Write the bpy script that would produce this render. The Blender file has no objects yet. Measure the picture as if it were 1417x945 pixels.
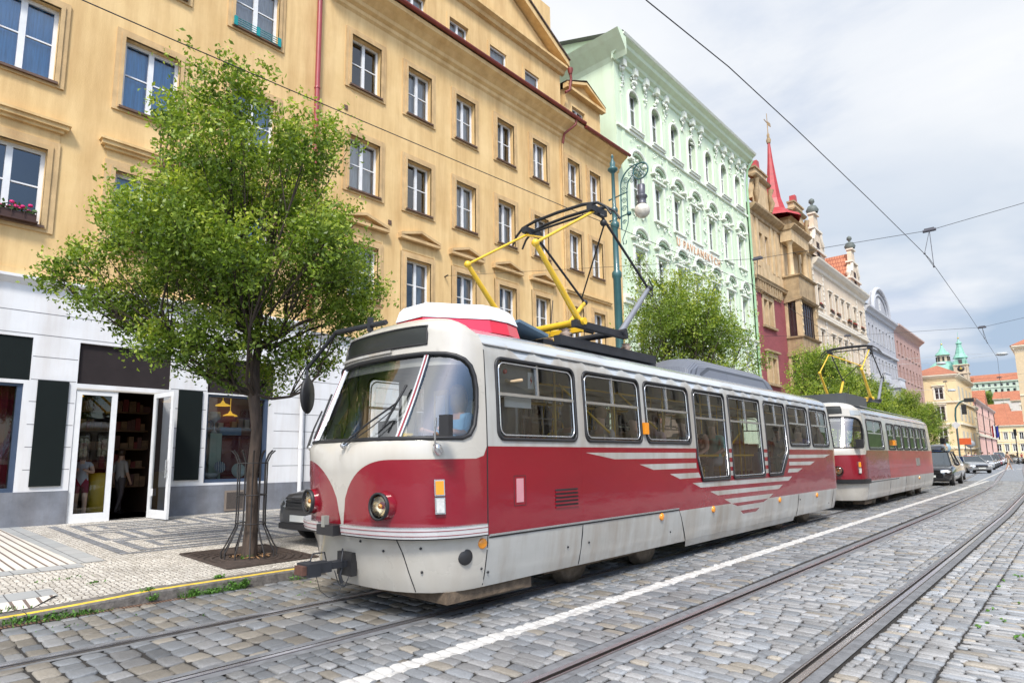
import bpy, bmesh, math, random
import numpy as np
from mathutils import Vector, Matrix, geometry
R = math.radians
rnd = random.Random(7)
scene = bpy.context.scene
COL = scene.collection

# ------------------------------------------------------------------ camera
def setup_camera():
    f, cx, cy, H = 850.0, 687.0, 515.0, 1.64
    def ray(px, py): return np.array([px - cx, py - cy, f], float)
    y = ray(1490, 626); y /= np.linalg.norm(y)
    z = ray(620, -5500); z -= z.dot(y) * y; z /= np.linalg.norm(z)
    x = np.cross(y, z)
    M = np.stack([x, y, z])                      # world = M @ camera ray (x right, y down, z ahead)
    cd = bpy.data.cameras.new('camera'); co = bpy.data.objects.new('camera', cd); COL.objects.link(co)
    m = Matrix.Identity(4)
    for i in range(3):
        m[i][0] = M[i, 0]; m[i][1] = -M[i, 1]; m[i][2] = -M[i, 2]
    m[2][3] = H
    co.matrix_world = m
    cd.sensor_fit = 'HORIZONTAL'; cd.sensor_width = 36; cd.lens = f / 1417 * 36
    cd.shift_x = (708.5 - cx) / 1417; cd.shift_y = (cy - 472.5) / 1417
    cd.clip_start = 0.05; cd.clip_end = 3000
    scene.camera = co
setup_camera()

# ------------------------------------------------------------------ materials
def newmat(name):
    m = bpy.data.materials.new(name); m.use_nodes = True
    nt = m.node_tree; b = nt.nodes['Principled BSDF']
    return m, nt, b
def N(nt, typ, **kw):
    n = nt.nodes.new(typ)
    for k, v in kw.items():
        if k in n.inputs: n.inputs[k].default_value = v
        else: setattr(n, k, v)
    return n
def rgb(c): return (c[0], c[1], c[2], 1)
def hexc(h):
    v = [int(h[i:i+2], 16) / 255 for i in (0, 2, 4)]
    return tuple(((a + .055) / 1.055) ** 2.4 if a > .04 else a / 12.92 for a in v)
def mat(name, c, rough=.6, metal=0, var=.12, scale=3.0, bump=0.0, bscale=40, stain=0.0, spec=.5, coat=0, c2=None, coords='Object', sc3=(1, 1, 1), emit=0):
    m, nt, b = newmat(name); L = nt.links.new
    b.inputs['Roughness'].default_value = rough; b.inputs['Metallic'].default_value = metal
    b.inputs['Specular IOR Level'].default_value = spec
    if coat: b.inputs['Coat Weight'].default_value = coat; b.inputs['Coat Roughness'].default_value = .04
    tc = N(nt, 'ShaderNodeTexCoord'); mp = N(nt, 'ShaderNodeMapping'); mp.inputs['Scale'].default_value = sc3
    L(tc.outputs[coords], mp.inputs[0])
    n1 = N(nt, 'ShaderNodeTexNoise', Scale=scale, Detail=6.0, Roughness=.6); L(mp.outputs[0], n1.inputs['Vector'])
    rp = N(nt, 'ShaderNodeValToRGB'); rp.color_ramp.elements[0].position = .32; rp.color_ramp.elements[1].position = .68
    k = 1 - var; d = c2 if c2 else (c[0] * k, c[1] * k, c[2] * k)
    rp.color_ramp.elements[0].color = rgb(d); rp.color_ramp.elements[1].color = rgb(tuple(min(1, x * (1 + var * .4)) for x in c))
    L(n1.outputs[0], rp.inputs[0]); out = rp.outputs[0]
    if stain:
        mp2 = N(nt, 'ShaderNodeMapping'); mp2.inputs['Scale'].default_value = (1.6, 1.6, .18); L(tc.outputs[coords], mp2.inputs[0])
        n2 = N(nt, 'ShaderNodeTexNoise', Scale=1.3, Detail=8.0, Roughness=.65); L(mp2.outputs[0], n2.inputs['Vector'])
        r2 = N(nt, 'ShaderNodeValToRGB'); r2.color_ramp.elements[0].position = .42; r2.color_ramp.elements[1].position = .75
        r2.color_ramp.elements[0].color = (0, 0, 0, 1); r2.color_ramp.elements[1].color = (stain, stain, stain, 1)
        L(n2.outputs[0], r2.inputs[0])
        mx = N(nt, 'ShaderNodeMixRGB', blend_type='MULTIPLY'); L(r2.outputs[0], mx.inputs[0]); L(out, mx.inputs[1])
        mx.inputs[2].default_value = (.55, .42, .3, 1); out = mx.outputs[0]
    L(out, b.inputs['Base Color'])
    # roughness variation
    mr = N(nt, 'ShaderNodeMapRange'); mr.inputs[3].default_value = max(0.02, rough * .85); mr.inputs[4].default_value = min(1, rough * 1.15)
    L(n1.outputs[0], mr.inputs[0]); L(mr.outputs[0], b.inputs['Roughness'])
    if bump:
        n3 = N(nt, 'ShaderNodeTexNoise', Scale=bscale, Detail=5.0); L(mp.outputs[0], n3.inputs['Vector'])
        bp = N(nt, 'ShaderNodeBump', Strength=bump, Distance=.02); L(n3.outputs[0], bp.inputs['Height']); L(bp.outputs[0], b.inputs['Normal'])
        if coat: L(bp.outputs[0], b.inputs['Coat Normal'])
    if emit:
        L(out, b.inputs['Emission Color']); b.inputs['Emission Strength'].default_value = emit
    return m
def glass(name, tint=(1, 1, 1), ior=1.5, base=.06, rough=.01, wob=0):
    m = bpy.data.materials.new(name); m.use_nodes = True; nt = m.node_tree; nt.nodes.clear(); L = nt.links.new
    o = N(nt, 'ShaderNodeOutputMaterial'); mx = N(nt, 'ShaderNodeMixShader')
    t = N(nt, 'ShaderNodeBsdfTransparent'); t.inputs[0].default_value = rgb(tint)
    g = N(nt, 'ShaderNodeBsdfGlossy'); g.inputs['Roughness'].default_value = rough
    fr = N(nt, 'ShaderNodeFresnel', IOR=ior); ad = N(nt, 'ShaderNodeMath', operation='ADD'); ad.use_clamp = True
    ad.inputs[1].default_value = base; L(fr.outputs[0], ad.inputs[0]); L(ad.outputs[0], mx.inputs[0])
    L(t.outputs[0], mx.inputs[1]); L(g.outputs[0], mx.inputs[2]); L(mx.outputs[0], o.inputs[0])
    if wob:
        tc = N(nt, 'ShaderNodeTexCoord'); n = N(nt, 'ShaderNodeTexNoise', Scale=1.2, Detail=1.0); L(tc.outputs['Object'], n.inputs['Vector'])
        bp = N(nt, 'ShaderNodeBump', Strength=wob, Distance=.02); L(n.outputs[0], bp.inputs['Height']); L(bp.outputs[0], g.inputs['Normal'])
    return m
def brickmat(name, c1, c2, mortar, scale, bw, rh, rough=.7, msize=.02, bump=.4, coords='Object', axes=None, var=.25, off=.5):
    """axes: rotation euler for mapping so that texture XY lies in the surface"""
    m, nt, b = newmat(name); L = nt.links.new
    tc = N(nt, 'ShaderNodeTexCoord'); mp = N(nt, 'ShaderNodeMapping')
    if axes: mp.inputs['Rotation'].default_value = axes
    L(tc.outputs[coords], mp.inputs[0])
    br = N(nt, 'ShaderNodeTexBrick', Scale=scale); br.inputs['Brick Width'].default_value = bw; br.inputs['Row Height'].default_value = rh
    br.inputs['Mortar Size'].default_value = msize; br.inputs['Mortar Smooth'].default_value = .3; br.offset = off
    br.inputs['Color1'].default_value = rgb(c1); br.inputs['Color2'].default_value = rgb(c2); br.inputs['Mortar'].default_value = rgb(mortar)
    L(mp.outputs[0], br.inputs['Vector'])
    n1 = N(nt, 'ShaderNodeTexNoise', Scale=scale * .6, Detail=6.0); L(mp.outputs[0], n1.inputs['Vector'])
    mx = N(nt, 'ShaderNodeMixRGB', blend_type='MULTIPLY'); mx.inputs[0].default_value = var
    mg = N(nt, 'ShaderNodeMapRange'); mg.inputs[3].default_value = .0; mg.inputs[4].default_value = 1.9; L(n1.outputs[0], mg.inputs[0]); L(br.outputs[0], mx.inputs[1]); L(mg.outputs[0], mx.inputs[2]); L(mx.outputs[0], b.inputs['Base Color'])
    b.inputs['Roughness'].default_value = rough
    bp = N(nt, 'ShaderNodeBump', Strength=bump, Distance=.01); bp.invert = True; L(br.outputs[1], bp.inputs['Height']); L(bp.outputs[0], b.inputs['Normal'])
    return m

# ------------------------------------------------------------------ mesh builder
class MB:
    def __init__(s): s.v = []; s.f = []; s.m = []; s.sm = []
    def add(s, vs, fs, mi=0, smooth=False):
        o = len(s.v); s.v += [tuple(p) for p in vs]
        for f in fs: s.f.append(tuple(i + o for i in f)); s.m.append(mi); s.sm.append(smooth)
    def box(s, x0, x1, y0, y1, z0, z1, mi=0, T=None):
        vs = [(x, y, z) for z in (z0, z1) for y in (y0, y1) for x in (x0, x1)]
        if T: vs = [T(p) for p in vs]
        s.add(vs, [(0, 2, 3, 1), (4, 5, 7, 6), (0, 1, 5, 4), (2, 6, 7, 3), (0, 4, 6, 2), (1, 3, 7, 5)], mi)
    def quad(s, a, b, c, d, mi=0): s.add([a, b, c, d], [(0, 1, 2, 3)], mi)
    def prism(s, poly, d, mi=0):
        """poly: list of 3D pts; extruded by vector d"""
        n = len(poly); vs = [tuple(p) for p in poly] + [(p[0] + d[0], p[1] + d[1], p[2] + d[2]) for p in poly]
        fs = [tuple(range(n - 1, -1, -1)), tuple(range(n, 2 * n))] + [(i, (i + 1) % n, n + (i + 1) % n, n + i) for i in range(n)]
        s.add(vs, fs, mi)
    def tube(s, pts, r, n=8, mi=0, caps=True, closed=False):
        pts = [Vector(p) for p in pts]; k = len(pts); rr = r if isinstance(r, (list, tuple)) else [r] * k
        rings = []; up = None
        for i, p in enumerate(pts):
            if closed: d = pts[(i + 1) % k] - pts[i - 1]
            else: d = pts[min(i + 1, k - 1)] - pts[max(i - 1, 0)]
            if d.length < 1e-9: d = Vector((0, 0, 1))
            d.normalize()
            if up is None:
                up = Vector((0, 0, 1)) if abs(d.z) < .9 else Vector((1, 0, 0))
            a = up - d * up.dot(d)
            if a.length < 1e-4: a = d.orthogonal()
            a.normalize(); up = a; b = d.cross(a)
            rings.append([p + (a * math.cos(t) + b * math.sin(t)) * rr[i] for t in [2 * math.pi * j / n for j in range(n)]])
        vs = [q for rg in rings for q in rg]; fs = []
        last = k if closed else k - 1
        for i in range(last):
            for j in range(n):
                A = i * n + j; B = i * n + (j + 1) % n; C = ((i + 1) % k) * n + (j + 1) % n; D = ((i + 1) % k) * n + j
                fs.append((A, B, C, D))
        s.add(vs, fs, mi, True)
        if caps and not closed:
            s.add(rings[0], [tuple(range(n - 1, -1, -1))], mi); s.add(rings[-1], [tuple(range(n))], mi)
    def lathe(s, prof, c=(0, 0, 0), axis=(0, 0, 1), n=16, mi=0, smooth=True):
        """prof: (r,h) list along axis from c"""
        ax = Vector(axis).normalized(); a = ax.orthogonal().normalized(); b = ax.cross(a); c = Vector(c); vs = []
        for r, h in prof:
            for j in range(n):
                t = 2 * math.pi * j / n; vs.append(c + ax * h + (a * math.cos(t) + b * math.sin(t)) * max(r, 1e-4))
        fs = [(i * n + j, i * n + (j + 1) % n, (i + 1) * n + (j + 1) % n, (i + 1) * n + j) for i in range(len(prof) - 1) for j in range(n)]
        s.add(vs, fs, mi, smooth)
    def sphere(s, c, r, n=10, mi=0, sc=(1, 1, 1)):
        k = n // 2 + 1
        prof = [(math.sin(math.pi * i / k), -math.cos(math.pi * i / k)) for i in range(k + 1)]
        vs = []
        for (a, h) in prof:
            for j in range(n):
                t = 2 * math.pi * j / n; vs.append((c[0] + a * math.cos(t) * r * sc[0], c[1] + a * math.sin(t) * r * sc[1], c[2] + h * r * sc[2]))
        fs = [(i * n + j, i * n + (j + 1) % n, (i + 1) * n + (j + 1) % n, (i + 1) * n + j) for i in range(k) for j in range(n)]
        s.add(vs, fs, mi, True)
    def grid(s, fn, nu, nv, mi=0, smooth=True):
        vs = [fn(i / nu, j / nv) for j in range(nv + 1) for i in range(nu + 1)]
        fs = [(j * (nu + 1) + i, j * (nu + 1) + i + 1, (j + 1) * (nu + 1) + i + 1, (j + 1) * (nu + 1) + i) for j in range(nv) for i in range(nu)]
        s.add(vs, fs, mi, smooth)
    def mesh(s, name, mats, off=(0, 0, 0)):
        me = bpy.data.meshes.new(name)
        if off != (0, 0, 0): vs = [(v[0] - off[0], v[1] - off[1], v[2] - off[2]) for v in s.v]
        else: vs = s.v
        me.from_pydata(vs, [], s.f)
        for m in (mats if isinstance(mats, (list, tuple)) else [mats]): me.materials.append(m)
        me.polygons.foreach_set('material_index', s.m); me.polygons.foreach_set('use_smooth', s.sm)
        me.update(); return me
def link(name, me, parent=None, loc=(0, 0, 0), rz=0):
    o = bpy.data.objects.new(name, me); COL.objects.link(o)
    if parent: o.parent = parent
    o.location = loc; o.rotation_euler = (0, 0, rz)
    return o
def tag(o, label=None, cat=None, group=None, kind=None):
    if label: o['label'] = label
    if cat: o['category'] = cat
    if group: o['group'] = group
    if kind: o['kind'] = kind
    return o
def thing(name, label, cat, loc=(0, 0, 0), rz=0, group=None):
    o = bpy.data.objects.new(name, None); COL.objects.link(o); o.location = loc; o.rotation_euler = (0, 0, rz); o.empty_display_size = .2
    return tag(o, label, cat, group)
def part(name, mb, mats, parent, off=(0, 0, 0), label=None):
    o = link(name, mb.mesh(name, mats, off), parent)
    if label: o['label'] = label
    return o
def solo(name, mb, mats, label, cat, loc=(0, 0, 0), group=None, rz=0):
    o = link(name, mb.mesh(name, mats), None, loc, rz); return tag(o, label, cat, group)
def structure(name, mb, mats):
    o = link(name, mb.mesh(name, mats)); o['kind'] = 'structure'; return o
def copy_tree(o, parent=None):
    c = o.copy(); COL.objects.link(c); c.parent = parent
    for ch in list(o.children): copy_tree(ch, c)
    return c
def pl(pts):
    """piecewise-linear function"""
    xs = [p[0] for p in pts]; ys = [p[1] for p in pts]
    return lambda x: float(np.interp(x, xs, ys))
# ------------------------------------------------------------------ world, sun
SUN_EL, SUN_AZ = 50, 138      # azimuth of the sun, degrees clockwise from +Y (east of the street, behind the camera)
def setup_world():
    w = bpy.data.worlds.new('World'); scene.world = w; w.use_nodes = True; nt = w.node_tree; nt.nodes.clear(); L = nt.links.new
    out = N(nt, 'ShaderNodeOutputWorld'); bg = N(nt, 'ShaderNodeBackground'); bg.inputs[1].default_value = .115
    sky = N(nt, 'ShaderNodeTexSky'); sky.sky_type = 'NISHITA'; sky.sun_disc = False
    sky.sun_elevation = R(SUN_EL); sky.sun_rotation = R(SUN_AZ); sky.altitude = 200; sky.air_density = 1.0; sky.dust_density = .8; sky.ozone_density = 1.2
    tc = N(nt, 'ShaderNodeTexCoord')
    # cloud deck: direction projected on a plane overhead
    sp = N(nt, 'ShaderNodeSeparateXYZ'); L(tc.outputs['Generated'], sp.inputs[0])
    mz = N(nt, 'ShaderNodeMath', operation='MAXIMUM'); mz.inputs[1].default_value = 0.0; L(sp.outputs[2], mz.inputs[0])
    az = N(nt, 'ShaderNodeMath', operation='ADD'); az.inputs[1].default_value = .16; L(mz.outputs[0], az.inputs[0])
    dx = N(nt, 'ShaderNodeMath', operation='DIVIDE'); L(sp.outputs[0], dx.inputs[0]); L(az.outputs[0], dx.inputs[1])
    dy = N(nt, 'ShaderNodeMath', operation='DIVIDE'); L(sp.outputs[1], dy.inputs[0]); L(az.outputs[0], dy.inputs[1])
    cb = N(nt, 'ShaderNodeCombineXYZ'); L(dx.outputs[0], cb.inputs[0]); L(dy.outputs[0], cb.inputs[1])
    def noise(scale, detail, rough, off):
        mp = N(nt, 'ShaderNodeMapping'); mp.inputs['Location'].default_value = off; L(cb.outputs[0], mp.inputs[0])
        n = N(nt, 'ShaderNodeTexNoise', Scale=scale, Detail=detail, Roughness=rough, Distortion=.3); L(mp.outputs[0], n.inputs['Vector']); return n
    n1 = noise(.55, 8.0, .55, (3.1, 1.7, 0)); n2 = noise(1.3, 9.0, .55, (7.3, 2.2, 0))
    # cover: solid over most of the sky, open towards +X (across the street)
    r1 = N(nt, 'ShaderNodeMapRange'); r1.inputs[1].default_value = .38; r1.inputs[2].default_value = .58; r1.inputs[3].default_value = 0; r1.inputs[4].default_value = 1
    bx = N(nt, 'ShaderNodeMath', operation='MULTIPLY_ADD'); bx.inputs[1].default_value = -.20; bx.inputs[2].default_value = .08; L(sp.outputs[0], bx.inputs[0])
    ad = N(nt, 'ShaderNodeMath', operation='ADD'); L(n1.outputs[0], ad.inputs[0]); L(bx.outputs[0], ad.inputs[1]); L(ad.outputs[0], r1.inputs[0])
    # cloud brightness
    cr = N(nt, 'ShaderNodeValToRGB'); e = cr.color_ramp.elements
    e[0].position = .34; e[0].color = (4.3, 4.8, 5.7, 1); e[1].position = .66; e[1].color = (6.5, 6.6, 6.75, 1)
    k = cr.color_ramp.elements.new(.46); k.color = (5.7, 5.95, 6.35, 1)
    L(n2.outputs[0], cr.inputs[0])
    # deeper grey-blue bank low over the far end of the street
    low = N(nt, 'ShaderNodeMapRange'); low.inputs[1].default_value = .20; low.inputs[2].default_value = .46; low.inputs[3].default_value = 1; low.inputs[4].default_value = 0; L(sp.outputs[2], low.inputs[0])
    fwd = N(nt, 'ShaderNodeMapRange'); fwd.inputs[1].default_value = .78; fwd.inputs[2].default_value = .95; L(sp.outputs[1], fwd.inputs[0]); fwd.inputs[1].default_value = .72; fwd.inputs[2].default_value = .88
    lf = N(nt, 'ShaderNodeMath', operation='MULTIPLY'); L(low.outputs[0], lf.inputs[0]); L(fwd.outputs[0], lf.inputs[1])
    n3 = noise(.8, 5.0, .5, (0.6, 4.2, 0)); r3 = N(nt, 'ShaderNodeMapRange'); r3.inputs[1].default_value = .36; r3.inputs[2].default_value = .52; L(n3.outputs[0], r3.inputs[0])
    lf2 = N(nt, 'ShaderNodeMath', operation='MULTIPLY'); L(lf.outputs[0], lf2.inputs[0]); L(r3.outputs[0], lf2.inputs[1])
    mb_ = N(nt, 'ShaderNodeMixRGB'); L(lf2.outputs[0], mb_.inputs[0]); L(cr.outputs[0], mb_.inputs[1]); mb_.inputs[2].default_value = (3.0, 3.8, 4.9, 1)
    sk = N(nt, 'ShaderNodeMixRGB', blend_type='MULTIPLY'); sk.inputs[0].default_value = 1; sk.inputs[2].default_value = (1.0, 1.0, 1.0, 1); L(sky.outputs[0], sk.inputs[1])
    mx = N(nt, 'ShaderNodeMixRGB'); L(r1.outputs[0], mx.inputs[0]); L(sk.outputs[0], mx.inputs[1]); L(mb_.outputs[0], mx.inputs[2])
    # clouds are brighter round the sun (behind the camera)
    sv = N(nt, 'ShaderNodeVectorMath', operation='DOT_PRODUCT'); L(tc.outputs['Generated'], sv.inputs[0])
    sv.inputs[1].default_value = (math.sin(R(SUN_AZ)) * math.cos(R(SUN_EL)), math.cos(R(SUN_AZ)) * math.cos(R(SUN_EL)), math.sin(R(SUN_EL)))
    gm = N(nt, 'ShaderNodeMapRange', interpolation_type='SMOOTHSTEP'); gm.inputs[1].default_value = .45; gm.inputs[2].default_value = 1.0; gm.inputs[3].default_value = 1.0; gm.inputs[4].default_value = 2.6; L(sv.outputs['Value'], gm.inputs[0])
    gs = N(nt, 'ShaderNodeMixRGB', blend_type='MULTIPLY'); gs.inputs[0].default_value = 1; L(mx.outputs[0], gs.inputs[1]); L(gm.outputs[0], gs.inputs[2]); mx = gs
    L(mx.outputs[0], bg.inputs[0]); L(bg.outputs[0], out.inputs[0])
    sd = bpy.data.lights.new('sun', 'SUN'); sd.energy = 3.0; sd.angle = R(11); sd.color = (1, .94, .84)
    so = bpy.data.objects.new('sun', sd); COL.objects.link(so)
    d = Vector((math.sin(R(SUN_AZ)) * math.cos(R(SUN_EL)), math.cos(R(SUN_AZ)) * math.cos(R(SUN_EL)), math.sin(R(SUN_EL))))
    so.rotation_euler = d.to_track_quat('Z', 'Y').to_euler(); so.location = (20, -10, 40)
    v = scene.view_settings; v.view_transform = 'Standard'; v.look = 'None'; v.exposure = 0.42; v.gamma = 1; v.use_curve_mapping = False
    c = scene.cycles; c.use_denoising = True; c.max_bounces = 7; c.transparent_max_bounces = 24; c.diffuse_bounces = 3; c.glossy_bounces = 3; c.transmission_bounces = 4
    c.caustics_reflective = False; c.caustics_refractive = False; c.sample_clamp_indirect = 6
scene.render.engine = 'CYCLES'
setup_world()
# ------------------------------------------------------------------ ground
F = -16.94                      # facade line (X); the street runs along +Y
C1 = pl([(-30, -5.91), (45, -5.91), (60, -6.7), (84, -8.3), (140, -10.9), (200, -13.5)])
C2 = pl([(-30, -2.42), (5, -2.41), (10, -2.37), (22, -2.32), (36, -2.47), (44, -2.75), (52, -3.2), (65, -3.9), (84, -4.9), (140, -7.4), (200, -10)])
CL = pl([(-30, -4.13), (34, -4.13), (42, -4.28), (50, -4.5), (68, -5.0), (88, -5.75), (140, -8.6), (200, -11.5)])
KERB = -8.22
def gz(x): return .125 + .175 * min(1, max(0, (-8.5 - x) / 8.44))

M_asph = mat('asphalt', (.10, .10, .105), .85, var=.3, scale=6, bump=.3, bscale=60)
M_joint = mat('joint_dirt', (.028, .025, .022), .95, var=.5, scale=9, bump=.6, bscale=70)
M_rail = mat('rail_steel', (.24, .21, .2), .28, metal=.9, var=.4, scale=5, sc3=(1, .05, 1))
M_railhead = mat('rail_head', (.62, .62, .66), .22, metal=.85, var=.15, scale=4, sc3=(1, .1, 1))
M_groove = mat('rail_groove', (.09, .05, .035), .8, var=.4)
M_railbed = mat('rail_bed', (.17, .175, .185), .7, var=.35, scale=8, bump=.3)

def sett_material():
    m, nt, b = newmat('granite_setts'); L = nt.links.new
    at = N(nt, 'ShaderNodeAttribute', attribute_name='Col'); tc = N(nt, 'ShaderNodeTexCoord')
    n = N(nt, 'ShaderNodeTexNoise', Scale=55.0, Detail=5.0, Roughness=.7); L(tc.outputs['Object'], n.inputs['Vector'])
    mr = N(nt, 'ShaderNodeMapRange'); mr.inputs[3].default_value = .42; mr.inputs[4].default_value = 1.58; L(n.outputs[0], mr.inputs[0])
    mx = N(nt, 'ShaderNodeMixRGB', blend_type='MULTIPLY'); mx.inputs[0].default_value = 1; L(at.outputs[0], mx.inputs[1]); L(mr.outputs[0], mx.inputs[2])
    # larger dirt patches
    n2 = N(nt, 'ShaderNodeTexNoise', Scale=1.1, Detail=5.0); L(tc.outputs['Object'], n2.inputs['Vector'])
    r2 = N(nt, 'ShaderNodeMapRange'); r2.inputs[1].default_value = .35; r2.inputs[2].default_value = .65; r2.inputs[3].default_value = .82; r2.inputs[4].default_value = 1.08; L(n2.outputs[0], r2.inputs[0])
    m2 = N(nt, 'ShaderNodeMixRGB', blend_type='MULTIPLY'); m2.inputs[0].default_value = 1; L(mx.outputs[0], m2.inputs[1]); L(r2.outputs[0], m2.inputs[2])
    # painted white line worn on the stones: |x - line| < half width, with ragged edge (straight part of the street)
    sp = N(nt, 'ShaderNodeSeparateXYZ'); L(tc.outputs['Object'], sp.inputs[0])
    a = N(nt, 'ShaderNodeMath', operation='ADD'); a.inputs[1].default_value = 4.13; L(sp.outputs[0], a.inputs[0])
    ab = N(nt, 'ShaderNodeMath', operation='ABSOLUTE'); L(a.outputs[0], ab.inputs[0])
    n4 = N(nt, 'ShaderNodeTexNoise', Scale=9.0, Detail=4.0); L(tc.outputs['Object'], n4.inputs['Vector'])
    w = N(nt, 'ShaderNodeMath', operation='MULTIPLY_ADD'); w.inputs[1].default_value = .10; w.inputs[2].default_value = .04; L(n4.outputs[0], w.inputs[0])
    lt = N(nt, 'ShaderNodeMath', operation='SUBTRACT'); L(w.outputs[0], lt.inputs[0]); L(ab.outputs[0], lt.inputs[1])
    mr4 = N(nt, 'ShaderNodeMapRange'); mr4.inputs[1].default_value = -.004; mr4.inputs[2].default_value = .006; L(lt.outputs[0], mr4.inputs[0])
    n5 = N(nt, 'ShaderNodeTexNoise', Scale=28.0, Detail=6.0); L(tc.outputs['Object'], n5.inputs['Vector'])
    r5 = N(nt, 'ShaderNodeMapRange'); r5.inputs[1].default_value = .26; r5.inputs[2].default_value = .40; L(n5.outputs[0], r5.inputs[0])
    mm = N(nt, 'ShaderNodeMath', operation='MULTIPLY'); L(mr4.outputs[0], mm.inputs[0]); L(r5.outputs[0], mm.inputs[1])
    m3 = N(nt, 'ShaderNodeMixRGB'); L(mm.outputs[0], m3.inputs[0]); L(m2.outputs[0], m3.inputs[1]); m3.inputs[2].default_value = (.54, .53, .505, 1)
    L(m3.outputs[0], b.inputs['Base Color']); b.inputs['Roughness'].default_value = .5; b.inputs['Specular IOR Level'].default_value = .55
    rr = N(nt, 'ShaderNodeMapRange'); rr.inputs[3].default_value = .36; rr.inputs[4].default_value = .7; L(n.outputs[0], rr.inputs[0]); L(rr.outputs[0], b.inputs['Roughness'])
    bp = N(nt, 'ShaderNodeBump', Strength=.6, Distance=.008); L(n.outputs[0], bp.inputs['Height']); L(bp.outputs[0], b.inputs['Normal'])
    return m
M_sett = sett_material()

def build_setts():
    rng = np.random.default_rng(3); V = []; Fc = []; Cc = []; cnt = 0
    ang = np.array([(-1, -.72), (-.72, -1), (.72, -1), (1, -.72), (1, .72), (.72, 1), (-.72, 1), (-1, .72)])
    def stone(cx, cy, hx, hy, col, z=0, far=False):
        nonlocal cnt
        j = rng.normal(0, 1, (8, 2)) * np.array([hx, hy]) * .085
        P = ang * np.array([hx, hy]) + j
        # keep chamfer round near the corner
        tilt = rng.normal(0, .012, 2); zc = z + rng.normal(0, .0035)
        def ring(s, dz): 
            q = P * s; return np.column_stack([cx + q[:, 0], cy + q[:, 1], zc + dz + q[:, 0] * tilt[0] + q[:, 1] * tilt[1]])
        if far:
            rs = [ring(1.0, -.014), ring(.9, 0)]
        else:
            rs = [ring(1.0, -.03), ring(.985, -.008), ring(.925, -.0015)]
            rs.append(ring(.5, .0015))
        V.append(np.vstack(rs)); k = len(rs)
        for a in range(k - 1):
            for i in range(8):
                Fc.append((cnt + a * 8 + i, cnt + a * 8 + (i + 1) % 8, cnt + (a + 1) * 8 + (i + 1) % 8, cnt + (a + 1) * 8 + i))
        Fc.append(tuple(cnt + (k - 1) * 8 + i for i in range(8)))
        cnt += 8 * k; Cc.append((col, 8 * k))
    def colour(warm=.15):
        b = rng.uniform(.18, .32); t = rng.random()
        if t < warm: return np.array([b * 1.05, b * .95, b * .80])
        if t < .6: return np.array([b * 1.0, b * 1.0, b * 1.0])
        return np.array([b * .93, b * .98, b * 1.04]) * .86
    def zone(xa, xb, ya, yb, L, P, gap=.010, cf=None, warm=.12, jit=.2, slope=0.0, bright=1.0):
        """rows run along X; stones are L long in X and P deep in Y"""
        y = ya
        while y < yb:
            p = P * rng.uniform(.85, 1.18); far = y > 17
            if y > 45: p *= 1.0
            sx = xa - rng.uniform(0, .6) * L; 
            while sx < xb:
                l = L * rng.uniform(1 - jit, 1 + jit * 1.2); a = max(sx, xa); b_ = min(sx + l, xb)
                if xb - b_ < L * .3: b_ = xb; l = b_ - sx
                if b_ - a > L * .3:
                    yy = y + p / 2; off = cf(yy) if cf else 0
                    cx = (a + b_) / 2 + off
                    sl = slope * ((a + b_) / 2 - xa)
                    # skip stones hidden under the far band
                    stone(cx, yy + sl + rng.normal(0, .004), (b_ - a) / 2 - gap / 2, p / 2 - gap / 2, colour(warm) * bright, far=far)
                sx += l
            y += p
    c2 = lambda y: C2(y) + 2.42
    Y0 = .6
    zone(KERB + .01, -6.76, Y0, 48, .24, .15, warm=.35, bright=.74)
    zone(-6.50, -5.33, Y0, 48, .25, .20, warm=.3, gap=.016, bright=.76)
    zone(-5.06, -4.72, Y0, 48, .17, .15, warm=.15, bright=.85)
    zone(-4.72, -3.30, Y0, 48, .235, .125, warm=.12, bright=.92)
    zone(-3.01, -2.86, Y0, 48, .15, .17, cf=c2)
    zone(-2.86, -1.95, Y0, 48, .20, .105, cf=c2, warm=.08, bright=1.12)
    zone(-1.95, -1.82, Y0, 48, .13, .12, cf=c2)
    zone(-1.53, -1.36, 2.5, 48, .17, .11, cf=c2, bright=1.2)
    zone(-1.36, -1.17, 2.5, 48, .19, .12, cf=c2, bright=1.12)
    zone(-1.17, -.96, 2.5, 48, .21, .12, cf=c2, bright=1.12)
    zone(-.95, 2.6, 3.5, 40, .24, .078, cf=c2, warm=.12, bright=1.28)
    V = np.vstack(V)
    me = bpy.data.meshes.new('cobbled_road'); me.from_pydata(V.tolist(), [], Fc)
    ca = me.color_attributes.new('Col', 'FLOAT_COLOR', 'POINT')
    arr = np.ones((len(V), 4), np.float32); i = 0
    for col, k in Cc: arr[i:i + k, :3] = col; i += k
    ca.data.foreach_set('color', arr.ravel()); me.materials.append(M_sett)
    me.polygons.foreach_set('use_smooth', [True] * len(me.polygons)); me.update()
    o = link('cobbled_road', me); o['kind'] = 'structure'
build_setts()

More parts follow.
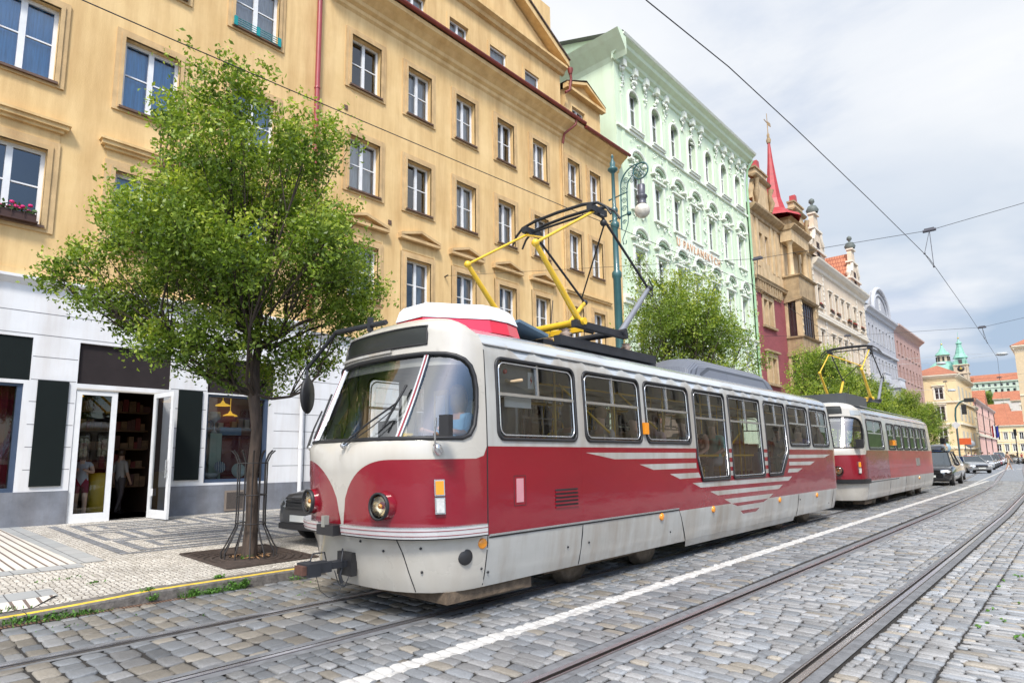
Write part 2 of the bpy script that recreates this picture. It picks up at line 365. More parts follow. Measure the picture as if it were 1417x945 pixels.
def strip(mb, cfn, d0, d1, ya, yb, z0, z1=None, mi=0, step=2.0, side=True):
    ys = list(np.arange(ya, yb, step)) + [yb]
    z1 = z0 if z1 is None else z1
    for a, b in zip(ys[:-1], ys[1:]):
        mb.quad((cfn(a) + d0, a, z0), (cfn(a) + d1, a, z1), (cfn(b) + d1, b, z1), (cfn(b) + d0, b, z0), mi)
def ground():
    mb = MB(); mb.quad((-900, -60, -.06), (700, -60, -.06), (700, 1500, -.06), (-900, 1500, -.06)); structure('ground', mb, M_asph)
    mb = MB(); mb.quad((-9.0, -6, -.016), (12, -6, -.016), (12, 48, -.016), (-9.0, 48, -.016)); structure('road_bed', mb, M_joint)
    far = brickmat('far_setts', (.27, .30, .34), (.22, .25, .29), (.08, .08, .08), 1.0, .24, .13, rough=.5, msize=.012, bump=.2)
    mb = MB(); ys = list(range(48, 240, 6))
    for a, b in zip(ys[:-1], ys[1:]):
        mb.quad((C1(a) - 2.3 if a > 60 else KERB, a, -.004), (C2(a) + 14, a, -.004), (C2(b) + 14, b, -.004), (C1(b) - 2.3 if b > 60 else KERB, b, -.004))
    mb.quad((2.5, -6, -.006), (9, -6, -.006), (9, 48, -.006), (2.5, 48, -.006)); mb.quad((-9, -6, -.006), (2.6, -6, -.006), (2.6, .62, -.006), (-9, .62, -.006)); mb.box(6.2, 14, -6, 120, -.05, .13)
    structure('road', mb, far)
    # rails: each is flange, groove and running head between two smooth strips
    for nm, cf in (('tram_rails', C1), ('tram_rails', C2)):
        mb = MB(); ya, yb = -3.0, 190.0
        for sgn in (-1, 1):
            g = .7175 * sgn
            strip(mb, cf, g - .145, g - .075, ya, yb, -.003, mi=3); strip(mb, cf, g + .075, g + .145, ya, yb, -.003, mi=3)
            # outer/inner lips; groove lies on the inside of the head
            i = -sgn
            def S(a, b, z0, z1, mi):
                lo, hi = (g + i * a, g + i * b); 
                if lo > hi: lo, hi, z0, z1 = hi, lo, z1, z0
                strip(mb, cf, lo, hi, ya, yb, z0, z1, mi)
            S(-.075, -.045, -.003, -.003, 3); S(-.045, -.040, -.003, .005, 0); S(-.040, .012, .005, .006, 1); S(.012, .016, .006, -.028, 0)
            S(.016, .046, -.028, -.028, 2); S(.046, .050, -.028, .001, 0); S(.050, .062, .001, .001, 1); S(.062, .075, .001, -.003, 0)
        structure(nm, mb, [M_rail, M_railhead, M_groove, M_railbed])
    # white line beyond the setts
    M_white = mat('road_paint', (.52, .51, .49), .6, var=.15, scale=6, bump=.2)
    mb = MB(); strip(mb, CL, -.07, .07, 40, 150, .004, mi=0, step=3); 
    structure('road_marking', mb, M_white)
    mb = MB()
    for k in range(9):
        x = -8.2 + k * .85; mb.quad((x, 84, .004), (x + .45, 84, .004), (x + .45, 87, .004), (x, 87, .004))
    structure('crossing_marking', mb, M_white)
    mb = MB(); strip(mb, CL, -.085, .085, .5, 40, -.0075, step=3); structure('road_marking', mb, M_white)
    # kerb
    M_kerb = mat('kerb_granite', (.17, .155, .14), .85, var=.5, scale=14, bump=.5, bscale=60)
    M_yel = mat('kerb_yellow_paint', (.80, .55, .05), .6, var=.25, scale=9, bump=.3, bscale=50)
    mb = MB(); joints = [-3, -1, .6, 1.55, 2.72, 3.88, 5.0, 6.2]
    while joints[-1] < 100: joints.append(joints[-1] + 1.15)
    def kz(y): return float(np.interp(y, [-3, .5, 1.6, 2.7], [.035, .04, .07, .125]))
    def kx(y): return KERB + float(np.interp(y, [-3, 0, 1.2, 2.2, 3], [-.55, -.3, -.06, .03, 0]))
    for a, b in zip(joints[:-1], joints[1:]):
        a2, b2 = a + .006, b - .006; n = 3 if b < 6 else 1
        for q in range(n):
            ya = a2 + (b2 - a2) * q / n; yb = a2 + (b2 - a2) * (q + 1) / n
            za, zb, xa, xb = kz(ya), kz(yb), kx(ya), kx(yb)
            P = lambda x, dz, e: ((xa if e == 0 else xb) + x, ya if e == 0 else yb, (za if e == 0 else zb) + dz)
            prof = [(0, None), (0.0, -.018), (-.012, 0), (-.04, .001), (-.135, .001), (-.32, 0)]
            for i in range(len(prof) - 1):
                (x0, d0), (x1, d1) = prof[i], prof[i + 1]
                pa = (xa + x0, ya, -.03) if d0 is None else P(x0, d0, 0); pb = (xb + x0, yb, -.03) if d0 is None else P(x0, d0, 1)
                mb.quad(pa, P(x1, d1, 0), P(x1, d1, 1), pb, 1 if i == 3 and b < 12 else 0)
            if q == 0: mb.add([(xa, ya, -.03), P(0, -.018, 0), P(-.012, 0, 0), P(-.32, 0, 0), (xa - .32, ya, -.03)], [(0, 1, 2, 3, 4)], 0)
            if q == n - 1: mb.add([(xb, yb, -.03), P(0, -.018, 1), P(-.012, 0, 1), P(-.32, 0, 1), (xb - .32, yb, -.03)], [(0, 1, 2, 3, 4)], 0)
    structure('kerb', mb, [M_kerb, M_yel])
    # pavement: small pale mosaic setts, sloping up to the houses
    def mosaic(name, c1, c2):
        m, nt, b = newmat(name); L = nt.links.new
        tc = N(nt, 'ShaderNodeTexCoord'); vo = N(nt, 'ShaderNodeTexVoronoi', Scale=15.0, Randomness=.55); L(tc.outputs['Object'], vo.inputs['Vector'])
        ve = N(nt, 'ShaderNodeTexVoronoi', Scale=15.0, Randomness=.55, feature='DISTANCE_TO_EDGE'); L(tc.outputs['Object'], ve.inputs['Vector'])
        vo.voronoi_dimensions = '2D'; ve.voronoi_dimensions = '2D'
        sx = N(nt, 'ShaderNodeSeparateXYZ'); L(vo.outputs['Color'], sx.inputs[0])
        rp = N(nt, 'ShaderNodeValToRGB'); rp.color_ramp.elements[0].color = rgb(c1); rp.color_ramp.elements[1].color = rgb(c2); L(sx.outputs[0], rp.inputs[0])
        n2 = N(nt, 'ShaderNodeTexNoise', Scale=1.2, Detail=6.0, Roughness=.65); L(tc.outputs['Object'], n2.inputs['Vector'])
        r2 = N(nt, 'ShaderNodeMapRange'); r2.inputs[1].default_value = .3; r2.inputs[2].default_value = .7; r2.inputs[3].default_value = .78; r2.inputs[4].default_value = 1.1; L(n2.outputs[0], r2.inputs[0])
        m2 = N(nt, 'ShaderNodeMixRGB', blend_type='MULTIPLY'); m2.inputs[0].default_value = 1; L(rp.outputs[0], m2.inputs[1]); L(r2.outputs[0], m2.inputs[2])
        re = N(nt, 'ShaderNodeMapRange'); re.inputs[1].default_value = .03; re.inputs[2].default_value = .12; L(ve.outputs[0], re.inputs[0])
        m3 = N(nt, 'ShaderNodeMixRGB'); L(re.outputs[0], m3.inputs[0]); m3.inputs[1].default_value = (.14, .12, .10, 1); L(m2.outputs[0], m3.inputs[2])
        L(m3.outputs[0], b.inputs['Base Color']); b.inputs['Roughness'].default_value = .75
        bp = N(nt, 'ShaderNodeBump', Strength=.7, Distance=.012); L(re.outputs[0], bp.inputs['Height']); L(bp.outputs[0], b.inputs['Normal'])
        return m
    M_mos = mosaic('pale_mosaic', (.46, .42, .36), (.72, .68, .61)); M_mosd = mosaic('dark_mosaic', (.14, .15, .17), (.28, .295, .32))
    mb = MB(); mb.quad((-8.5, 3, gz(-8.5)), (-8.5, 120, gz(-8.5)), (F, 120, gz(F)), (F, 3, gz(F)))
    ys_ = [-4, -1, .5, 1.6, 2.2, 2.7, 3]
    for a, b in zip(ys_[:-1], ys_[1:]):
        mb.quad((kx(a) - .31, a, kz(a) - .002), (kx(b) - .31, b, kz(b) - .002), (-9.6, b, gz(-9.6)), (-9.6, a, gz(-9.6))); mb.quad((-9.6, a, gz(-9.6)), (-9.6, b, gz(-9.6)), (F, b, gz(F)), (F, a, gz(F)))
    mb.quad((F, -4, gz(F)), (F, 120, gz(F)), (F - 2.4, 120, gz(F)), (F - 2.4, -4, gz(F)))
    structure('pavement', mb, M_mos)
    # dark meander pattern: nested frames
    mb = MB()
    def rect(xa, xb, ya, yb, dz=.004):
        mb.quad((xb, ya, gz(xb) + dz), (xb, yb, gz(xb) + dz), (xa, yb, gz(xa) + dz), (xa, ya, gz(xa) + dz))
    def frame(xa, xb, ya, yb, t, dz=.004):
        rect(xa, xb, ya, ya + t, dz); rect(xa, xb, yb - t, yb, dz); rect(xa, xa + t, ya + t, yb - t, dz); rect(xb - t, xb, ya + t, yb - t, dz)
    xs = [-16.3, -14.75, -13.2, -11.55]; y0 = 3.45
    rect(-16.45, -11.4, y0 - .16, y0); rect(-11.53, -11.38, y0, 30)
    for r_ in range(3):
        y = y0 + .2 + (r_ % 2) * .65
        if r_ % 2: frame(xs[r_] + .12, xs[r_ + 1] - .1, y0 + .12, y0 + .72, .13)
        while y < 24:
            frame(xs[r_], xs[r_ + 1] - .06, y, y + 2.5, .16, .004)
            frame(xs[r_] + .36, xs[r_ + 1] - .42, y + .42, y + 2.08, .13, .004)
            rect(xs[r_] + .66, xs[r_ + 1] - .72, y + .74, y + 1.74, .004)
            y += 2.66
    structure('pavement_pattern', mb, M_mosd)
    # grey slab bands, ribbed panel by the left edge
    M_slab = brickmat('grey_slabs', (.32, .33, .33), (.38, .38, .37), (.10, .10, .10), 1.0, .5, .30, rough=.75, msize=.008, bump=.3)
    mb = MB()
    def poly(pts, dz): mb.add([(x, y, gz(x) + dz) for x, y in pts], [tuple(range(len(pts)))], 0)
    poly([(-10.95, 2.62), (-10.95, 2.97), (-16.93, 2.87), (-16.93, 2.52)], .005)
    poly([(-10.6, -4), (-10.6, 2.62), (-10.98, 2.62), (-10.98, -4)], .006)
    mb.add([(x, y, kz(y) + (gz(-9.6) - kz(y)) * min(1, max(0, (kx(y) - .31 - x) / (9.6 + kx(y) - .31))) + .008) for x, y in ((-8.95, .6), (-8.9, 1.95), (-9.32, 1.95), (-9.38, .6))], [(0, 1, 2, 3)], 0)
    structure('pavement_slabs', mb, M_slab)
    M_rib = brickmat('ribbed_tiles', (.64, .60, .53), (.60, .56, .50), (.16, .12, .10), 1.0, 8.0, .125, rough=.75, msize=.018, bump=.6, off=0)
    mb = MB(); poly([(-10.98, -4), (-10.98, 2.62), (-16.93, 2.52), (-16.93, -4)], .003); mb.add([(x, y, kz(y) + .009 + (.05 if x < -8.8 else .0) * .7) for x, y in ((-8.66, .6), (-8.56, 1.65), (-8.9, 1.93), (-8.95, .6))], [(0, 1, 2, 3)], 0)
    structure('pavement_tiles', mb, M_rib)
    # rusty drain strip along the kerb foot
    M_rust = brickmat('rusty_grate', (.30, .17, .10), (.24, .13, .08), (.03, .02, .015), 1.0, .035, .035, rough=.8, msize=.008, bump=.8, off=0)
    mb = MB(); mb.box(KERB + .02, KERB + .13, .2, 3.2, -.03, .006); solo('drain_grate', mb, M_rust, 'rusty perforated drain strip lying along the foot of the kerb', 'drain')
ground()
# ------------------------------------------------------------------ trams
M_cream = mat('tram_pale_paint', (.50, .475, .425), .28, var=.06, scale=1.2, coat=.5, sc3=(1, .4, 1), stain=.25)
M_grey = mat('tram_grey_paint', (.43, .43, .41), .30, var=.12, scale=1.6, coat=.4, sc3=(1, .5, 1), stain=.8, bump=.35, bscale=3)
M_red = mat('tram_red_paint', (.23, .003, .014), .22, var=.12, scale=1.4, coat=.65, sc3=(1, .4, 1), bump=.5, bscale=2.6)
M_pink = mat('tram_faded_red_paint', (.40, .06, .06), .4, var=.25, scale=2.0, coat=.3, sc3=(1, .4, 1))
M_roof = mat('tram_roof_paint', (.62, .66, .70), .16, metal=.35, var=.2, scale=1.2, coat=.5, sc3=(1, .35, 1))
M_rub = mat('black_rubber', (.018, .018, .02), .5, var=.2)
M_alu = mat('aluminium_trim', (.66, .67, .68), .25, metal=.9, var=.1)
M_dark = mat('dark_undercarriage', (.03, .026, .022), .8, var=.5, scale=6)
M_brown = mat('dusty_bogie_metal', (.13, .095, .065), .8, var=.5, scale=9, bump=.4)
M_wheel = mat('wheel_steel', (.16, .13, .10), .5, metal=.6, var=.4, scale=12)
M_gl = glass('tram_glass', (.93, .95, .94), 1.5, .10, .008, .02)
M_glf = glass('windscreen_glass', (.93, .96, .96), 1.5, .16, .008, .06)
M_blackpl = mat('black_plastic', (.015, .018, .016), .35, var=.2)
M_orange = mat('amber_lens', (.85, .30, .02), .25, var=.1, coat=.6)
M_clear = mat('clear_lens', (.75, .74, .70), .12, var=.2, scale=30, coat=1, metal=.3)
M_yelp = mat('yellow_paint', (.80, .50, .03), .35, var=.15, coat=.3)
M_pbl = mat('panto_black', (.02, .022, .028), .5, var=.3)
M_int = mat('interior_panel', (.70, .68, .62), .6, var=.15)
M_intd = mat('interior_dark', (.28, .27, .25), .7, var=.3)
M_seat = mat('seat_shell', (.55, .40, .24), .5, var=.2)
M_bluep = mat('dash_pale_blue', (.30, .44, .46), .5, var=.1)
M_redlamp = mat('red_lens', (.55, .02, .02), .25, coat=.6)

PW = pl([(.2, .89), (.35, .935), (.5, .962), (.7, .99), (.85, 1), (1.8, 1), (2.3, .988), (2.8, .965), (2.9, .955), (3.0, .93), (3.1, .895), (3.3, .75), (3.5, .55), (3.7, .3), (3.9, 0)])
PWN = pl([(.2, .89), (.35, .935), (.5, .962), (.7, .99), (.85, 1), (1.8, 1), (2.3, .988), (2.8, .965), (2.9, .958), (3.1, .95), (3.25, .92), (3.4, .82), (3.55, .66), (3.7, .45), (3.9, 0)])
PZ = pl([(.2, .2), (2.9, 2.9), (3.0, 2.965), (3.1, 3.03), (3.3, 3.135), (3.5, 3.21), (3.7, 3.27), (3.9, 3.30)])
PZN = pl([(.2, .2), (3.1, 3.09), (3.25, 3.18), (3.4, 3.24), (3.55, 3.28), (3.9, 3.30)])
PD = pl([(.2, .76), (.35, .82), (.5, .87), (.7, .91), (.9, .98), (1.1, 1.0), (1.5, 1.035), (1.80, 1.05), (1.855, .985), (2.3, .78), (2.8, .565), (2.9, .555), (3.1, .54), (3.25, .50), (3.4, .41), (3.55, .29), (3.7, .17), (3.9, 0)])
PN = pl([(.2, 2.7), (.9, 2.9), (1.8, 2.9), (2.8, 2.4), (3.3, 2.2), (3.9, 2.0)])
NS = 1.75
def make_surface(T, side=1):
    def S(s, v, off=0.0):
        if s < NS:
            t = max(0, s) / NS; k = t ** 3
            w = 1.25 * (PWN(v) * (1 - k) + PW(v) * k) + off; z = PZN(v) * (1 - k) + PZ(v) * k
            th = t * math.pi / 2; D = PD(v) + (off if v < 3 else 0); n = PN(v); r = (math.sin(th) ** n + math.cos(th) ** n) ** (-1 / n)
            return (side * w * r * math.sin(th), 1.0 - D * r * math.cos(th), z + off * (1 if v > 3.2 else 0))
        w = 1.25 * PW(v) + off
        if s > NS + T - 2.0:
            th = min(1, (s - (NS + T - 2.0)) / NS) * math.pi / 2; D = PD(v) * 1.0 + off; n = PN(v) * .9; r = (math.sin(th) ** n + math.cos(th) ** n) ** (-1 / n)
            x = w * r * math.cos(th); y = T - 1.0 + D * r * math.sin(th)
        else: x = w; y = s - NS + 1.0
        return (side * x, y, PZ(v) + off * (1 if v > 3.2 else 0))
    return S
def y2s(y): return y - 1.0 + NS
def rrect(s0, s1, v0, v1, r, n=6):
    """r: radii for corners (s0v0, s1v0, s1v1, s0v1)"""
    if not isinstance(r, (list, tuple)): r = [r] * 4
    pts = []
    for (cx, cy, a0, rr) in ((s0 + r[0], v0 + r[0], 180, r[0]), (s1 - r[1], v0 + r[1], 270, r[1]), (s1 - r[2], v1 - r[2], 0, r[2]), (s0 + r[3], v1 - r[3], 90, r[3])):
        for i in range(n + 1):
            a = R(a0 + 90 * i / n); pts.append((cx + rr * math.cos(a), cy + rr * math.sin(a)))
    return pts
def dens(poly, d=.12):
    out = []; n = len(poly)
    for i in range(n):
        a, b = poly[i], poly[(i + 1) % n]; k = max(1, int(math.hypot(a[0] - b[0], a[1] - b[1]) / d))
        for j in range(k): out.append((a[0] + (b[0] - a[0]) * j / k, a[1] + (b[1] - a[1]) * j / k))
    return out
def inside(p, poly):
    x, y = p; c = False; n = len(poly); j = n - 1
    for i in range(n):
        xi, yi = poly[i]; xj, yj = poly[j]
        if (yi > y) != (yj > y) and x < (xj - xi) * (y - yi) / (yj - yi) + xi: c = not c
        j = i
    return c
def skin(mb, S, s_range, v_range, holes, regions, base, flip, ss=None, vs=None):
    """constrained-Delaunay skin over the (s, v) sheet; regions: list of (polygon, material index), last match wins"""
    s0, s1 = s_range; v0, v1 = v_range
    pts = []; edges = []
    def loop(p, closed=True):
        o = len(pts); pts.extend(Vector(q) for q in p); n = len(p)
        for i in range(n if closed else n - 1): edges.append((o + i, o + (i + 1) % n))
    loop(dens([(s0, v0), (s1, v0), (s1, v1), (s0, v1)], .2))
    for h in holes: loop(dens(h))
    for p, _ in regions: loop(dens(p, .15))
    polys = [h for h in holes]
    for s in ss:
        for v in vs:
            if s0 < s < s1 and v0 < v < v1: pts.append(Vector((s, v)))
    rv, re, rf, *_ = geometry.delaunay_2d_cdt(pts, edges, [], 0, 1e-5)
    verts = [S(p[0], p[1]) for p in rv]; groups = {}
    for f in rf:
        c = (sum(rv[i][0] for i in f) / len(f), sum(rv[i][1] for i in f) / len(f))
        if not (s0 < c[0] < s1 and v0 < c[1] < v1) or any(inside(c, h) for h in holes): continue
        m = base(c)
        for p, mi in regions:
            if inside(c, p): m = mi
        groups.setdefault(m, []).append(tuple(reversed(f)) if flip else tuple(f))
    o = len(mb.v); mb.v += verts
    for m, fs in groups.items():
        for f in fs: mb.f.append(tuple(i + o for i in f)); mb.m.append(m); mb.sm.append(True)
def pane(mb, S, out, off, mi=0, flip=False, k=5):
    n = len(out); cx = (min(p[0] for p in out) + max(p[0] for p in out)) / 2; cy = (min(p[1] for p in out) + max(p[1] for p in out)) / 2
    vs = []; fs = []
    for a in range(k):
        t = 1 - a / k
        vs += [S(cx + (p[0] - cx) * t, cy + (p[1] - cy) * t, off) for p in out]
    vs.append(S(cx, cy, off))
    for a in range(k - 1):
        for i in range(n): fs.append((a * n + i, a * n + (i + 1) % n, (a + 1) * n + (i + 1) % n, (a + 1) * n + i))
    for i in range(n): fs.append(((k - 1) * n + i, (k - 1) * n + (i + 1) % n, k * n))
    if flip: fs = [tuple(reversed(f)) for f in fs]
    mb.add(vs, fs, mi, True)
def bar(mb, S, a, b, w, off=0, d=.03, mi=0, n=8):
    """flat strip of width w on the surface from (s,v) a to b"""
    dx, dy = b[0] - a[0], b[1] - a[1]; l = math.hypot(dx, dy); px, py = -dy / l * w / 2, dx / l * w / 2
    vs = []
    for i in range(n + 1):
        s, v = a[0] + dx * i / n, a[1] + dy * i / n
        vs += [S(s + px, v + py, off), S(s - px, v - py, off), S(s - px, v - py, off - d), S(s + px, v + py, off - d)]
    fs = []
    for i in range(n):
        o = i * 4
        for j in range(4): fs.append((o + j, o + (j + 1) % 4, o + 4 + (j + 1) % 4, o + 4 + j))
    fs += [(0, 1, 2, 3), (n * 4 + 3, n * 4 + 2, n * 4 + 1, n * 4)]
    mb.add(vs, fs, mi)

def side_window(root, S, out, flip, div=None, hv=None, vtop=None, upper_div=None):
    fr = MB(); P = [S(p[0], p[1], .006) for p in out]
    fr.tube(P, .021, 6, 0, closed=True)
    cx = sum(p[0] for p in out) / len(out); cy = sum(p[1] for p in out) / len(out)
    inn = [(cx + (p[0] - cx) * (1 - .045 / max(.2, abs(p[0] - cx)) if abs(p[0] - cx) > .1 else 1), cy + (p[1] - cy) * (1 - .045 / max(.2, abs(p[1] - cy)) if abs(p[1] - cy) > .1 else 1)) for p in out]
    fr.tube([S(p[0], p[1], .0) for p in inn], .011, 5, 1, closed=True)
    s0, s1 = min(p[0] for p in out), max(p[0] for p in out)
    if hv:
        bar(fr, S, (s0 + .02, hv), (s1 - .02, hv), .035, .004, .03, 1)
        bar(fr, S, (upper_div or (s0 + s1) / 2, hv), (upper_div or (s0 + s1) / 2, vtop - .02), .03, .003, .03, 1)
    w = part('window_frame', fr, [M_rub, M_alu], root)
    g = MB(); pane(g, S, out, -.015, flip=flip)
    part('pane', g, [M_gl], w)

M_lens = glass('lamp_lens', (1, 1, 1), 1.45, .03, .02)
def build_tram(root, T, detailed, rear_open=False):
    SR, SL = make_surface(T, 1), make_surface(T, -1)
    L = 2 * NS + T - 2.0
    ss = [i * .125 for i in range(1, 14)] + [NS] + list(np.arange(NS + .4, NS + T - 2.0, .5)) + [NS + T - 2.0 + i * .175 for i in range(1, 10)]
    vs = [.35, .5, .7, .85, 1.1, 1.5, 1.8, 1.855, 2.1, 2.5, 2.8, 2.9, 2.95, 3.0, 3.05, 3.1, 3.18, 3.25, 3.32, 3.4, 3.48, 3.55, 3.62, 3.7, 3.8]
    # window outlines in (s, v)
    wins = []      # (outline, hbar, vtop, divider)
    if detailed:
        for a, b in ((1.18, 2.66), (2.86, 4.29), (4.44, 5.88), (10.77, 12.17), (12.37, 13.74)):
            wins.append((rrect(y2s(a), y2s(b), 1.86, 2.78, .10), 2.37, 2.78, None))
        c = y2s(6.08); wins.append(([(c + .14, 1.24), (y2s(7.32), 1.24), (y2s(7.36), 1.28), (y2s(7.36), 2.72), (y2s(7.31), 2.78), (c + .05, 2.78), (c, 2.72), (c, 1.62)], 2.30, 2.78, y2s(6.75)))
        wins.append((rrect(y2s(7.54), y2s(9.10), 1.24, 2.78, .05), 2.30, 2.78, y2s(8.35)))
        wins.append(([(y2s(9.35), 1.24), (y2s(10.12), 1.24), (y2s(10.6), 1.72), (y2s(10.6), 2.72), (y2s(10.55), 2.78), (y2s(9.4), 2.78), (y2s(9.34), 2.72), (y2s(9.34), 1.3)], 2.30, 2.78, y2s(10.0)))
        s = NS + T - 2.0; wins.append((rrect(s + .28, s + 1.02, 1.86, 2.76, .09), 2.37, 2.76, None))
    else:
        wins.append((rrect(y2s(1.36), y2s(3.45), 1.82, 2.74, .10), 2.32, 2.74, None))
        for k in range(6):
            a = 4.15 + k * 1.27; wins.append((rrect(y2s(a), y2s(a + 1.08), 1.82, 2.70, .08), 2.30, 2.70, None))
    # windscreen (mirrored halves meet at s = 0): wide at belt, big outer radius
    ws = [(0, 1.865), (1.36, 1.865), (1.46, 1.90), (1.525, 2.0), (1.55, 2.2), (1.545, 2.4), (1.50, 2.54), (1.42, 2.65), (1.3, 2.72), (1.15, 2.765), (1.0, 2.79), (.7, 2.81), (0, 2.815)]
    dsp = rrect(-.2, .98, 2.94, 3.105, .04)      # destination box opening on the forehead
    # ---- livery
    FRT = y2s(1.0)
    nose_red = [(0, .93)]
    for i in range(13):
        a = i / 12; nose_red.append((.02 + .64 * a, .97 + .68 * math.sqrt(max(0, 1 - (1 - a) ** 2)) ** 1.0))
    nose_red += [(FRT - .18, 1.65), (FRT - .06, 1.68), (FRT - .005, 1.78), (FRT - .005, .93)]
    side_red = [(FRT, .835), (L, .80), (L, 1.78), (FRT, 1.78)]
    def base(c): 
        if c[1] > 2.93 and c[0] > FRT: return 3
        if c[1] > 3.45: return 3
        return 0 if c[0] < FRT else 1
    regs = [(nose_red, 2), (side_red, 2)]
    if detailed:
        Y = lambda pts: [(y2s(y - 3.83), z) for y, z in pts]
        regs[1] = ([(FRT, .835), (y2s(5.3), .835), (y2s(5.35), .80), (L, .79), (L, 1.78), (FRT, 1.78)], 2)
        G = [[(6.67, 1.71), (9.86, 1.71), (9.86, 1.62), (7.36, 1.62)], [(8.02, 1.54), (9.86, 1.54), (9.86, 1.455), (8.42, 1.455)],
             [(8.93, 1.38), (9.93, 1.38), (10.01, 1.295), (9.25, 1.295)], [(9.68, 1.215), (14.55, 1.19), (14.33, 1.105), (9.98, 1.13)],
             [(10.33, 1.05), (13.93, 1.035), (13.67, .955), (10.63, .97)], [(10.90, .89), (13.34, .875), (13.05, .79), (11.21, .795)],
             [(14.43, 1.665), (17.6, 1.665), (17.05, 1.585), (14.43, 1.585)], [(14.43, 1.51), (16.28, 1.50), (15.9, 1.42), (14.43, 1.43)], [(14.38, 1.36), (15.32, 1.355), (14.98, 1.275), (14.28, 1.275)],
             [(11.20, 1.54), (11.36, 1.54), (11.36, 1.455), (11.20, 1.455)], [(11.20, 1.38), (11.36, 1.38), (11.36, 1.295), (11.20, 1.295)], [(11.20, 1.71), (11.36, 1.71), (11.36, 1.62), (11.20, 1.62)],
             [(12.94, 1.71), (13.16, 1.71), (13.16, 1.62), (12.94, 1.62)], [(12.94, 1.54), (13.16, 1.54), (13.16, 1.455), (12.94, 1.455)], [(12.94, 1.38), (13.16, 1.38), (13.16, 1.295), (12.94, 1.295)]]
        regs += [(Y(g), 1) for g in G]
        regs += [(Y([(11.21, .795), (13.05, .79), (12.77, .735), (11.47, .735)]), 2), (Y([(11.64, .64), (12.59, .635), (12.42, .575), (11.77, .575)]), 2)]
    else:
        regs.append(([(y2s(4.0), .86), (L, .84), (L, 1.78), (y2s(4.0), 1.78)], 4))
        regs[1] = ([(FRT, .86), (y2s(4.0), .86), (y2s(4.0), 1.78), (FRT, 1.78)], 2)
    vb = .30
    body = MB()
    holes = [w[0] for w in wins] + [ws]
    hR = [h for h in holes]
    dR = [(0, 2.92)] + [p for p in rrect(-.3, .74, 2.92, 3.17, .04) if p[0] > .5 and p[1] < 3.0] + [p for p in rrect(-.3, .74, 2.92, 3.17, .04) if p[0] > .5 and p[1] > 3.0] + [(0, 3.17)]
    skin(body, SR, (0, L), (vb, 3.9), hR + [dR], regs, base, False, ss, vs)
    skin(body, SL, (0, L), (vb, 3.9), hR + [dR], regs, base, True, ss, vs)
    part('body', body, [M_cream, M_grey, M_red, M_roof, M_pink], root)
    for o, hb, vt, dv in wins:
        side_window(root, SR, o, False, None, hb, vt, dv)
        if detailed: side_window(root, SL, o, True, None, hb, vt, dv)
    # windscreen
    fr = MB()
    full = [(-p[0], p[1]) for p in ws[1:-1]][::-1] + ws
    def SF(s, v, off=0): return (SR if s >= 0 else SL)(abs(s), v, off)
    loop = [SF(p[0], p[1], .008) for p in [(-q[0], q[1]) for q in reversed(ws[1:])] + ws]
    out2 = [(-q[0], q[1]) for q in reversed(ws[1:-1])] + ws      # closed outline: left top -> ... -> right top
    D = dens(out2, .12)
    fr.tube([SF(p[0], p[1], .006) for p in D], .024, 6, 0, closed=True)
    for sg in (-1, 1):
        bar(fr, SF, (sg * .70, 1.87), (sg * .75, 2.81), .055, .012, .05, 1)
        bar(fr, SF, (sg * .70, 1.87), (sg * .75, 2.81), .018, .016, .01, 2)
    bar(fr, SF, (-1.45, 2.725), (1.45, 2.725), .10, -.06, .02, 3, 16)
    w = part('windscreen', fr, [M_rub, M_alu, M_red, M_intd], root)
    g = MB(); pane(g, SF, D, -.012, k=8); part('pane', g, [M_glf], w)
    # destination box
    d = MB(); dd = dens([(-.74, 2.92), (.74, 2.92), (.74, 3.17), (-.74, 3.17)], .1)
    pane(d, SF, dd, -.004, 0); d.tube([SF(p[0], p[1], .006) for p in dd], .014, 5, 1, closed=True)
    part('destination_display', d, [M_blackpl, M_rub], root)
    # lower trim: bumper
    bm = MB()
    if detailed:
        for sg in (-1, 1):
            S_ = SR if sg > 0 else SL; a0, a1 = (.07 if sg > 0 else .30), 1.66
            n = 16
            for zz0, zz1, off, mi in ((.865, .962, .085, 0), (.852, .866, .08, 2), (.960, .975, .085, 1), (.888, .894, .088, 3), (.935, .941, .088, 3)):
                vs_ = []
                for i in range(n + 1):
                    s = a0 + (a1 - a0) * i / n; vs_ += [S_(s, zz0, off), S_(s, zz1, off), S_(s, zz1, -.01), S_(s, zz0, -.01)]
                fs = [tuple(i * 4 + q for q in (j, (j + 1) % 4)) + tuple(i * 4 + 4 + q for q in ((j + 1) % 4, j)) for i in range(n) for j in range(4)] + [(0, 1, 2, 3), (n * 4 + 3, n * 4 + 2, n * 4 + 1, n * 4)]
                bm.add(vs_, fs, mi)
        part('bumper', bm, [mat('bumper_pale_metal', (.62, .62, .62), .3, metal=.3, var=.1), M_alu, M_rub, M_red], root)
        k = MB(); k.box(-.30, .03, -.12, .03, .845, .955, 0); k.box(-.19, -.13, -.13, -.07, .93, 1.05, 1); part('step_plate', k, [M_rub, mat('dull_bracket', (.25, .25, .22), .7)], root)
    else:
        n = 14
        for S_ in (SR, SL):
            vs_ = []
            for i in range(n + 1):
                s = 1.72 * i / n; vs_ += [S_(s, .80, .07), S_(s, .93, .07), S_(s, .93, -.01), S_(s, .80, -.01)]
            bm.add(vs_, [tuple(i * 4 + q for q in (j, (j + 1) % 4)) + tuple(i * 4 + 4 + q for q in ((j + 1) % 4, j)) for i in range(n) for j in range(4)] + [(0, 1, 2, 3), (n * 4 + 3, n * 4 + 2, n * 4 + 1, n * 4)])
        part('bumper', bm, [M_rub], root)
    # trim strips, panel joints
    tr = MB(); z = .838
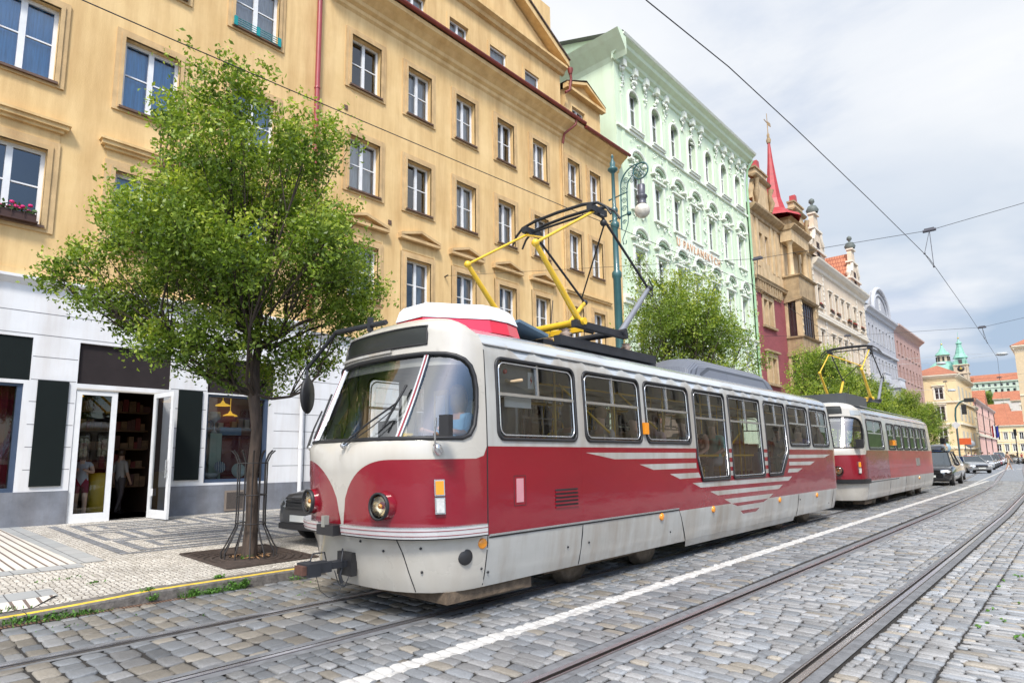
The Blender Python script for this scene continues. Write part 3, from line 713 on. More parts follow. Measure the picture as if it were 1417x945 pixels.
    for S_ in (SR, SL):
        bar(tr, S_, (FRT + .02, z), (y2s(5.33), z - .0), .022, .008, .02, 0, 20); bar(tr, S_, (FRT + .02, z - .022), (y2s(5.33), z - .022), .016, .006, .02, 1, 20)
        bar(tr, S_, (.05, 2.925), (FRT, 2.925), .004, .002, .01, 1, 10) if 0 else None
        bar(tr, S_, (FRT, 2.93), (L - .6, 2.925), .022, .012, .03, 2, 30)
        bar(tr, S_, (FRT, .32), (FRT, 2.94), .016, .002, .01, 1, 24)
        if detailed:
            bar(tr, S_, (y2s(2.74), .31), (y2s(2.74), .83), .012, .002, .01, 1, 8)
            bar(tr, S_, (y2s(5.33), .83), (y2s(5.68), .31), .012, .002, .01, 1, 8)
            bar(tr, S_, (y2s(11.1), .31), (y2s(11.1), .79), .018, .002, .01, 1, 8)
            bar(tr, S_, (NS + T - 2.1, .31), (NS + T - 2.1, .79), .012, .002, .01, 1, 8)
            bar(tr, S_, (.82, .31), (.68, .86), .010, .001, .01, 1, 8)
            bar(tr, S_, (y2s(2.75), .95), (y2s(2.75), 1.78), .005, .001, .01, 3, 8)
            for a, b in ((y2s(1.05), y2s(2.7)), (y2s(2.78), y2s(5.3))): bar(tr, S_, (a, .835), (b, .835), .006, .02, .02, 0, 12)
        else:
            for yy in (4.0, 6.6, 8.4, 10.4): bar(tr, S_, (y2s(yy), .31), (y2s(yy), .86), .012, .002, .01, 1, 8)
    part('trim_strip', tr, [M_alu, M_rub, mat('roof_gutter', (.22, .22, .22), .5), M_red], root)
    # headlights in red pods (sit on the nose)
    for s_ in ((-.585, .585) if detailed else (.585,)):
        P = Vector(SF(s_, 1.18, 0)); hl = MB(); nx = .10 * (1 if s_ > 0 else -1); ax = Vector((nx, -1, .0)).normalized()
        C0 = P - ax * .155
        hl.lathe([(.0, -.02), (.150, 0), (.148, .12), (.138, .20)], C0, ax, 20, 0); hl.lathe([(.138, .20), (.143, .235), (.124, .242), (.118, .215)], C0, ax, 20, 1)
        h = part('headlight', hl, [M_red, M_rub], root)
        hb = MB(); hb.lathe([(.118, .218), (.10, .24), (.05, .252), (0, .255)], C0, ax, 20, 0); part('lens', hb, [M_lens], h)
        hc = MB(); hc.lathe([(.105, .21), (.07, .17), (.03, .15), (0, .15)], C0, ax, 16, 0); hc.sphere(tuple(C0 + ax * .2), .025, 8, 1)
        part('reflector', hc, [mat('lamp_reflector', (.8, .68, .45), .2, metal=.8, var=.3, scale=20), M_orange], h)
    # indicator + marker lamps
    for S_ in (SR, SL):
        s_ = 1.115; q = MB()
        bar(q, S_, (s_, 1.28), (s_, 1.445), .10, .03, .03, 0); bar(q, S_, (s_, 1.10), (s_, 1.265), .10, .03, .03, 0)
        h = part('indicator', q, [M_alu], root)
        q = MB(); bar(q, S_, (s_, 1.295), (s_, 1.43), .075, .042, .02, 0); bar(q, S_, (s_, 1.115), (s_, 1.25), .075, .042, .02, 1); part('lens', q, [M_orange, M_clear], h)
    for yy, vv in ((.9, .765), (4.78, .755), (6.6, .745), (9.87, .725), (12.43, .70)) if detailed else ((9.2, .72),):
        q = MB(); s_ = y2s(yy); p = SR(s_, vv, 0); q.lathe([(.055, -.01), (.055, .014), (.045, .022), (0, .024)], p, (1, -.3 if yy < 1 else 0, 0), 14); part('marker_light', q, [M_orange], root)
    if detailed:
        # grille, hatch, hole, side lamp, skirt bolts
        q = MB(); a, b = y2s(2.18), y2s(2.64)
        for i in range(5):
            v = 1.055 + i * .045; bar(q, SR, (a, v), (b, v), .020, .014, .02, 0); bar(q, SR, (a, v + .022), (b, v + .022), .024, .004, .004, 1)
        part('vent_grille', q, [M_red, M_rub], root)
        q = MB(); bar(q, SR, (y2s(1.53), 1.155), (y2s(1.53), 1.42), .12, .004, .02, 0); 
        for e in (y2s(1.43), y2s(1.63)): bar(q, SR, (e, 1.12), (e, 1.45), .006, .002, .01, 1)
        bar(q, SR, (y2s(1.43), 1.12), (y2s(1.63), 1.12), .006, .002, .01, 1); bar(q, SR, (y2s(1.43), 1.45), (y2s(1.63), 1.45), .006, .002, .01, 1)
        part('inspection_hatch', q, [mat('pink_mesh', (.55, .25, .28), .6), M_rub], root)
        q = MB(); p = SR(1.39, .65, .012); q.lathe([(0, .0), (.075, .0), (.085, -.012)], p, (1, -.30, 0), 20); part('coupling_hole', q, [M_rub], root)
        q = MB(); p = SR(y2s(4.37), 2.06, 0); q.box(p[0] - .01, p[0] + .06, p[1] - .05, p[1] + .05, 1.98, 2.15, 0); part('side_lamp', q, [M_orange], root)
        def bolt(p, ax): q = MB(); q.lathe([(.014, 0), (.013, .012), (0, .014)], p, ax, 8); part('bolt', q, [M_rub], root)
        for yy, vv in ((1.05, .45), (2.45, .56), (2.9, .57), (5.1, .5), (11.2, .66), (13.5, .45)): bolt(SR(y2s(yy), vv, 0), (1, 0, 0))
        for s_, vv in ((.25, .80), (.52, .72), (.90, .76), (.90, .52), (1.68, .80), (1.68, .5)): bolt(SR(s_, vv, 0), (.6, -.8, 0))
        # rear louvres
        q = MB()
        for i in range(7): bar(q, SR, (L - 1.35, 1.0 + i * .03), (L - 1.1, 1.0 + i * .03), .014, .006, .01, 0, 3)
        part('rear_louvre', q, [M_red], root)
        # wipers
        for (b0, b1, t0, t1, ex) in (((.10, 1.81), (.60, 2.25), (.52, 1.98), (.62, 2.45), 1), ((-.95, 1.81), (-1.0, 2.28), (-.96, 1.92), (-1.0, 2.5), 1)):
            q = MB(); A = SF(*b0, .05); Bp = SF(*b1, .09); q.tube([A, SF((b0[0] + b1[0]) / 2, (b0[1] + b1[1]) / 2, .10), Bp], .011, 6, 0)
            A2 = SF(b0[0] + .06, b0[1] - .0, .05); q.tube([A2, SF((b0[0] + b1[0]) / 2 + .06, (b0[1] + b1[1]) / 2 - .04, .09), SF(b1[0] + .0, b1[1] - .06, .09)], .006, 5, 0)
            q.tube([SF(*t0, .045), SF(*t1, .045)], .014, 6, 0)
            q.lathe([(.035, -.03), (.035, .03), (.02, .05), (0, .05)], SF(*b0, .01), (0, -1, 0), 10, 1); part('wiper', q, [M_rub, M_alu], root)
        # driver-side small mirror near the right pane
        q = MB(); p = Vector(SR(1.12, 1.76, 0)); q.tube([p, p + Vector((.05, -.09, .0)), p + Vector((.10, -.14, .14)), p + Vector((.12, -.14, .30))], .010, 6, 0)
        q.lathe([(.05, -.01), (.05, .06), (.03, .10), (0, .1)], p - Vector((0, 0, .03)), (.3, -.6, .5), 10, 0)
        m = part('wing_mirror', q, [M_alu], root)
        q = MB(); c = p + Vector((.12, -.11, .28)); 
        q.box(-.055, .055, -.03, .03, -.105, .105, 0, T=lambda u: (c.x + .11 + u[0], c.y + u[1] + u[0] * .25, c.z - .06 + u[2])); part('mirror_housing', q, [M_rub], m)
        # far-side mirror on its long cranked arm
        q = MB(); a = Vector((-.05, .60, 3.30)); k1 = Vector((-1.0, .50, 3.30)); k2 = Vector((-1.47, .37, 2.86)); k3 = Vector((-1.41, .37, 2.45))
        q.tube([a, k1], .035, 4, 0); q.tube([k1, k2], .032, 4, 0); q.tube([k2, k3], .018, 6, 0); q.box(-.36, -.31, .54, .60, 3.22, 3.40, 0)
        m = part('mirror_arm', q, [M_pbl], root)
        q = MB(); q.lathe([(0, -.035), (.15, -.03), (.165, 0), (.15, .02), (0, .03)], (0, 0, 0), (.85, .52, 0), 20)
        q.v = [(x + k3.x - .02, y + k3.y, 2.50 + z * 1.5) for x, y, z in q.v]; part('round_mirror', q, [M_rub], m)
        # coupler
        q = MB(); q.box(-.17, .17, -.02, .10, .36, .72, 2); q.box(-.08, .08, -.42, .10, .50, .60, 0); q.box(-.11, .11, -.62, -.36, .47, .62, 0); q.box(-.15, .15, -.84, -.60, .44, .63, 0)
        q.box(-.10, .10, -.92, -.84, .47, .60, 1); q.tube([(-.13, -.60, .63), (-.13, -.55, .73), (-.13, -.32, .73), (-.13, -.28, .60)], .012, 6, 0)
        q.tube([(.12, -.18, .60), (.12, -.16, .74), (.05, -.10, .78), (.0, -.08, .70)], .012, 6, 0); q.tube([(.04, -.1, .5), (.04, -.14, .38), (.05, -.10, .26)], .03, 6, 0)
        q.tube([(.02, -.60, .44), (.03, -.52, .20), (.05, -.36, .08), (.07, -.2, .10), (.08, -.08, .3)], .006, 5, 0)
        q.tube([(.1, -.3, .48), (.13, -.24, .28), (.14, -.12, .22), (.12, -.02, .36)], .008, 5, 0);
        q.v = [(x * .8, .10 + (y - .10) * .60 + .02, .54 + (z - .54) * .68) for x, y, z in q.v]
        part('coupler', q, [M_pbl, mat('rusty_metal', (.11, .05, .035), .8, var=.4, scale=20), M_rub], root)
        # number window sign bracket above screen
        q = MB(); bar(q, SF, (-.9, 2.885), (.25, 2.885), .03, .03, .03, 0); part('drip_rail', q, [M_grey], root)
    else:
        q = MB(); q.tube([(0, .1, .5), (0, -.5, .5)], .06, 8, 0); q.lathe([(.12, 0), (.12, .1), (0, .1)], (.35, -.15, .55), (0, -1, 0), 12, 0); part('coupler', q, [M_pbl], root)
        q = MB(); p = SR(y2s(5.0), 2.08, 0); q.box(p[0] - .01, p[0] + .07, p[1] - .12, p[1] + .12, 1.96, 2.14, 0); part('side_lamp', q, [M_orange], root)
        q = MB(); q.box(1.24, 1.262, 8.75, 9.5, 1.2, 1.5, 0); part('side_vent', q, [M_intd], root)
        q = MB(); c = Vector((1.15, .28, 1.98)); q.box(c.x, c.x + .2, c.y - .05, c.y + .05, c.z - .13, c.z + .13); part('wing_mirror', q, [M_rub], root)
        q = MB(); bar(q, SR, (1.0, 2.93), (1.55, 2.93), .16, .012, .01, 0); part('number_window', q, [mat('dull_window', (.35, .38, .40), .2, coat=.5)], root)
    if detailed:
        q = MB(); a, b = 5.68, 10.98
        for S_ in (SR, SL):
            n = 10; vs_ = []
            for i in range(n + 1):
                y = a + (b - a) * i / n; vs_ += [S_(y2s(y), .315, .002), S_(y2s(y + (.06 if i == 0 else 0)), .205, .0)]
            q.add(vs_, [(i * 2, i * 2 + 2, i * 2 + 3, i * 2 + 1) for i in range(n)], 0)
        part('skirt_extension', q, [M_grey], root)
    # undercarriage, wheels
    u = MB()
    u.box(-1.0, 1.0, 1.1, T - 1.2, .34, .9, 0)
    for yb in (2.2, T - 5.0) if detailed else (2.4, T - 4.6):
        u.box(-.95, -.82, yb + .1, yb + 2.4, .22, .52, 1); u.box(.82, .95, yb + .1, yb + 2.4, .22, .52, 1)
    u.box(.75, 1.08, 1.0, 1.9, .16, .32, 1); u.box(-1.08, -.75, 1.0, 1.9, .16, .32, 1)
    if detailed: u.box(-1.05, 1.10, .55, 1.75, .18, .30, 1)
    part('undercarriage', u, [M_dark, M_brown], root)
    for yb in ((2.7, 4.6, T - 4.4, T - 2.5) if detailed else (2.9, 4.8, T - 4.2, T - 2.3)):
        q = MB()
        for sx in (-1, 1):
            q.lathe([(0, -.03), (.2, -.03), (.26, -.01), (.34, -.01), (.345, .10), (.375, .11), (.375, .135), (0, .135)], (sx * .835, yb + .35, .352), (-sx, 0, 0), 28, 0)
        q.tube([(-.8, yb + .35, .35), (.8, yb + .35, .35)], .06, 8, 0); part('wheel_set', q, [M_wheel], root)
    # interior: floor, dark lower walls, ceiling panel, seats, yellow poles
    q = MB(); q.box(-1.16, 1.16, .9, T - 1.1, .84, .88, 0); q.box(-1.17, -1.15, .9, T - 1.1, .88, 1.84, 1)
    if detailed:
        q.box(1.15, 1.17, .9, 6.0, .88, 1.84, 1); q.box(1.15, 1.17, 10.7, T - 1.1, .88, 1.84, 1); q.box(1.15, 1.17, 6.0, 10.7, .88, 1.2, 1)
        q.box(-.55, 1.12, 1.62, 1.66, .88, 2.75, 0); q.box(-1.1, -.75, 1.62, 1.66, .88, 2.75, 0)
        q.box(.45, 1.13, 1.3, 2.05, 2.36, 2.80, 2)
    else: q.box(1.15, 1.17, .9, T - 1.1, .88, 1.80, 1)
    q.box(-1.05, 1.05, 1.2, T - 1.2, 2.86, 2.88, 2)
    part('interior_lining', q, [M_intd, M_int, mat('cabinet_grey', (.17, .165, .155), .6)], root)
    if detailed:
        q = MB(); q.box(-1.0, 1.0, .30, .78, 1.45, 1.82, 0); q.box(-.95, .95, .26, .5, 1.82, 1.87, 0); q.box(.12, .42, .38, .42, 1.87, 2.08, 1); q.box(-.98, -.83, .5, .53, 1.9, 2.1, 1)
        for k in range(4): q.sphere((.55 + k * .07, .42, 1.885), .02, 6, 1)
        q.box(.45, .60, .40, .5, 1.87, 1.93, 2); q.box(.46, .50, .45, .49, 1.9, 2.35, 3)
        part('dashboard', q, [M_bluep, M_rub, M_yelp, M_int], root)
        q = MB(); q.box(-.30, -.02, 1.58, 1.61, 1.9, 2.55, 0); q.box(-.25, -.07, 1.575, 1.58, 1.97, 2.48, 1); q.box(.42, .7, 1.58, 1.61, 1.9, 2.55, 0); q.box(.46, .66, 1.575, 1.58, 1.97, 2.48, 1)
        part('cab_partition_window', q, [mat('cab_yellow_frame', (.62, .52, .26), .5), M_int], root)
        # papers and sign on the cabinet behind the first window
        q = MB(); q.box(1.131, 1.136, 1.84, 1.95, 2.48, 2.68, 0); q.sphere((1.14, 1.42, 2.65), .03, 8, 1); q.tube([(1.13, 1.45, 2.55), (1.19, 1.45, 2.53), (1.2, 1.65, 2.56)], .022, 6, 2); q.box(1.12, 1.13, 1.42, 1.9, 2.24, 2.37, 0)
        q.prism([(1.137, 1.90, 2.64), (1.137, 1.875, 2.575), (1.137, 1.895, 2.575), (1.137, 1.885, 2.52), (1.137, 1.92, 2.59), (1.137, 1.90, 2.59)], (.002, 0, 0), 3)
        part('notice_paper', q, [mat('paper_white', (.7, .7, .68), .7), M_redlamp, M_seat, M_redlamp], root)
        for y in list(np.arange(3.2, 5.8, .75)) + list(np.arange(6.6, 7.4, .75)) + list(np.arange(11.0, 14.0, .75)):
            for x in (.78, -.75):
                if x > 0 and 6.2 < y < 10.6: continue
                q = MB(); q.box(x - .22, x + .22, y, y + .42, 1.26, 1.31, 0); q.add([(x - .22, y + .40, 1.3), (x + .22, y + .40, 1.3), (x + .2, y + .50, 1.98), (x - .2, y + .50, 1.98), (x - .22, y + .44, 1.3), (x + .22, y + .44, 1.3), (x + .2, y + .54, 1.98), (x - .2, y + .54, 1.98)], [(0, 1, 2, 3), (7, 6, 5, 4), (0, 3, 7, 4), (1, 5, 6, 2), (3, 2, 6, 7)], 0)
                q.tube([(x, y + .2, .88), (x, y + .2, 1.27)], .03, 6, 1); part('seat', q, [M_seat, M_intd], root)
        q = MB()
        for y in (2.9, 4.4, 5.95, 7.45, 9.25, 10.7, 12.3): 
            q.tube([(.72, y, .88), (.72, y, 2.86)], .019, 6, 0); q.tube([(-.5, y + .3, .88), (-.5, y + .3, 2.86)], .019, 6, 0)
        for x in (.62, -.62): q.tube([(x, 2.7, 2.66), (x, 13.8, 2.66)], .017, 6, 0)
        q.tube([(1.08, 6.15, 1.66), (1.08, 7.3, 1.66)], .022, 6, 0); q.tube([(1.08, 7.6, 1.66), (1.08, 9.0, 1.66)], .022, 6, 0); q.tube([(.7, 8.1, 1.5), (.95, 8.7, 2.1), (.72, 9.2, 2.1)], .022, 6, 0)
        q.tube([(.72, 3.0, 2.66), (.95, 3.9, 2.0)], .018, 6, 0); q.tube([(.72, 4.5, 2.66), (.95, 5.3, 2.1)], .018, 6, 0); part('grab_rail', q, [M_yelp], root)
        # roof ventilator: red flared base, white cap
        def oct_(mb, zb, zt, k0, k1, mi, rd=.0):
            base_ = [(-.28, .85), (.28, .85), (.78, 1.62), (.80, 1.95), (.72, 2.25), (-.72, 2.25), (-.80, 1.95), (-.78, 1.62)]
            P_ = dens(base_, .12); n = len(P_); cx, cy = 0, 1.6
            lv = [(k0, zb), (k1 + .01, zt - rd), (k1 - rd * .9 - .005, zt)]
            vs = [(cx + p[0] * a, cy + (p[1] - cy) * a, z) for a, z in lv for p in P_]
            mb.add(vs, [(l * n + i, l * n + (i + 1) % n, (l + 1) * n + (i + 1) % n, (l + 1) * n + i) for l in range(2) for i in range(n)], mi, False)
            mb.add(vs[2 * n:], [tuple(range(n))], mi)
        q = MB(); oct_(q, 3.20, 3.37, .96, .90, 0); part('ventilator_base', q, [M_redv], root)
        q = MB(); oct_(q, 3.37, 3.57, .93, .86, 0, .06); part('ventilator_cap', q, [mat('white_roof_plastic', (.72, .74, .77), .25, coat=.4, var=.06)], root)
        # tilted dark plate behind it
        q = MB(); q.prism([(-.50, 2.30, 3.46), (.62, 2.30, 3.46), (.62, 2.31, 3.50), (-.50, 2.31, 3.50)], (0, .62, -.12), 0)
        part('roof_deflector', q, [mat('deflector_blue_grey', (.10, .16, .22), .4)], root)
        # long ribbed grey unit further back
        q = MB(); n = 10
        y0, y1 = 7.35, 12.3
        secs = [(y0, .0), (y0 + .1, .55), (y0 + .4, .9), (y0 + .8, 1), (y1 - 1.2, 1), (y1 - .7, .85), (y1 - .3, .5), (y1, 0)]
        vs_ = []
        for (yy, hh) in secs:
            for i in range(n + 1):
                a = math.pi * i / n; vs_.append((.66 * math.cos(a) * (.7 + .3 * hh), yy, 3.14 + (.52 * hh) * math.sin(a) ** .55 + .02))
        q.add(vs_, [(a * (n + 1) + i, a * (n + 1) + i + 1, (a + 1) * (n + 1) + i + 1, (a + 1) * (n + 1) + i) for a in range(len(secs) - 1) for i in range(n)], 0, False)
        part('roof_unit', q, [M_runit], root)
        q = MB(); q.box(-.5, .5, 2.95, 6.2, 3.26, 3.34, 0); q.box(-.62, -.5, 3.2, 6.0, 3.28, 3.42, 0); q.box(.5, .62, 3.2, 6.0, 3.28, 3.42, 0)
        for x in (-.5, .5):
            for y in (3.5, 5.2): q.lathe([(.07, 0), (.1, .03), (.05, .06), (.1, .09), (.05, .12), (.08, .15)], (x, y, 3.40), (0, 0, 1), 10, 1)
        part('roof_rack', q, [M_pbl, mat('insulator', (.4, .3, .24), .3)], root)
    else:
        q = MB(); q.box(-.7, .7, 1.5, 4.2, 3.25, 3.62, 0); part('roof_unit', q, [mat('dark_roof_box', (.07, .075, .08), .5)], root)
        q = MB(); q.tube([(1.1, 1.4, 3.15), (1.1, T - 1.5, 3.12)], .012, 5, 0); part('roof_conduit', q, [M_grey], root)
        for k in range(9):
            q = MB(); y = 2.4 + k * 1.1; x = .75
            q.box(x - .22, x + .22, y, y + .42, 1.26, 1.31, 0); q.box(x - .2, x + .2, y + .42, y + .46, 1.3, 1.95, 0); part('seat', q, [M_seat], root)
        q = MB(); q.tube([(.62, 2.0, 2.6), (.62, T - 2, 2.6)], .017, 6, 0); 
        for y in (3.9, 6.5, 9.2): q.tube([(.7, y, .88), (.7, y, 2.86)], .018, 6, 0)
        part('grab_rail', q, [M_yelp], root)
M_redv = mat('ventilator_red', (.62, .01, .04), .22, var=.08, coat=.6)
M_runit = brickmat('ribbed_grey_unit', (.16, .175, .21), (.14, .155, .19), (.07, .08, .10), 1.0, 3.0, .035, rough=.4, msize=.006, bump=.5, axes=(0, 0, R(90)), off=0)

def build_panto(root, y0, flip=1):
    """diamond pantograph, base centre at local y0"""
    h = .68; zb = 3.60; zk = 4.63; zh = 5.62
    def P(x, y, z): return (x, y0 + y * flip, z)
    q = MB(); q.tube([P(-.78, -.57, zb + .06), P(.78, -.57, zb + .06)], .055, 10, 0); q.tube([P(-.78, .57, zb + .06), P(.78, .57, zb + .06)], .055, 10, 1)
    q.box(h - .05, h + .05, y0 - .72, y0 + .72, zb - .03, zb + .07, 1); q.box(-h - .05, -h + .05, y0 - .72, y0 + .72, zb - .03, zb + .07, 1)
    q.box(-.4, .5, y0 - .3, y0 - .22, zb - .02, zb + .06, 0); q.tube([P(-.3, -.4, zb + .1), P(-.2, .3, zb + .12)], .05, 8, 0); q.tube([P(.2, -.5, zb + .12), P(.25, .4, zb + .1)], .03, 6, 1)
    q.lathe([(.1, 0), (.12, .12), (.08, .2), (0, .22)], P(0, 0, zb), (0, 0, 1), 12, 1)
    b = part('pantograph_base', q, [M_yelp, M_pbl], root)
    q = MB()
    for x in (h, -h): q.tube([P(x, -.57, zb + .06), P(x, -1.58, zk)], [.052, .038], 10, 0); q.sphere(P(x, -1.58, zk), .06, 8, 0)
    q.tube([P(-h, -1.58, zk), P(-h, -.10, zh - .10)], .021, 8, 0); q.tube([P(h, -1.58, zk), P(h, -.02, zh - .04)], .022, 8, 0)
    q.tube([P(h, -1.35, zk + .13), P(-h, -.15, zh - .14)], .018, 6, 0)
    part('pantograph_arm', q, [M_yelp], root)
    q = MB()
    for x in (h, -h): q.tube([P(x, .57, zb + .06), P(x, 1.55, zk - .04)], [.055, .04], 10, 0 if x > 0 else 2); q.sphere(P(x, 1.55, zk - .04), .06, 8, 1)
    for x in (h, -h): q.tube([P(x, 1.55, zk - .04), P(x, .10, zh - .08)], .022, 6, 1)
    q.tube([P(-h, 1.45, zk + .02), P(h, .2, zh - .22)], .014, 6, 1); q.sphere(P(h, .18, zh - .2), .06, 8, 1)
    q.tube([P(h + .04, 1.50, zk + .12), P(h + .04, 1.62, zk + .02), P(h + .04, 1.6, zk - .18), P(h + .04, 1.46, zk - .14)], .014, 5, 1)
    q.tube([P(-.1, -.3, zb), P(-.1, -.2, zb + .6)], .008, 5, 1)
    part('pantograph_arm', q, [mat('grey_tube', (.28, .29, .32), .4, metal=.5), M_pbl, M_yelp], root)
    q = MB()
    for dy in (-.13, .13):
        pts = [P(-1.02, dy, zh - .24), P(-.93, dy, zh - .09), P(-.78, dy, zh + .02), P(-.5, dy, zh + .07), P(0, dy, zh + .085), P(.5, dy, zh + .07), P(.78, dy, zh + .02), P(.93, dy, zh - .09), P(1.02, dy, zh - .24)]
        q.tube(pts, [.018, .02, .025, .03, .03, .03, .025, .02, .018], 6, 0)
    for x in (-h, h): q.box(x - .05, x + .05, y0 - .22, y0 + .22, zh - .10, zh + .0, 0); q.tube([P(x, -.2, zh - .05), P(x, .2, zh - .05)], .03, 6, 0); q.tube([P(x - .1, 0, zh - .02), P(x + .1, .05, zh - .16)], .02, 6, 0)
    q.tube([P(-h, 0, zh - .05), P(h, 0, zh - .05)], .022, 6, 0)
    part('pantograph_head', q, [M_pbl], root)

t1 = thing('tram', 'red and cream tram with grey striped chevrons, nearest, its yellow pantograph raised', 'tram', (-5.91, 3.83, 0))
build_tram(t1, 14.92, True); build_panto(t1, 4.18)
t2 = thing('tram', 'second tram with faded red side and plain grey skirt coupled behind the chevron one', 'tram', (-5.91, 20.42, 0))
build_tram(t2, 13.4, False); build_panto(t2, 5.6)
# ------------------------------------------------------------------ facades
class Fac:
    """facade frame: u along the wall, d outwards, z up; local coordinates of the building's root"""
    def __init__(s, O=(0, 0, 0), U=(0, 1, 0), Nn=(1, 0, 0)): s.O = Vector(O); s.U = Vector(U); s.N = Vector(Nn)
    def p(s, u, z, d=0): return tuple(s.O + s.U * u + s.N * d + Vector((0, 0, z)))
    def box(s, mb, u0, u1, z0, z1, d0, d1, mi=0):
        vs = [s.p(u, z, d) for z in (z0, z1) for u in (u0, u1) for d in (d0, d1)]
        mb.add(vs, [(0, 2, 3, 1), (4, 5, 7, 6), (0, 1, 5, 4), (2, 6, 7, 3), (0, 4, 6, 2), (1, 3, 7, 5)], mi)
    def wall(s, mb, u0, u1, z0, z1, holes, depth=.22, mi=0, mr=None, d=0):
        mr = mi if mr is None else mr
        us = sorted({u0, u1} | {h[0] for h in holes} | {h[1] for h in holes}); zs = sorted({z0, z1} | {h[2] for h in holes} | {h[3] for h in holes})
        us = [u for u in us if u0 <= u <= u1]; zs = [z for z in zs if z0 <= z <= z1]
        for a, b in zip(us[:-1], us[1:]):
            run = None
            for c, e in zip(zs[:-1], zs[1:]):
                mu, mz = (a + b) / 2, (c + e) / 2
                hole = any(h[0] < mu < h[1] and h[2] < mz < h[3] for h in holes)
                if hole:
                    if run: mb.quad(s.p(a, run[0], d), s.p(b, run[0], d), s.p(b, run[1], d), s.p(a, run[1], d), mi); run = None
                else: run = (run[0] if run else c, e)
            if run: mb.quad(s.p(a, run[0], d), s.p(b, run[0], d), s.p(b, run[1], d), s.p(a, run[1], d), mi)
        for a, b, c, e in holes:
            P = lambda u, z, dd: s.p(u, z, dd)
            mb.quad(P(a, c, d), P(b, c, d), P(b, c, d - depth), P(a, c, d - depth), mr); mb.quad(P(a, e, d), P(a, e, d - depth), P(b, e, d - depth), P(b, e, d), mr)
            mb.quad(P(a, c, d), P(a, c, d - depth), P(a, e, d - depth), P(a, e, d), mr); mb.quad(P(b, c, d), P(b, e, d), P(b, e, d - depth), P(b, c, d - depth), mr)
    def surround(s, mb, u0, u1, z0, z1, w=.16, d=.035, mi=0, step=True, sill=True, si=None):
        for a, dd in ((w, d), (w * .45, d * 1.7)) if step else ((w, d),):
            s.box(mb, u0 - a, u0 - .002, z0 - a * .6, z1 + a, .002, dd, mi); s.box(mb, u1 + .002, u1 + a, z0 - a * .6, z1 + a, .002, dd, mi)
            s.box(mb, u0 - .002, u1 + .002, z1 + .002, z1 + a, .002, dd * .98, mi)
            if dd == d: s.box(mb, u0 - .002, u1 + .002, z0 - a * .6, z0 - .002, .002, dd * .98, mi)
        if sill: s.box(mb, u0 - .06, u1 + .06, z0 - .06, z0 - .003, -.15, d + .07, mi + 1 if si is None else si)
    def cornice(s, mb, u0, u1, z0, prof, mi=0, ends=True):
        """prof: [(d, z)] polyline outwards, closed back to the wall"""
        pts0 = [s.p(u0, z0 + z, d) for d, z in prof]; pts1 = [s.p(u1, z0 + z, d) for d, z in prof]; n = len(prof)
        mb.add(pts0 + pts1, [(i, i + 1, n + i + 1, n + i) for i in range(n - 1)] + ([tuple(range(n - 1, -1, -1)), tuple(range(n, 2 * n))] if ends else []), mi)
    def pediment(s, mb, u0, u1, z0, h, d=.16, t=.10, mi=0):
        um = (u0 + u1) / 2
        s.box(mb, u0, u1, z0, z0 + t, .002, d, mi)
        for (a, b) in ((u0, um), (u1, um)):
            poly = [s.p(a, z0 + t + .002, .002), s.p(b, z0 + h, .002), s.p(b, z0 + h + t, .002), s.p(a, z0 + 2 * t, .002)]
            mb.prism(poly, s.N * d, mi)
        mb.prism([s.p(u0 + .05, z0 + t, .002), s.p(u1 - .05, z0 + t, .002), s.p(um, z0 + h + .01, .002)], s.N * .03, mi)
M_wframe = mat('white_window_wood', (.74, .75, .76), .45, var=.08, scale=4)
M_gwin = glass('house_glass', (.93, .95, .96), 1.55, .14, .01, .10)
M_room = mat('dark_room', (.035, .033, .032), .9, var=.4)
M_curt = mat('white_curtain', (.78, .79, .80), .9, var=.2, scale=3, sc3=(1, 8, .6))
M_cursky = mat('sky_reflection_curtain', (.18, .50, .92), .9, var=.3, scale=3, sc3=(1, 9, .5))  # blue of the sky mirrored in the panes, put into the cloth colour
M_red_c = mat('red_curtain', (.20, .008, .02), .8, var=.4, scale=2, sc3=(1, 9, .5))
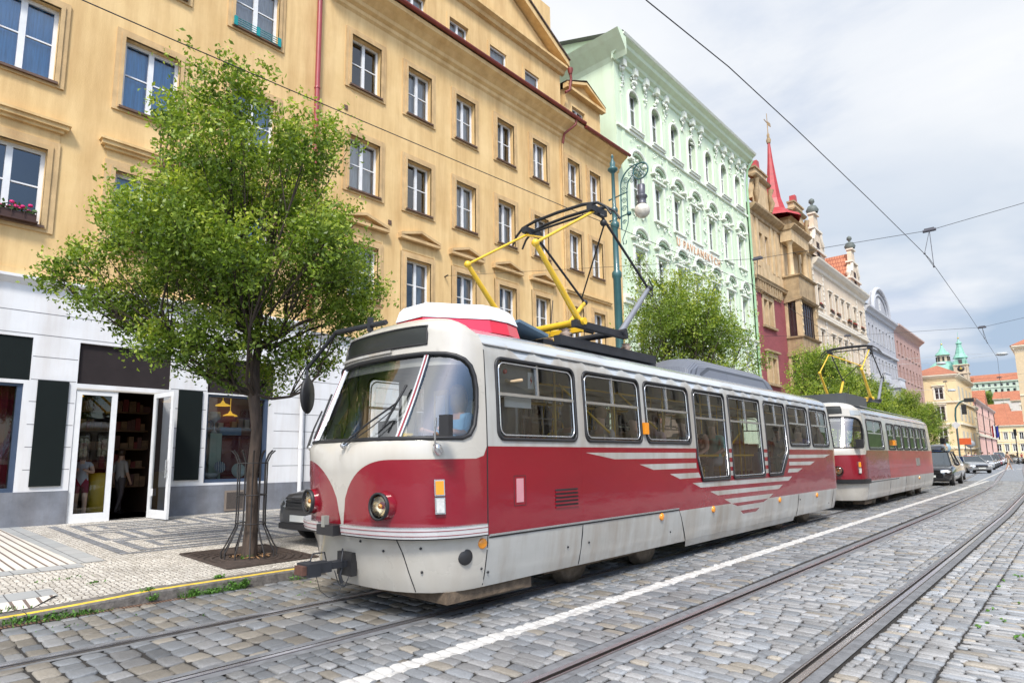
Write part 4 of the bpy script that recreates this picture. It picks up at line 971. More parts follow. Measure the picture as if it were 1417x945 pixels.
def window(root, f, u0, u1, z0, z1, depth=.18, style='T', curtain=None, mfr=None, fw=.065, seg=1, label=None):
    q = MB(); d0, d1 = -depth - .05, -depth + .02
    um = (u0 + u1) / 2; zt = z1 - (z1 - z0) * .36 if style == 'T' else z0 + (z1 - z0) * .52
    f.box(q, u0, u1, z0, z0 + fw, d0, d1); f.box(q, u0, u1, z1 - fw, z1, d0, d1); f.box(q, u0, u0 + fw, z0 + fw, z1 - fw, d0, d1); f.box(q, u1 - fw, u1, z0 + fw, z1 - fw, d0, d1)
    if style != 'P': f.box(q, um - fw * .75, um + fw * .75, z0 + fw, z1 - fw, d0, d1 + .015)
    if style == 'H':
        f.box(q, u0 + fw, um - fw * .75, zt - .018, zt + .018, d0 + .01, d1 - .01); f.box(q, um + fw * .75, u1 - fw, zt - .018, zt + .018, d0 + .01, d1 - .01)
    if style == 'T': f.box(q, u0 + fw, u1 - fw, zt - .035, zt + .035, d0 + .005, d1 + .005)
    w = part('window', q, [mfr or M_wframe], root, label=label)
    g = MB(); f_ = f.p; dd = -depth - .02
    g.quad(f_(u0 + .02, z0 + .02, dd), f_(u1 - .02, z0 + .02, dd), f_(u1 - .02, z1 - .02, dd), f_(u0 + .02, z1 - .02, dd)); part('pane', g, [M_gwin], w)
    if curtain:
        c = MB(); n = max(6, int((u1 - u0) / .07)); dd = -depth - .16; a, b = (u0, u1)
        rng_ = [(a, b)] if curtain[0] == 'F' else [(a, a + (b - a) * .3), (b - (b - a) * .3, b)]
        for (ca, cb_) in rng_:
            for i in range(n):
                ua, ub = ca + (cb_ - ca) * i / n, ca + (cb_ - ca) * (i + 1) / n; da = dd + .03 * math.sin(i * 2.1 + u0); db = dd + .03 * math.sin((i + 1) * 2.1 + u0)
                c.quad(f_(ua, z0, da), f_(ub, z0, db), f_(ub, z1, db), f_(ua, z1, da))
        part('curtain', c, [M_cursky if curtain[1] == 'B' else M_red_c if curtain[1] == 'R' else M_curt], w)
    return w
def backing(root, f, u0, u1, z0, z1, d=-1.1):
    q = MB(); q.quad(f.p(u0, z0, d), f.p(u1, z0, d), f.p(u1, z1, d), f.p(u0, z1, d)); part('inner_wall', q, [M_room], root)
def gutter(f, mb, u0, u1, z, d, r=.085, mi=0):
    n = 8; prof = [(d + r * math.cos(math.pi + math.pi * i / n), r * math.sin(math.pi + math.pi * i / n)) for i in range(n + 1)] + [(d + r, .02), (d - r, .02)]
    f.cornice(mb, u0, u1, z, prof, mi)

# ---------------- ochre houses
M_och = mat('ochre_plaster', (.72, .52, .26), .85, var=.13, scale=.7, stain=.58, bump=.25, bscale=30, c2=(.66, .45, .20))
M_ocht = mat('ochre_trim', (.60, .42, .215), .85, var=.2, scale=2.5, stain=.5, bump=.2)
M_sill = mat('brown_metal_sill', (.13, .075, .05), .5, var=.3)
M_gut = mat('oxide_red_gutter', (.22, .04, .03), .5, var=.2)
M_white = mat('white_stucco', (.72, .73, .75), .8, var=.08, scale=1.0, stain=.35, bump=.12)
M_groove_w = mat('white_stucco_groove', (.20, .20, .21), .9)
M_plinth = mat('grey_plinth', (.20, .215, .25), .85, var=.3, scale=2.0, stain=.5, bump=.15)
M_board = mat('black_board', (.008, .012, .012), .7, var=.1, spec=.15)
M_fasc = mat('dark_brown_fascia', (.028, .022, .023), .7, var=.2, spec=.2)
M_roofd = brickmat('slate_roof', (.13, .10, .09), (.17, .13, .11), (.05, .04, .04), 1.0, .35, .25, rough=.8)
M_flower = mat('pink_flowers', (.70, .02, .18), .6, var=.5, scale=40)
M_leafg = mat('flower_leaves', (.05, .12, .02), .7, var=.4, scale=40)
M_pot = mat('dark_window_box', (.05, .02, .015), .6)
def flower_box(u0, u1, z, label, fl=M_flower, X=F, f=None, big=1.0):
    f = f or Fac((0, 0, 0)); um = (u0 + u1) / 2; O = Vector((X, um, z))
    t = thing('flower_box', label, 'flower box', tuple(O), group='flower boxes on window sills'); ff = Fac((0, 0, 0))
    q = MB(); w = (u1 - u0) / 2; ff.box(q, -w, w, .0, .16, .0, .2, 0); ff.box(q, -w - .04, w + .04, -.04, -.0, .0, .24, 0)
    for k in range(5): q.tube([ff.p(-w + 2 * w * k / 4, -.04, .24), ff.p(-w + 2 * w * k / 4, .2, .24)], .008, 5, 0)
    q.tube([ff.p(-w, .2, .24), ff.p(w, .2, .24)], .01, 5, 0); part('planter', q, [M_pot], t)
    q = MB(); r_ = random.Random(int(abs(u0) * 97))
    for k in range(int(70 * big)):
        c = ff.p(r_.uniform(-w, w), .15 + abs(r_.gauss(0, .09)) * big - (.12 if big > 1 else 0) * r_.random(), .1 + r_.gauss(0, .06)); s_ = .05
        a = Vector((r_.gauss(0, 1), r_.gauss(0, 1), r_.gauss(0, 1))).normalized(); b = a.orthogonal().normalized(); c_ = a.cross(b); P = Vector(c)
        q.add([P + b * s_, P + c_ * s_, P - b * s_, P - c_ * s_], [(0, 1, 2, 3)], 0)
    part('leaves', q, [M_leafg], t)
    q = MB(); r2 = random.Random(5 + int(u0 * 31))
    for k in range(int(16 * big)):
        c = ff.p(r2.uniform(-w, w), .26 + r2.uniform(-.04, .10), .12 + r2.gauss(0, .07)); q.sphere(c, r2.uniform(.03, .06), 6, 0, (1, 1, .7))
    part('blossom', q, [fl], t)

def ochre_left():
    T = thing('corner_house', 'ochre plaster house over a white shop front with black signboards', 'building', (F, 0, 0)); f = Fac()
    Yc = [(-1.35, .05), (1.4, 2.74), (4.15, 5.50), (6.90, 8.27)]
    rows = [(7.08, 8.93), (10.66, 12.58), (14.46, 16.3), (18.2, 20.0)]
    holes = [(a, b, c, e) for a, b in Yc for c, e in rows]
    q = MB(); f.wall(q, -4, 9.60, 5.84, 22.5, holes, .2)
    for a, b in Yc:
        for k, (c, e) in enumerate(rows):
            f.surround(q, a, b, c, e, .24 if k == 0 else .20, .05, 2, True, True, 1)
            if k == 0:
                f.box(q, a - .28, b + .28, 9.42, 9.50, .002, .10, 0); f.box(q, a - .36, b + .36, 9.50, 9.60, .002, .18, 0); f.box(q, a - .40, b + .40, 9.60, 9.66, .002, .23, 0)
                f.box(q, a - .22, b + .22, 9.14, 9.42, .002, .02, 0)
    f.box(q, -4, 9.55, 5.82, 6.0, .002, .05, 0)
    part('upper_wall', q, [M_och, M_sill, M_ocht], T)
    for i, (a, b) in enumerate(Yc):
        for k, (c, e) in enumerate(rows):
            cur = 'FB' if k in (0, 1) else 'FW'  # two lower rows: sky reflection painted as blue cloth behind the glass
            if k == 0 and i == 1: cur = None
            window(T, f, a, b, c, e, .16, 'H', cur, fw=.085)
    # white shop level with cut grooves
    sh = [(-3.5, -.4, 1.04, 3.42), (.2, 2.72, 1.04, 3.42), (3.72, 5.62, .3, 3.40), (6.72, 8.45, 1.10, 3.46)]
    fas = [(-.1, 2.82, 3.50, 4.47), (3.72, 5.76, 3.50, 4.47), (6.70, 8.60, 3.50, 4.47)]
    q = MB(); f.wall(q, -4, 9.60, 1.04, 5.82, sh + fas, .24, 0, d=.03); 
    zs = [1.52, 2.02, 2.52, 3.03, 3.53, 4.05, 4.55, 5.05]
    for a, b in ((2.84, 3.70), (5.78, 6.68), (8.62, 9.60), (-.38, .18)):
        for z in zs[:6]:
            a2 = a
            if (a, b) == (5.78, 6.68) or (a, b) == (2.84, 3.70):
                f.box(q, a, b, z - .008, z + .008, .026, .033, 1)
            else: f.box(q, a, b, z - .008, z + .008, .026, .033, 1)
    for z in zs[6:]: f.box(q, -4, 9.6, z - .008, z + .008, .026, .033, 1)
    f.cornice(q, -4, 9.6, 5.70, [(.03, -.06), (.08, -.02), (.14, .05), (.2, .07), (.2, .13), (.03, .15)], 0)
    part('shop_wall', q, [M_white, M_groove_w], T)
    q = MB(); f.wall(q, -4, 3.72, .2, 1.04, [], .2, 0, d=.06); f.wall(q, 5.62, 9.6, .2, 1.04, [], .2, 0, d=.06); f.box(q, -4, 3.72, 1.025, 1.04, .0, .062, 0); f.box(q, 5.62, 9.6, 1.025, 1.04, .0, .062, 0)
    part('plinth', q, [M_plinth], T)
    for k, (a, b, c, e) in enumerate(fas):
        q = MB(); f.box(q, a + .003, b - .003, c + .003, e - .01, -.2, -.05 if k else .0); part('fascia_board', q, [M_fasc if k else M_board], T)
    # tall black notice boards
    for a, b, c, e in ((2.97, 3.56, 1.15, 3.52), (5.97, 6.57, 1.19, 3.52)):
        q = MB(); f.box(q, a, b, c, e, .035, .075); part('signboard', q, [M_board], T)
    q = MB(); f.box(q, 7.28, 7.83, .34, .88, .062, .085); f.box(q, 7.33, 7.78, .39, .83, .086, .09, 1); part('vent_grille', q, [mat('dull_brass', (.22, .18, .15), .6), brickmat('vent_mesh', (.16, .13, .11), (.13, .10, .09), (.02, .02, .02), 1, .03, .03, msize=.006, axes=(0, R(90), 0))], T)
    M_fr = mat('blue_grey_frame', (.045, .07, .12), .45)
    # display windows
    for a, b, c, e in (sh[1], sh[3]):
        q = MB(); 
        for (x0, x1, y0, y1) in ((a, b, c, c + .09), (a, b, e - .06, e), (a, a + .05, c + .09, e - .06), (b - .10, b, c + .09, e - .06)): f.box(q, x0, x1, y0, y1, -.16, -.02)
        w = part('display_window', q, [M_fr], T); g = MB(); g.quad(f.p(a, c, -.1), f.p(b, c, -.1), f.p(b, e, -.1), f.p(a, e, -.1)); part('pane', g, [glass('shop_glass', (.85, .86, .88), 1.5, .05, .01, .03)], w)
    # doorway: fixed left leaf, open right leaf
    def leaf(root, ff, u0, u1, z0, z1, name, lab=None):
        q = MB(); m_ = M_wframe
        for (x0, x1, y0, y1) in ((u0, u1, z0, z0 + .20), (u0, u1, z1 - .11, z1), (u0, u0 + .12, z0 + .20, z1 - .11), (u1 - .12, u1, z0 + .20, z1 - .11)): ff.box(q, x0, x1, y0, y1, -.03, .03)
        w = part(name, q, [m_], root, label=lab); g = MB(); g.quad(ff.p(u0 + .1, z0 + .18, 0), ff.p(u1 - .1, z0 + .18, 0), ff.p(u1 - .1, z1 - .1, 0), ff.p(u0 + .1, z1 - .1, 0)); part('pane', g, [M_doorgl], w)
        return w
    M_doorgl = glass('door_glass', (.86, .88, .88), 1.5, .06, .01, .03)
    fl = Fac((-.02, 0, 0)); leaf(T, fl, 3.73, 4.59, .30, 3.36, 'door')
    fo = Fac((.02, 5.42, 0), (math.sin(R(80)), math.cos(R(80)) * .6, 0), (-.2, .98, 0)); w = leaf(T, fo, .0, 1.04, .31, 3.36, 'door', 'glazed door leaf swung open to the street')
    h = MB(); h.tube([fo.p(.98, 1.28, -.09), fo.p(.98, 1.72, -.09)], .013, 6); h.tube([fo.p(.98, 1.32, -.09), fo.p(.98, 1.32, -.02)], .01, 5); h.tube([fo.p(.98, 1.68, -.09), fo.p(.98, 1.68, -.02)], .01, 5); h.tube([fo.p(.98, 1.45, -.05), fo.p(.84, 1.45, -.09)], .012, 5); part('handle', h, [M_alu], w)
    q = MB(); fo.box(q, .15, .28, .84, 1.02, -.04, -.035); part('sticker', q, [M_wframe], w)
    q = MB(); f.box(q, 3.72, 5.62, 3.363, 3.40, -.12, .04, 0); f.box(q, 5.46, 5.62, .3, 3.36, -.12, .03, 1); f.box(q, 3.7, 5.62, .22, .295, -.3, .06, 0); part('door_frame', q, [mat('pale_door_frame', (.5, .47, .42), .6), mat('brown_jamb', (.05, .03, .025), .6)], T)
    # white rainwater pipe, red pipe
    q = MB(); q.tube([(.16, 9.42, .25), (.16, 9.42, 5.6)], .06, 10, 0); [q.lathe([(.07, 0), (.075, .05), (.07, .1)], (.16, 9.42, z)) for z in (2.0, 4.0)]; part('rain_pipe', q, [M_white], T)
    q = MB(); q.tube([(.15, 9.60, 5.85), (.15, 9.60, 22.4)], .085, 12, 0); [q.lathe([(.095, 0), (.105, .03), (.095, .07)], (.15, 9.60, z), n=12) for z in (7.5, 10.3, 13.6, 16.9)]; part('rain_pipe', q, [mat('red_pipe', (.33, .045, .05), .4, var=.2, coat=.3)], T)
    # roof, body
    q = MB(); q.box(-13, -.9, -4, 9.6, 5.84, 22.5, 0); q.quad((.1, -4, 22.5), (.1, 9.6, 22.5), (-6, 9.6, 27), (-6, -4, 27), 1); 
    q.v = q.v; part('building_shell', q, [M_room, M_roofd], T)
    # shop interior: ceiling, floor, back shelves
    q = MB(); q.box(-5.2, -.3, -3.9, 9.5, .28, .30, 0); q.box(-5.3, -5.2, -3.9, 9.5, .3, 3.8, 1); q.box(-5.2, -.26, -3.9, 9.5, 3.75, 3.85, 1); q.box(-5.2, -.3, 5.95, 6.0, .3, 3.75, 1); q.box(-5.2, -.3, 3.2, 3.25, .3, 3.75, 1); q.box(-1.0, -.9, 6.7, 8.6, .3, 3.75, 2)
    part('shop_interior', q, [mat('dark_floor', (.06, .035, .025), .5), mat('shop_dark_wall', (.07, .035, .02), .8, var=.4), mat('shop_red_wall', (.14, .02, .03), .7)], T)
    q = MB(); rr = random.Random(11); 
    for z in (1.0, 1.5, 2.0, 2.5, 3.0): q.box(-2.2, -1.9, 4.3, 5.9, z, z + .03, 0)
    for z in (1.03, 1.53, 2.03, 2.53, 3.03):
        y = 4.35
        while y < 5.8:
            w_ = rr.uniform(.08, .2); q.box(-2.15, -1.95, y, y + w_ * .9, z, z + rr.uniform(.15, .36), rr.choice([1, 1, 2, 3])); y += w_
    part('shelf_unit', q, [mat('shelf_wood', (.16, .08, .035), .6), mat('warm_goods', (.20, .11, .05), .6, var=.5, scale=8), mat('dark_goods', (.10, .04, .03), .6), mat('red_goods', (.16, .02, .015), .6)], T)
    # warm lamps in the shop (lit in the photograph)
    M_warm = mat('warm_lampshade', (.75, .45, .04), .5, emit=.8)
    for (y, x, z) in ((4.05, -1.6, 3.35), (4.15, -2.4, 2.75), (7.4, -.62, 3.22), (7.7, -.8, 2.95), (1.9, -1.2, 3.1)):
        q = MB(); q.lathe([(.20, 0), (.18, .03), (.06, .08), (.02, .15)], (x, y, z), n=16); q.tube([(x, y, z + .14), (x, y, 3.75)], .008, 5); part('pendant_lamp', q, [M_warm], T)
    # curtains in left window
    q = MB(); 
    for i in range(40):
        a, b = .25 + i * .06, .25 + (i + 1) * .06; q.quad((-.45 + .05 * math.sin(i * 1.7), a, 1.05), (-.45 + .05 * math.sin((i + 1) * 1.7), b, 1.05), (-.45 + .05 * math.sin((i + 1) * 1.7), b, 3.4), (-.45 + .05 * math.sin(i * 1.7), a, 3.4))
    part('shop_curtain', q, [M_red_c], T)
    # balcony rails (teal) at third-floor windows
    for a, b in Yc[1:]:
        q = MB(); 
        for z in (14.46, 14.53, 14.60, 14.67): q.tube([(.12, a, z), (.12, b, z)], .012, 5)
        for u in (a, (a + b) / 2, b): q.box(.10, .14, u - .05, u + .05, 14.42, 14.70, 0)
        part('window_rail', q, [mat('teal_rail', (.0, .26, .27), .5)], T)
ochre_left()
flower_box(1.72, 2.62, 7.10, 'pink flowers in a dark box under the lowest window at the left edge')
flower_box(4.3, 5.4, 7.08, 'pink flower box on the sill half hidden behind the street tree crown')
flower_box(7.0, 8.1, 7.08, 'red flower box on the sill behind the middle of the street tree', fl=mat('red_flowers', (.6, .01, .02), .6, var=.4, scale=40))
# goods in the shop window
def goods():
    rr = random.Random(4)
    q = MB(); q.lathe([(0, 0), (.10, .01), (.19, .05), (.20, .06), (.19, .055), (.10, .02), (0, .02)], (0, 0, 0), (1, 0, .15), 28); q.v = [(x, y, z + .20) for x, y, z in q.v]
    solo('plate', q, mat('pale_celadon', (.45, .60, .55), .25, coat=.5), 'large pale green plate standing upright in the shop window', 'plate', (F - .32, 7.78, 1.20))
    q = MB(); q.lathe([(0, 0), (.08, .01), (.15, .04), (.16, .05), (.15, .045), (.08, .015), (0, .015)], (0, 0, 0), (1, 0, .2), 24); q.v = [(x, y, z + .30) for x, y, z in q.v]
    solo('plate', q, brickmat('striped_glaze', (.5, .6, .6), (.45, .55, .6), (.05, .12, .2), 1, 3, .05, msize=.015, axes=(0, R(90), 0)), 'striped plate standing behind the white dishes in the shop window', 'plate', (F - .42, 7.30, 1.20))
    for k, (y, l, lab) in enumerate(((7.05, .5, 'patterned white dish lying under the striped plate'),)):
        q = MB(); q.lathe([(0, 0), (.15, 0), (.2, .10), (.22, .15), (.2, .15), (.12, .03), (0, .03)], (0, 0, 0), (0, 0, 1), 20); solo('dish', q, mat('pale_china', (.55, .65, .66), .25, coat=.5), lab, 'dish', (F - .34, y, 1.20))
    q = MB(); q.box(-.16, .16, -.16, .16, 0, 1.25); solo('pedestal', q, mat('mint_pedestal', (.38, .55, .46), .5), 'tall mint green display pedestal in the shop window', 'pedestal', (F - .68, 7.22, 1.19))
    q = MB(); q.lathe([(.08, 0), (.10, .02), (.02, .1), (.02, .3), (.16, .42), (.15, .60), (.13, .60), (.14, .44), (0, .35)], (0, 0, 0), (0, 0, 1), 18); solo('glass_bowl', q, mat('cloudy_glass', (.4, .44, .42), .1, coat=.6), 'cloudy footed bowl on the mint pedestal', 'bowl', (F - .68, 7.22, 2.44))
    for k, (y, h, c, nm) in enumerate(((6.92, .62, (.6, .35, .05), 'thin orange and green'), (6.84, .50, (.5, .5, .4), 'short cream'))):
        q = MB(); q.lathe([(.03, 0), (.028, h * .8), (.012, h * .85), (.012, h), (0, h)], (0, 0, 0), (0, 0, 1), 10); solo('bottle', q, mat('bottle%d' % k, c, .3), nm + ' bottle beside the display dishes', 'bottle', (F - .5, y, 1.2))
    q = MB(); q.box(-.12, .12, -.3, .3, 0, .22); solo('gift_box', q, mat('blue_box', (.03, .16, .30), .5), 'blue box lying beside the bowl on the pedestal shelf', 'box', (F - .72, 7.66, 2.40))
    for k in range(9):
        q = MB(); h = rr.uniform(.12, .3); q.box(-.08, .08, -.07, .07, 0, h); q.box(-.085, .085, -.075, .075, h * .8, h * .83)
        solo('gift_box', q, [mat('goods%d' % k, [(.35, .05, .03), (.40, .22, .08), (.25, .16, .10), (.5, .42, .3)][k % 4], .6)], '%s packet on the back shelf of the right shop window' % ['red', 'tan', 'brown', 'cream'][k % 4], 'box', (F - .80, 6.85 + k * .19, 2.60), group='packets on the window shelf')
    q = MB(); q.box(-.12, .12, -.9, .9, 0, .03); solo('display_shelf', q, mat('dark_shelf', (.05, .03, .02), .5), 'dark shelf carrying packets in the right shop window', 'shelf', (F - .80, 7.6, 2.565))
    q = MB(); q.lathe([(.25, 0), (.27, .05), (.26, 1.0), (.22, 1.1), (0, 1.12)], (0, 0, 0), (0, 0, 1), 20); solo('yellow_bin', q, mat('mustard_plastic', (.42, .30, .01), .5), 'mustard yellow cylindrical stand behind the fixed glass door', 'stand', (F - .9, 4.55, .3))
goods()

def ochre_mid():
    T = thing('apartment_house', 'long ochre apartment house with pedimented windows and red gutter', 'building', (F, 0, 0)); f = Fac()
    Yc = [(10.93, 12.17), (13.40, 14.56), (15.86, 16.96), (18.30, 19.40), (20.70, 21.76), (23.38, 24.40), (25.28, 26.28)]
    rows = [(7.0, 8.86), (10.72, 12.62), (14.46, 16.34)]
    holes = [(a, b, c, e) for a, b in Yc for c, e in rows] + [(a, b, 3.2, 5.0) for a, b in Yc]
    q = MB(); f.wall(q, 9.62, 28.2, 5.6, 18.4, holes[:21], .24)
    for a, b in Yc:
        for k, (c, e) in enumerate(rows):
            f.surround(q, a, b, c, e, .22, .05, 2, True, True, 1)
        if a < 23:
            f.box(q, a - .22, a - .17, 6.9, 9.5, .002, .03, 0); f.box(q, b + .17, b + .22, 6.9, 9.5, .002, .03, 0)
            f.pediment(q, a - .36, b + .36, 9.50, .36, .22, .10, 2); f.box(q, a - .2, b + .2, 9.12, 9.48, .003, .02, 0)
    f.box(q, 22.95, 26.9, 9.45, 9.55, .002, .10, 0); f.box(q, 22.9, 26.95, 9.55, 9.65, .002, .16, 0)
    f.box(q, 22.86, 23.0, 6, 18.0, .002, .05, 0)
    f.cornice(q, 9.7, 28.2, 17.3, [(.002, -.1), (.08, -.02), (.08, .12), (.2, .2), (.22, .34), (.42, .5), (.62, .62), (.64, .78), (.002, .80)], 0)
    part('upper_wall', q, [M_och, M_sill, M_ocht], T)
    for i, (a, b) in enumerate(Yc):
        for k, (c, e) in enumerate(rows): window(T, f, a, b, c, e, .2, 'H', None if (i, k) == (0, 2) else ['FW', 'SW', 'FW', 'SW', None, 'FW', 'SW', 'FW', None, 'SW', 'FW'][(i * 3 + k * 5) % 11], fw=.075)
    q = MB(); f.wall(q, 9.62, 28.2, 1.04, 5.58, [(a, b, 2.0, 4.6) for a, b in Yc], .24, 0, d=.03)
    for z in (1.52, 2.02, 2.52, 3.03, 3.53, 4.05, 4.55, 5.05): 
        for a, b in zip([9.62] + [y[1] for y in Yc], [y[0] for y in Yc] + [28.2]): f.box(q, a, b, z - .008, z + .008, .026, .033, 1)
    f.cornice(q, 9.62, 28.2, 5.45, [(.03, 0), (.15, .05), (.2, .13), (.03, .15)], 0)
    part('ground_floor_wall', q, [M_white, M_groove_w], T)
    for a, b in Yc: window(T, f, a, b, 2.0, 4.6, .2, 'H', None)
    q = MB(); f.wall(q, 9.62, 28.2, .2, 1.04, [], .2, 0, d=.06); part('plinth', q, [M_plinth], T)
    # gutter with kink
    q = MB(); gutter(f, q, 9.75, 24.1, 18.2, .72, .09); gutter(f, q, 24.1, 28.3, 18.05, .72, .09)
    q.tube([(.66, 23.4, 18.1), (.64, 23.35, 17.85), (.2, 23.0, 17.4), (.12, 22.95, 16.9)], .06, 8); part('gutter', q, [M_gut], T)
    q = MB(); q.tube([(.10, 22.95, 16.9), (.10, 22.95, 6)], .045, 8); part('rain_pipe', q, [M_ocht], T)
    # big gable above the eaves
    g = Fac((-.35, 0, 0)); gh = [(a, b, 18.75, 20.0) for a, b in Yc[1:5]]
    q = MB(); g.wall(q, 11.6, 23.5, 18.0, 21.1, gh, .2)
    for h in gh: g.surround(q, *h, .14, .03, 0, False, True)
    zc = 21.0; g.cornice(q, 11.4, 23.7, zc, [(.002, 0), (.15, .05), (.2, .2), (.38, .3), (.38, .42), (-.3, .44)], 0)
    um = 17.55; ap = 24.4
    q.prism([g.p(11.6, zc + .4, 0), g.p(23.5, zc + .4, 0), g.p(um, ap, 0)], (-.3, 0, 0), 0)
    for a in (11.3, 23.8):
        q.prism([g.p(a, zc + .43, -.3), g.p(um, ap + .1, -.3), g.p(um, ap + .42, -.3), g.p(a, zc + .72, -.3)], (.72, 0, 0), 0)
        q.prism([g.p(a, zc + .74, -.3), g.p(um, ap + .44, -.3), g.p(um, ap + .50, -.3), g.p(a, zc + .80, -.3)], (.80, 0, 0), 2)
    # cheeks
    q.quad(g.p(23.5, 18, 0), g.p(23.5, 21.1, 0), g.p(23.5, 21.1, -4), g.p(23.5, 18, -4), 0); q.quad(g.p(11.6, 18, -4), g.p(11.6, 21.1, -4), g.p(11.6, 21.1, 0), g.p(11.6, 18, 0), 0)
    part('gable', q, [M_och, M_sill, M_roofd], T)
    for i, h in enumerate(gh): window(T, g, *h, .08 if i > 1 else .16, 'P' if i > 1 else 'H', 'FW')
    q = MB(); q.tube([(.1, 23.75, 21.3), (.1, 23.85, 20.8), (.0, 23.85, 20.2), (-.1, 23.6, 20.0)], .07, 8); q.lathe([(.09, 0), (.15, .25), (.15, .3)], (.1, 23.8, 21.0)); part('rain_pipe', q, [M_gut], T)
    q = MB(); g.wall(q, 23.9, 27.1, 18.1, 20.4, [(24.45, 25.6, 18.5, 19.75)], .2); g.surround(q, 24.45, 25.6, 18.5, 19.75, .12, .03, 0, False, True); g.pediment(q, 23.75, 27.25, 20.4, .85, .3, .14, 0)
    q.prism([g.p(23.9, 20.5, -.1), g.p(27.1, 20.5, -.1), g.p(25.5, 21.2, -.1)], (.05, 0, 0), 0)
    q.quad(g.p(23.7, 20.72, .3), g.p(25.5, 21.52, .3), g.p(25.5, 21.52, -4), g.p(23.7, 20.72, -4), 2); q.quad(g.p(25.5, 21.52, .3), g.p(27.3, 20.72, .3), g.p(27.3, 20.72, -4), g.p(25.5, 21.52, -4), 2)
    q.quad(g.p(27.1, 18, 0), g.p(27.1, 20.5, 0), g.p(27.1, 20.5, -4), g.p(27.1, 18, -4), 0); q.quad(g.p(23.9, 18, -4), g.p(23.9, 20.5, -4), g.p(23.9, 20.5, 0), g.p(23.9, 18, 0), 0)
    part('dormer', q, [M_och, M_sill, M_roofd], T); window(T, g, 24.45, 25.6, 18.5, 19.75, .16, 'H', 'FW')
    q = MB(); q.quad((.6, 9.62, 18.28), (.6, 28.2, 18.28), (-5.5, 28.2, 22.2), (-5.5, 9.62, 22.2), 0); q.quad((-.2, 11.3, 21.7), (-5.5, 11.3, 21.7), (-5.5, 17.55, 24.8), (-.2, 17.55, 24.8), 0); q.quad((-.2, 17.55, 24.8), (-5.5, 17.55, 24.8), (-5.5, 23.8, 21.7), (-.2, 23.8, 21.7), 0)
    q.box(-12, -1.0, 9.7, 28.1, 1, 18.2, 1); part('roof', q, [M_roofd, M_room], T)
    q = MB(); q.box(-3.2, -2.0, 23.6, 25.0, 20, 26.6, 0); part('chimney', q, [M_och], T)
    q = MB(); 
    for y, z in ((10.7, 13.45), (10.55, 9.95), (12.6, 9.9)): f.box(q, y, y + .14, z, z + .16, .01, .03)
    part('wall_vent', q, [M_sill], T)
    q = MB(); q.tube([(.0, 15.3, 8.55), (.18, 15.3, 8.58)], .03, 6); part('wire_anchor', q, [M_pbl], T)
ochre_mid()

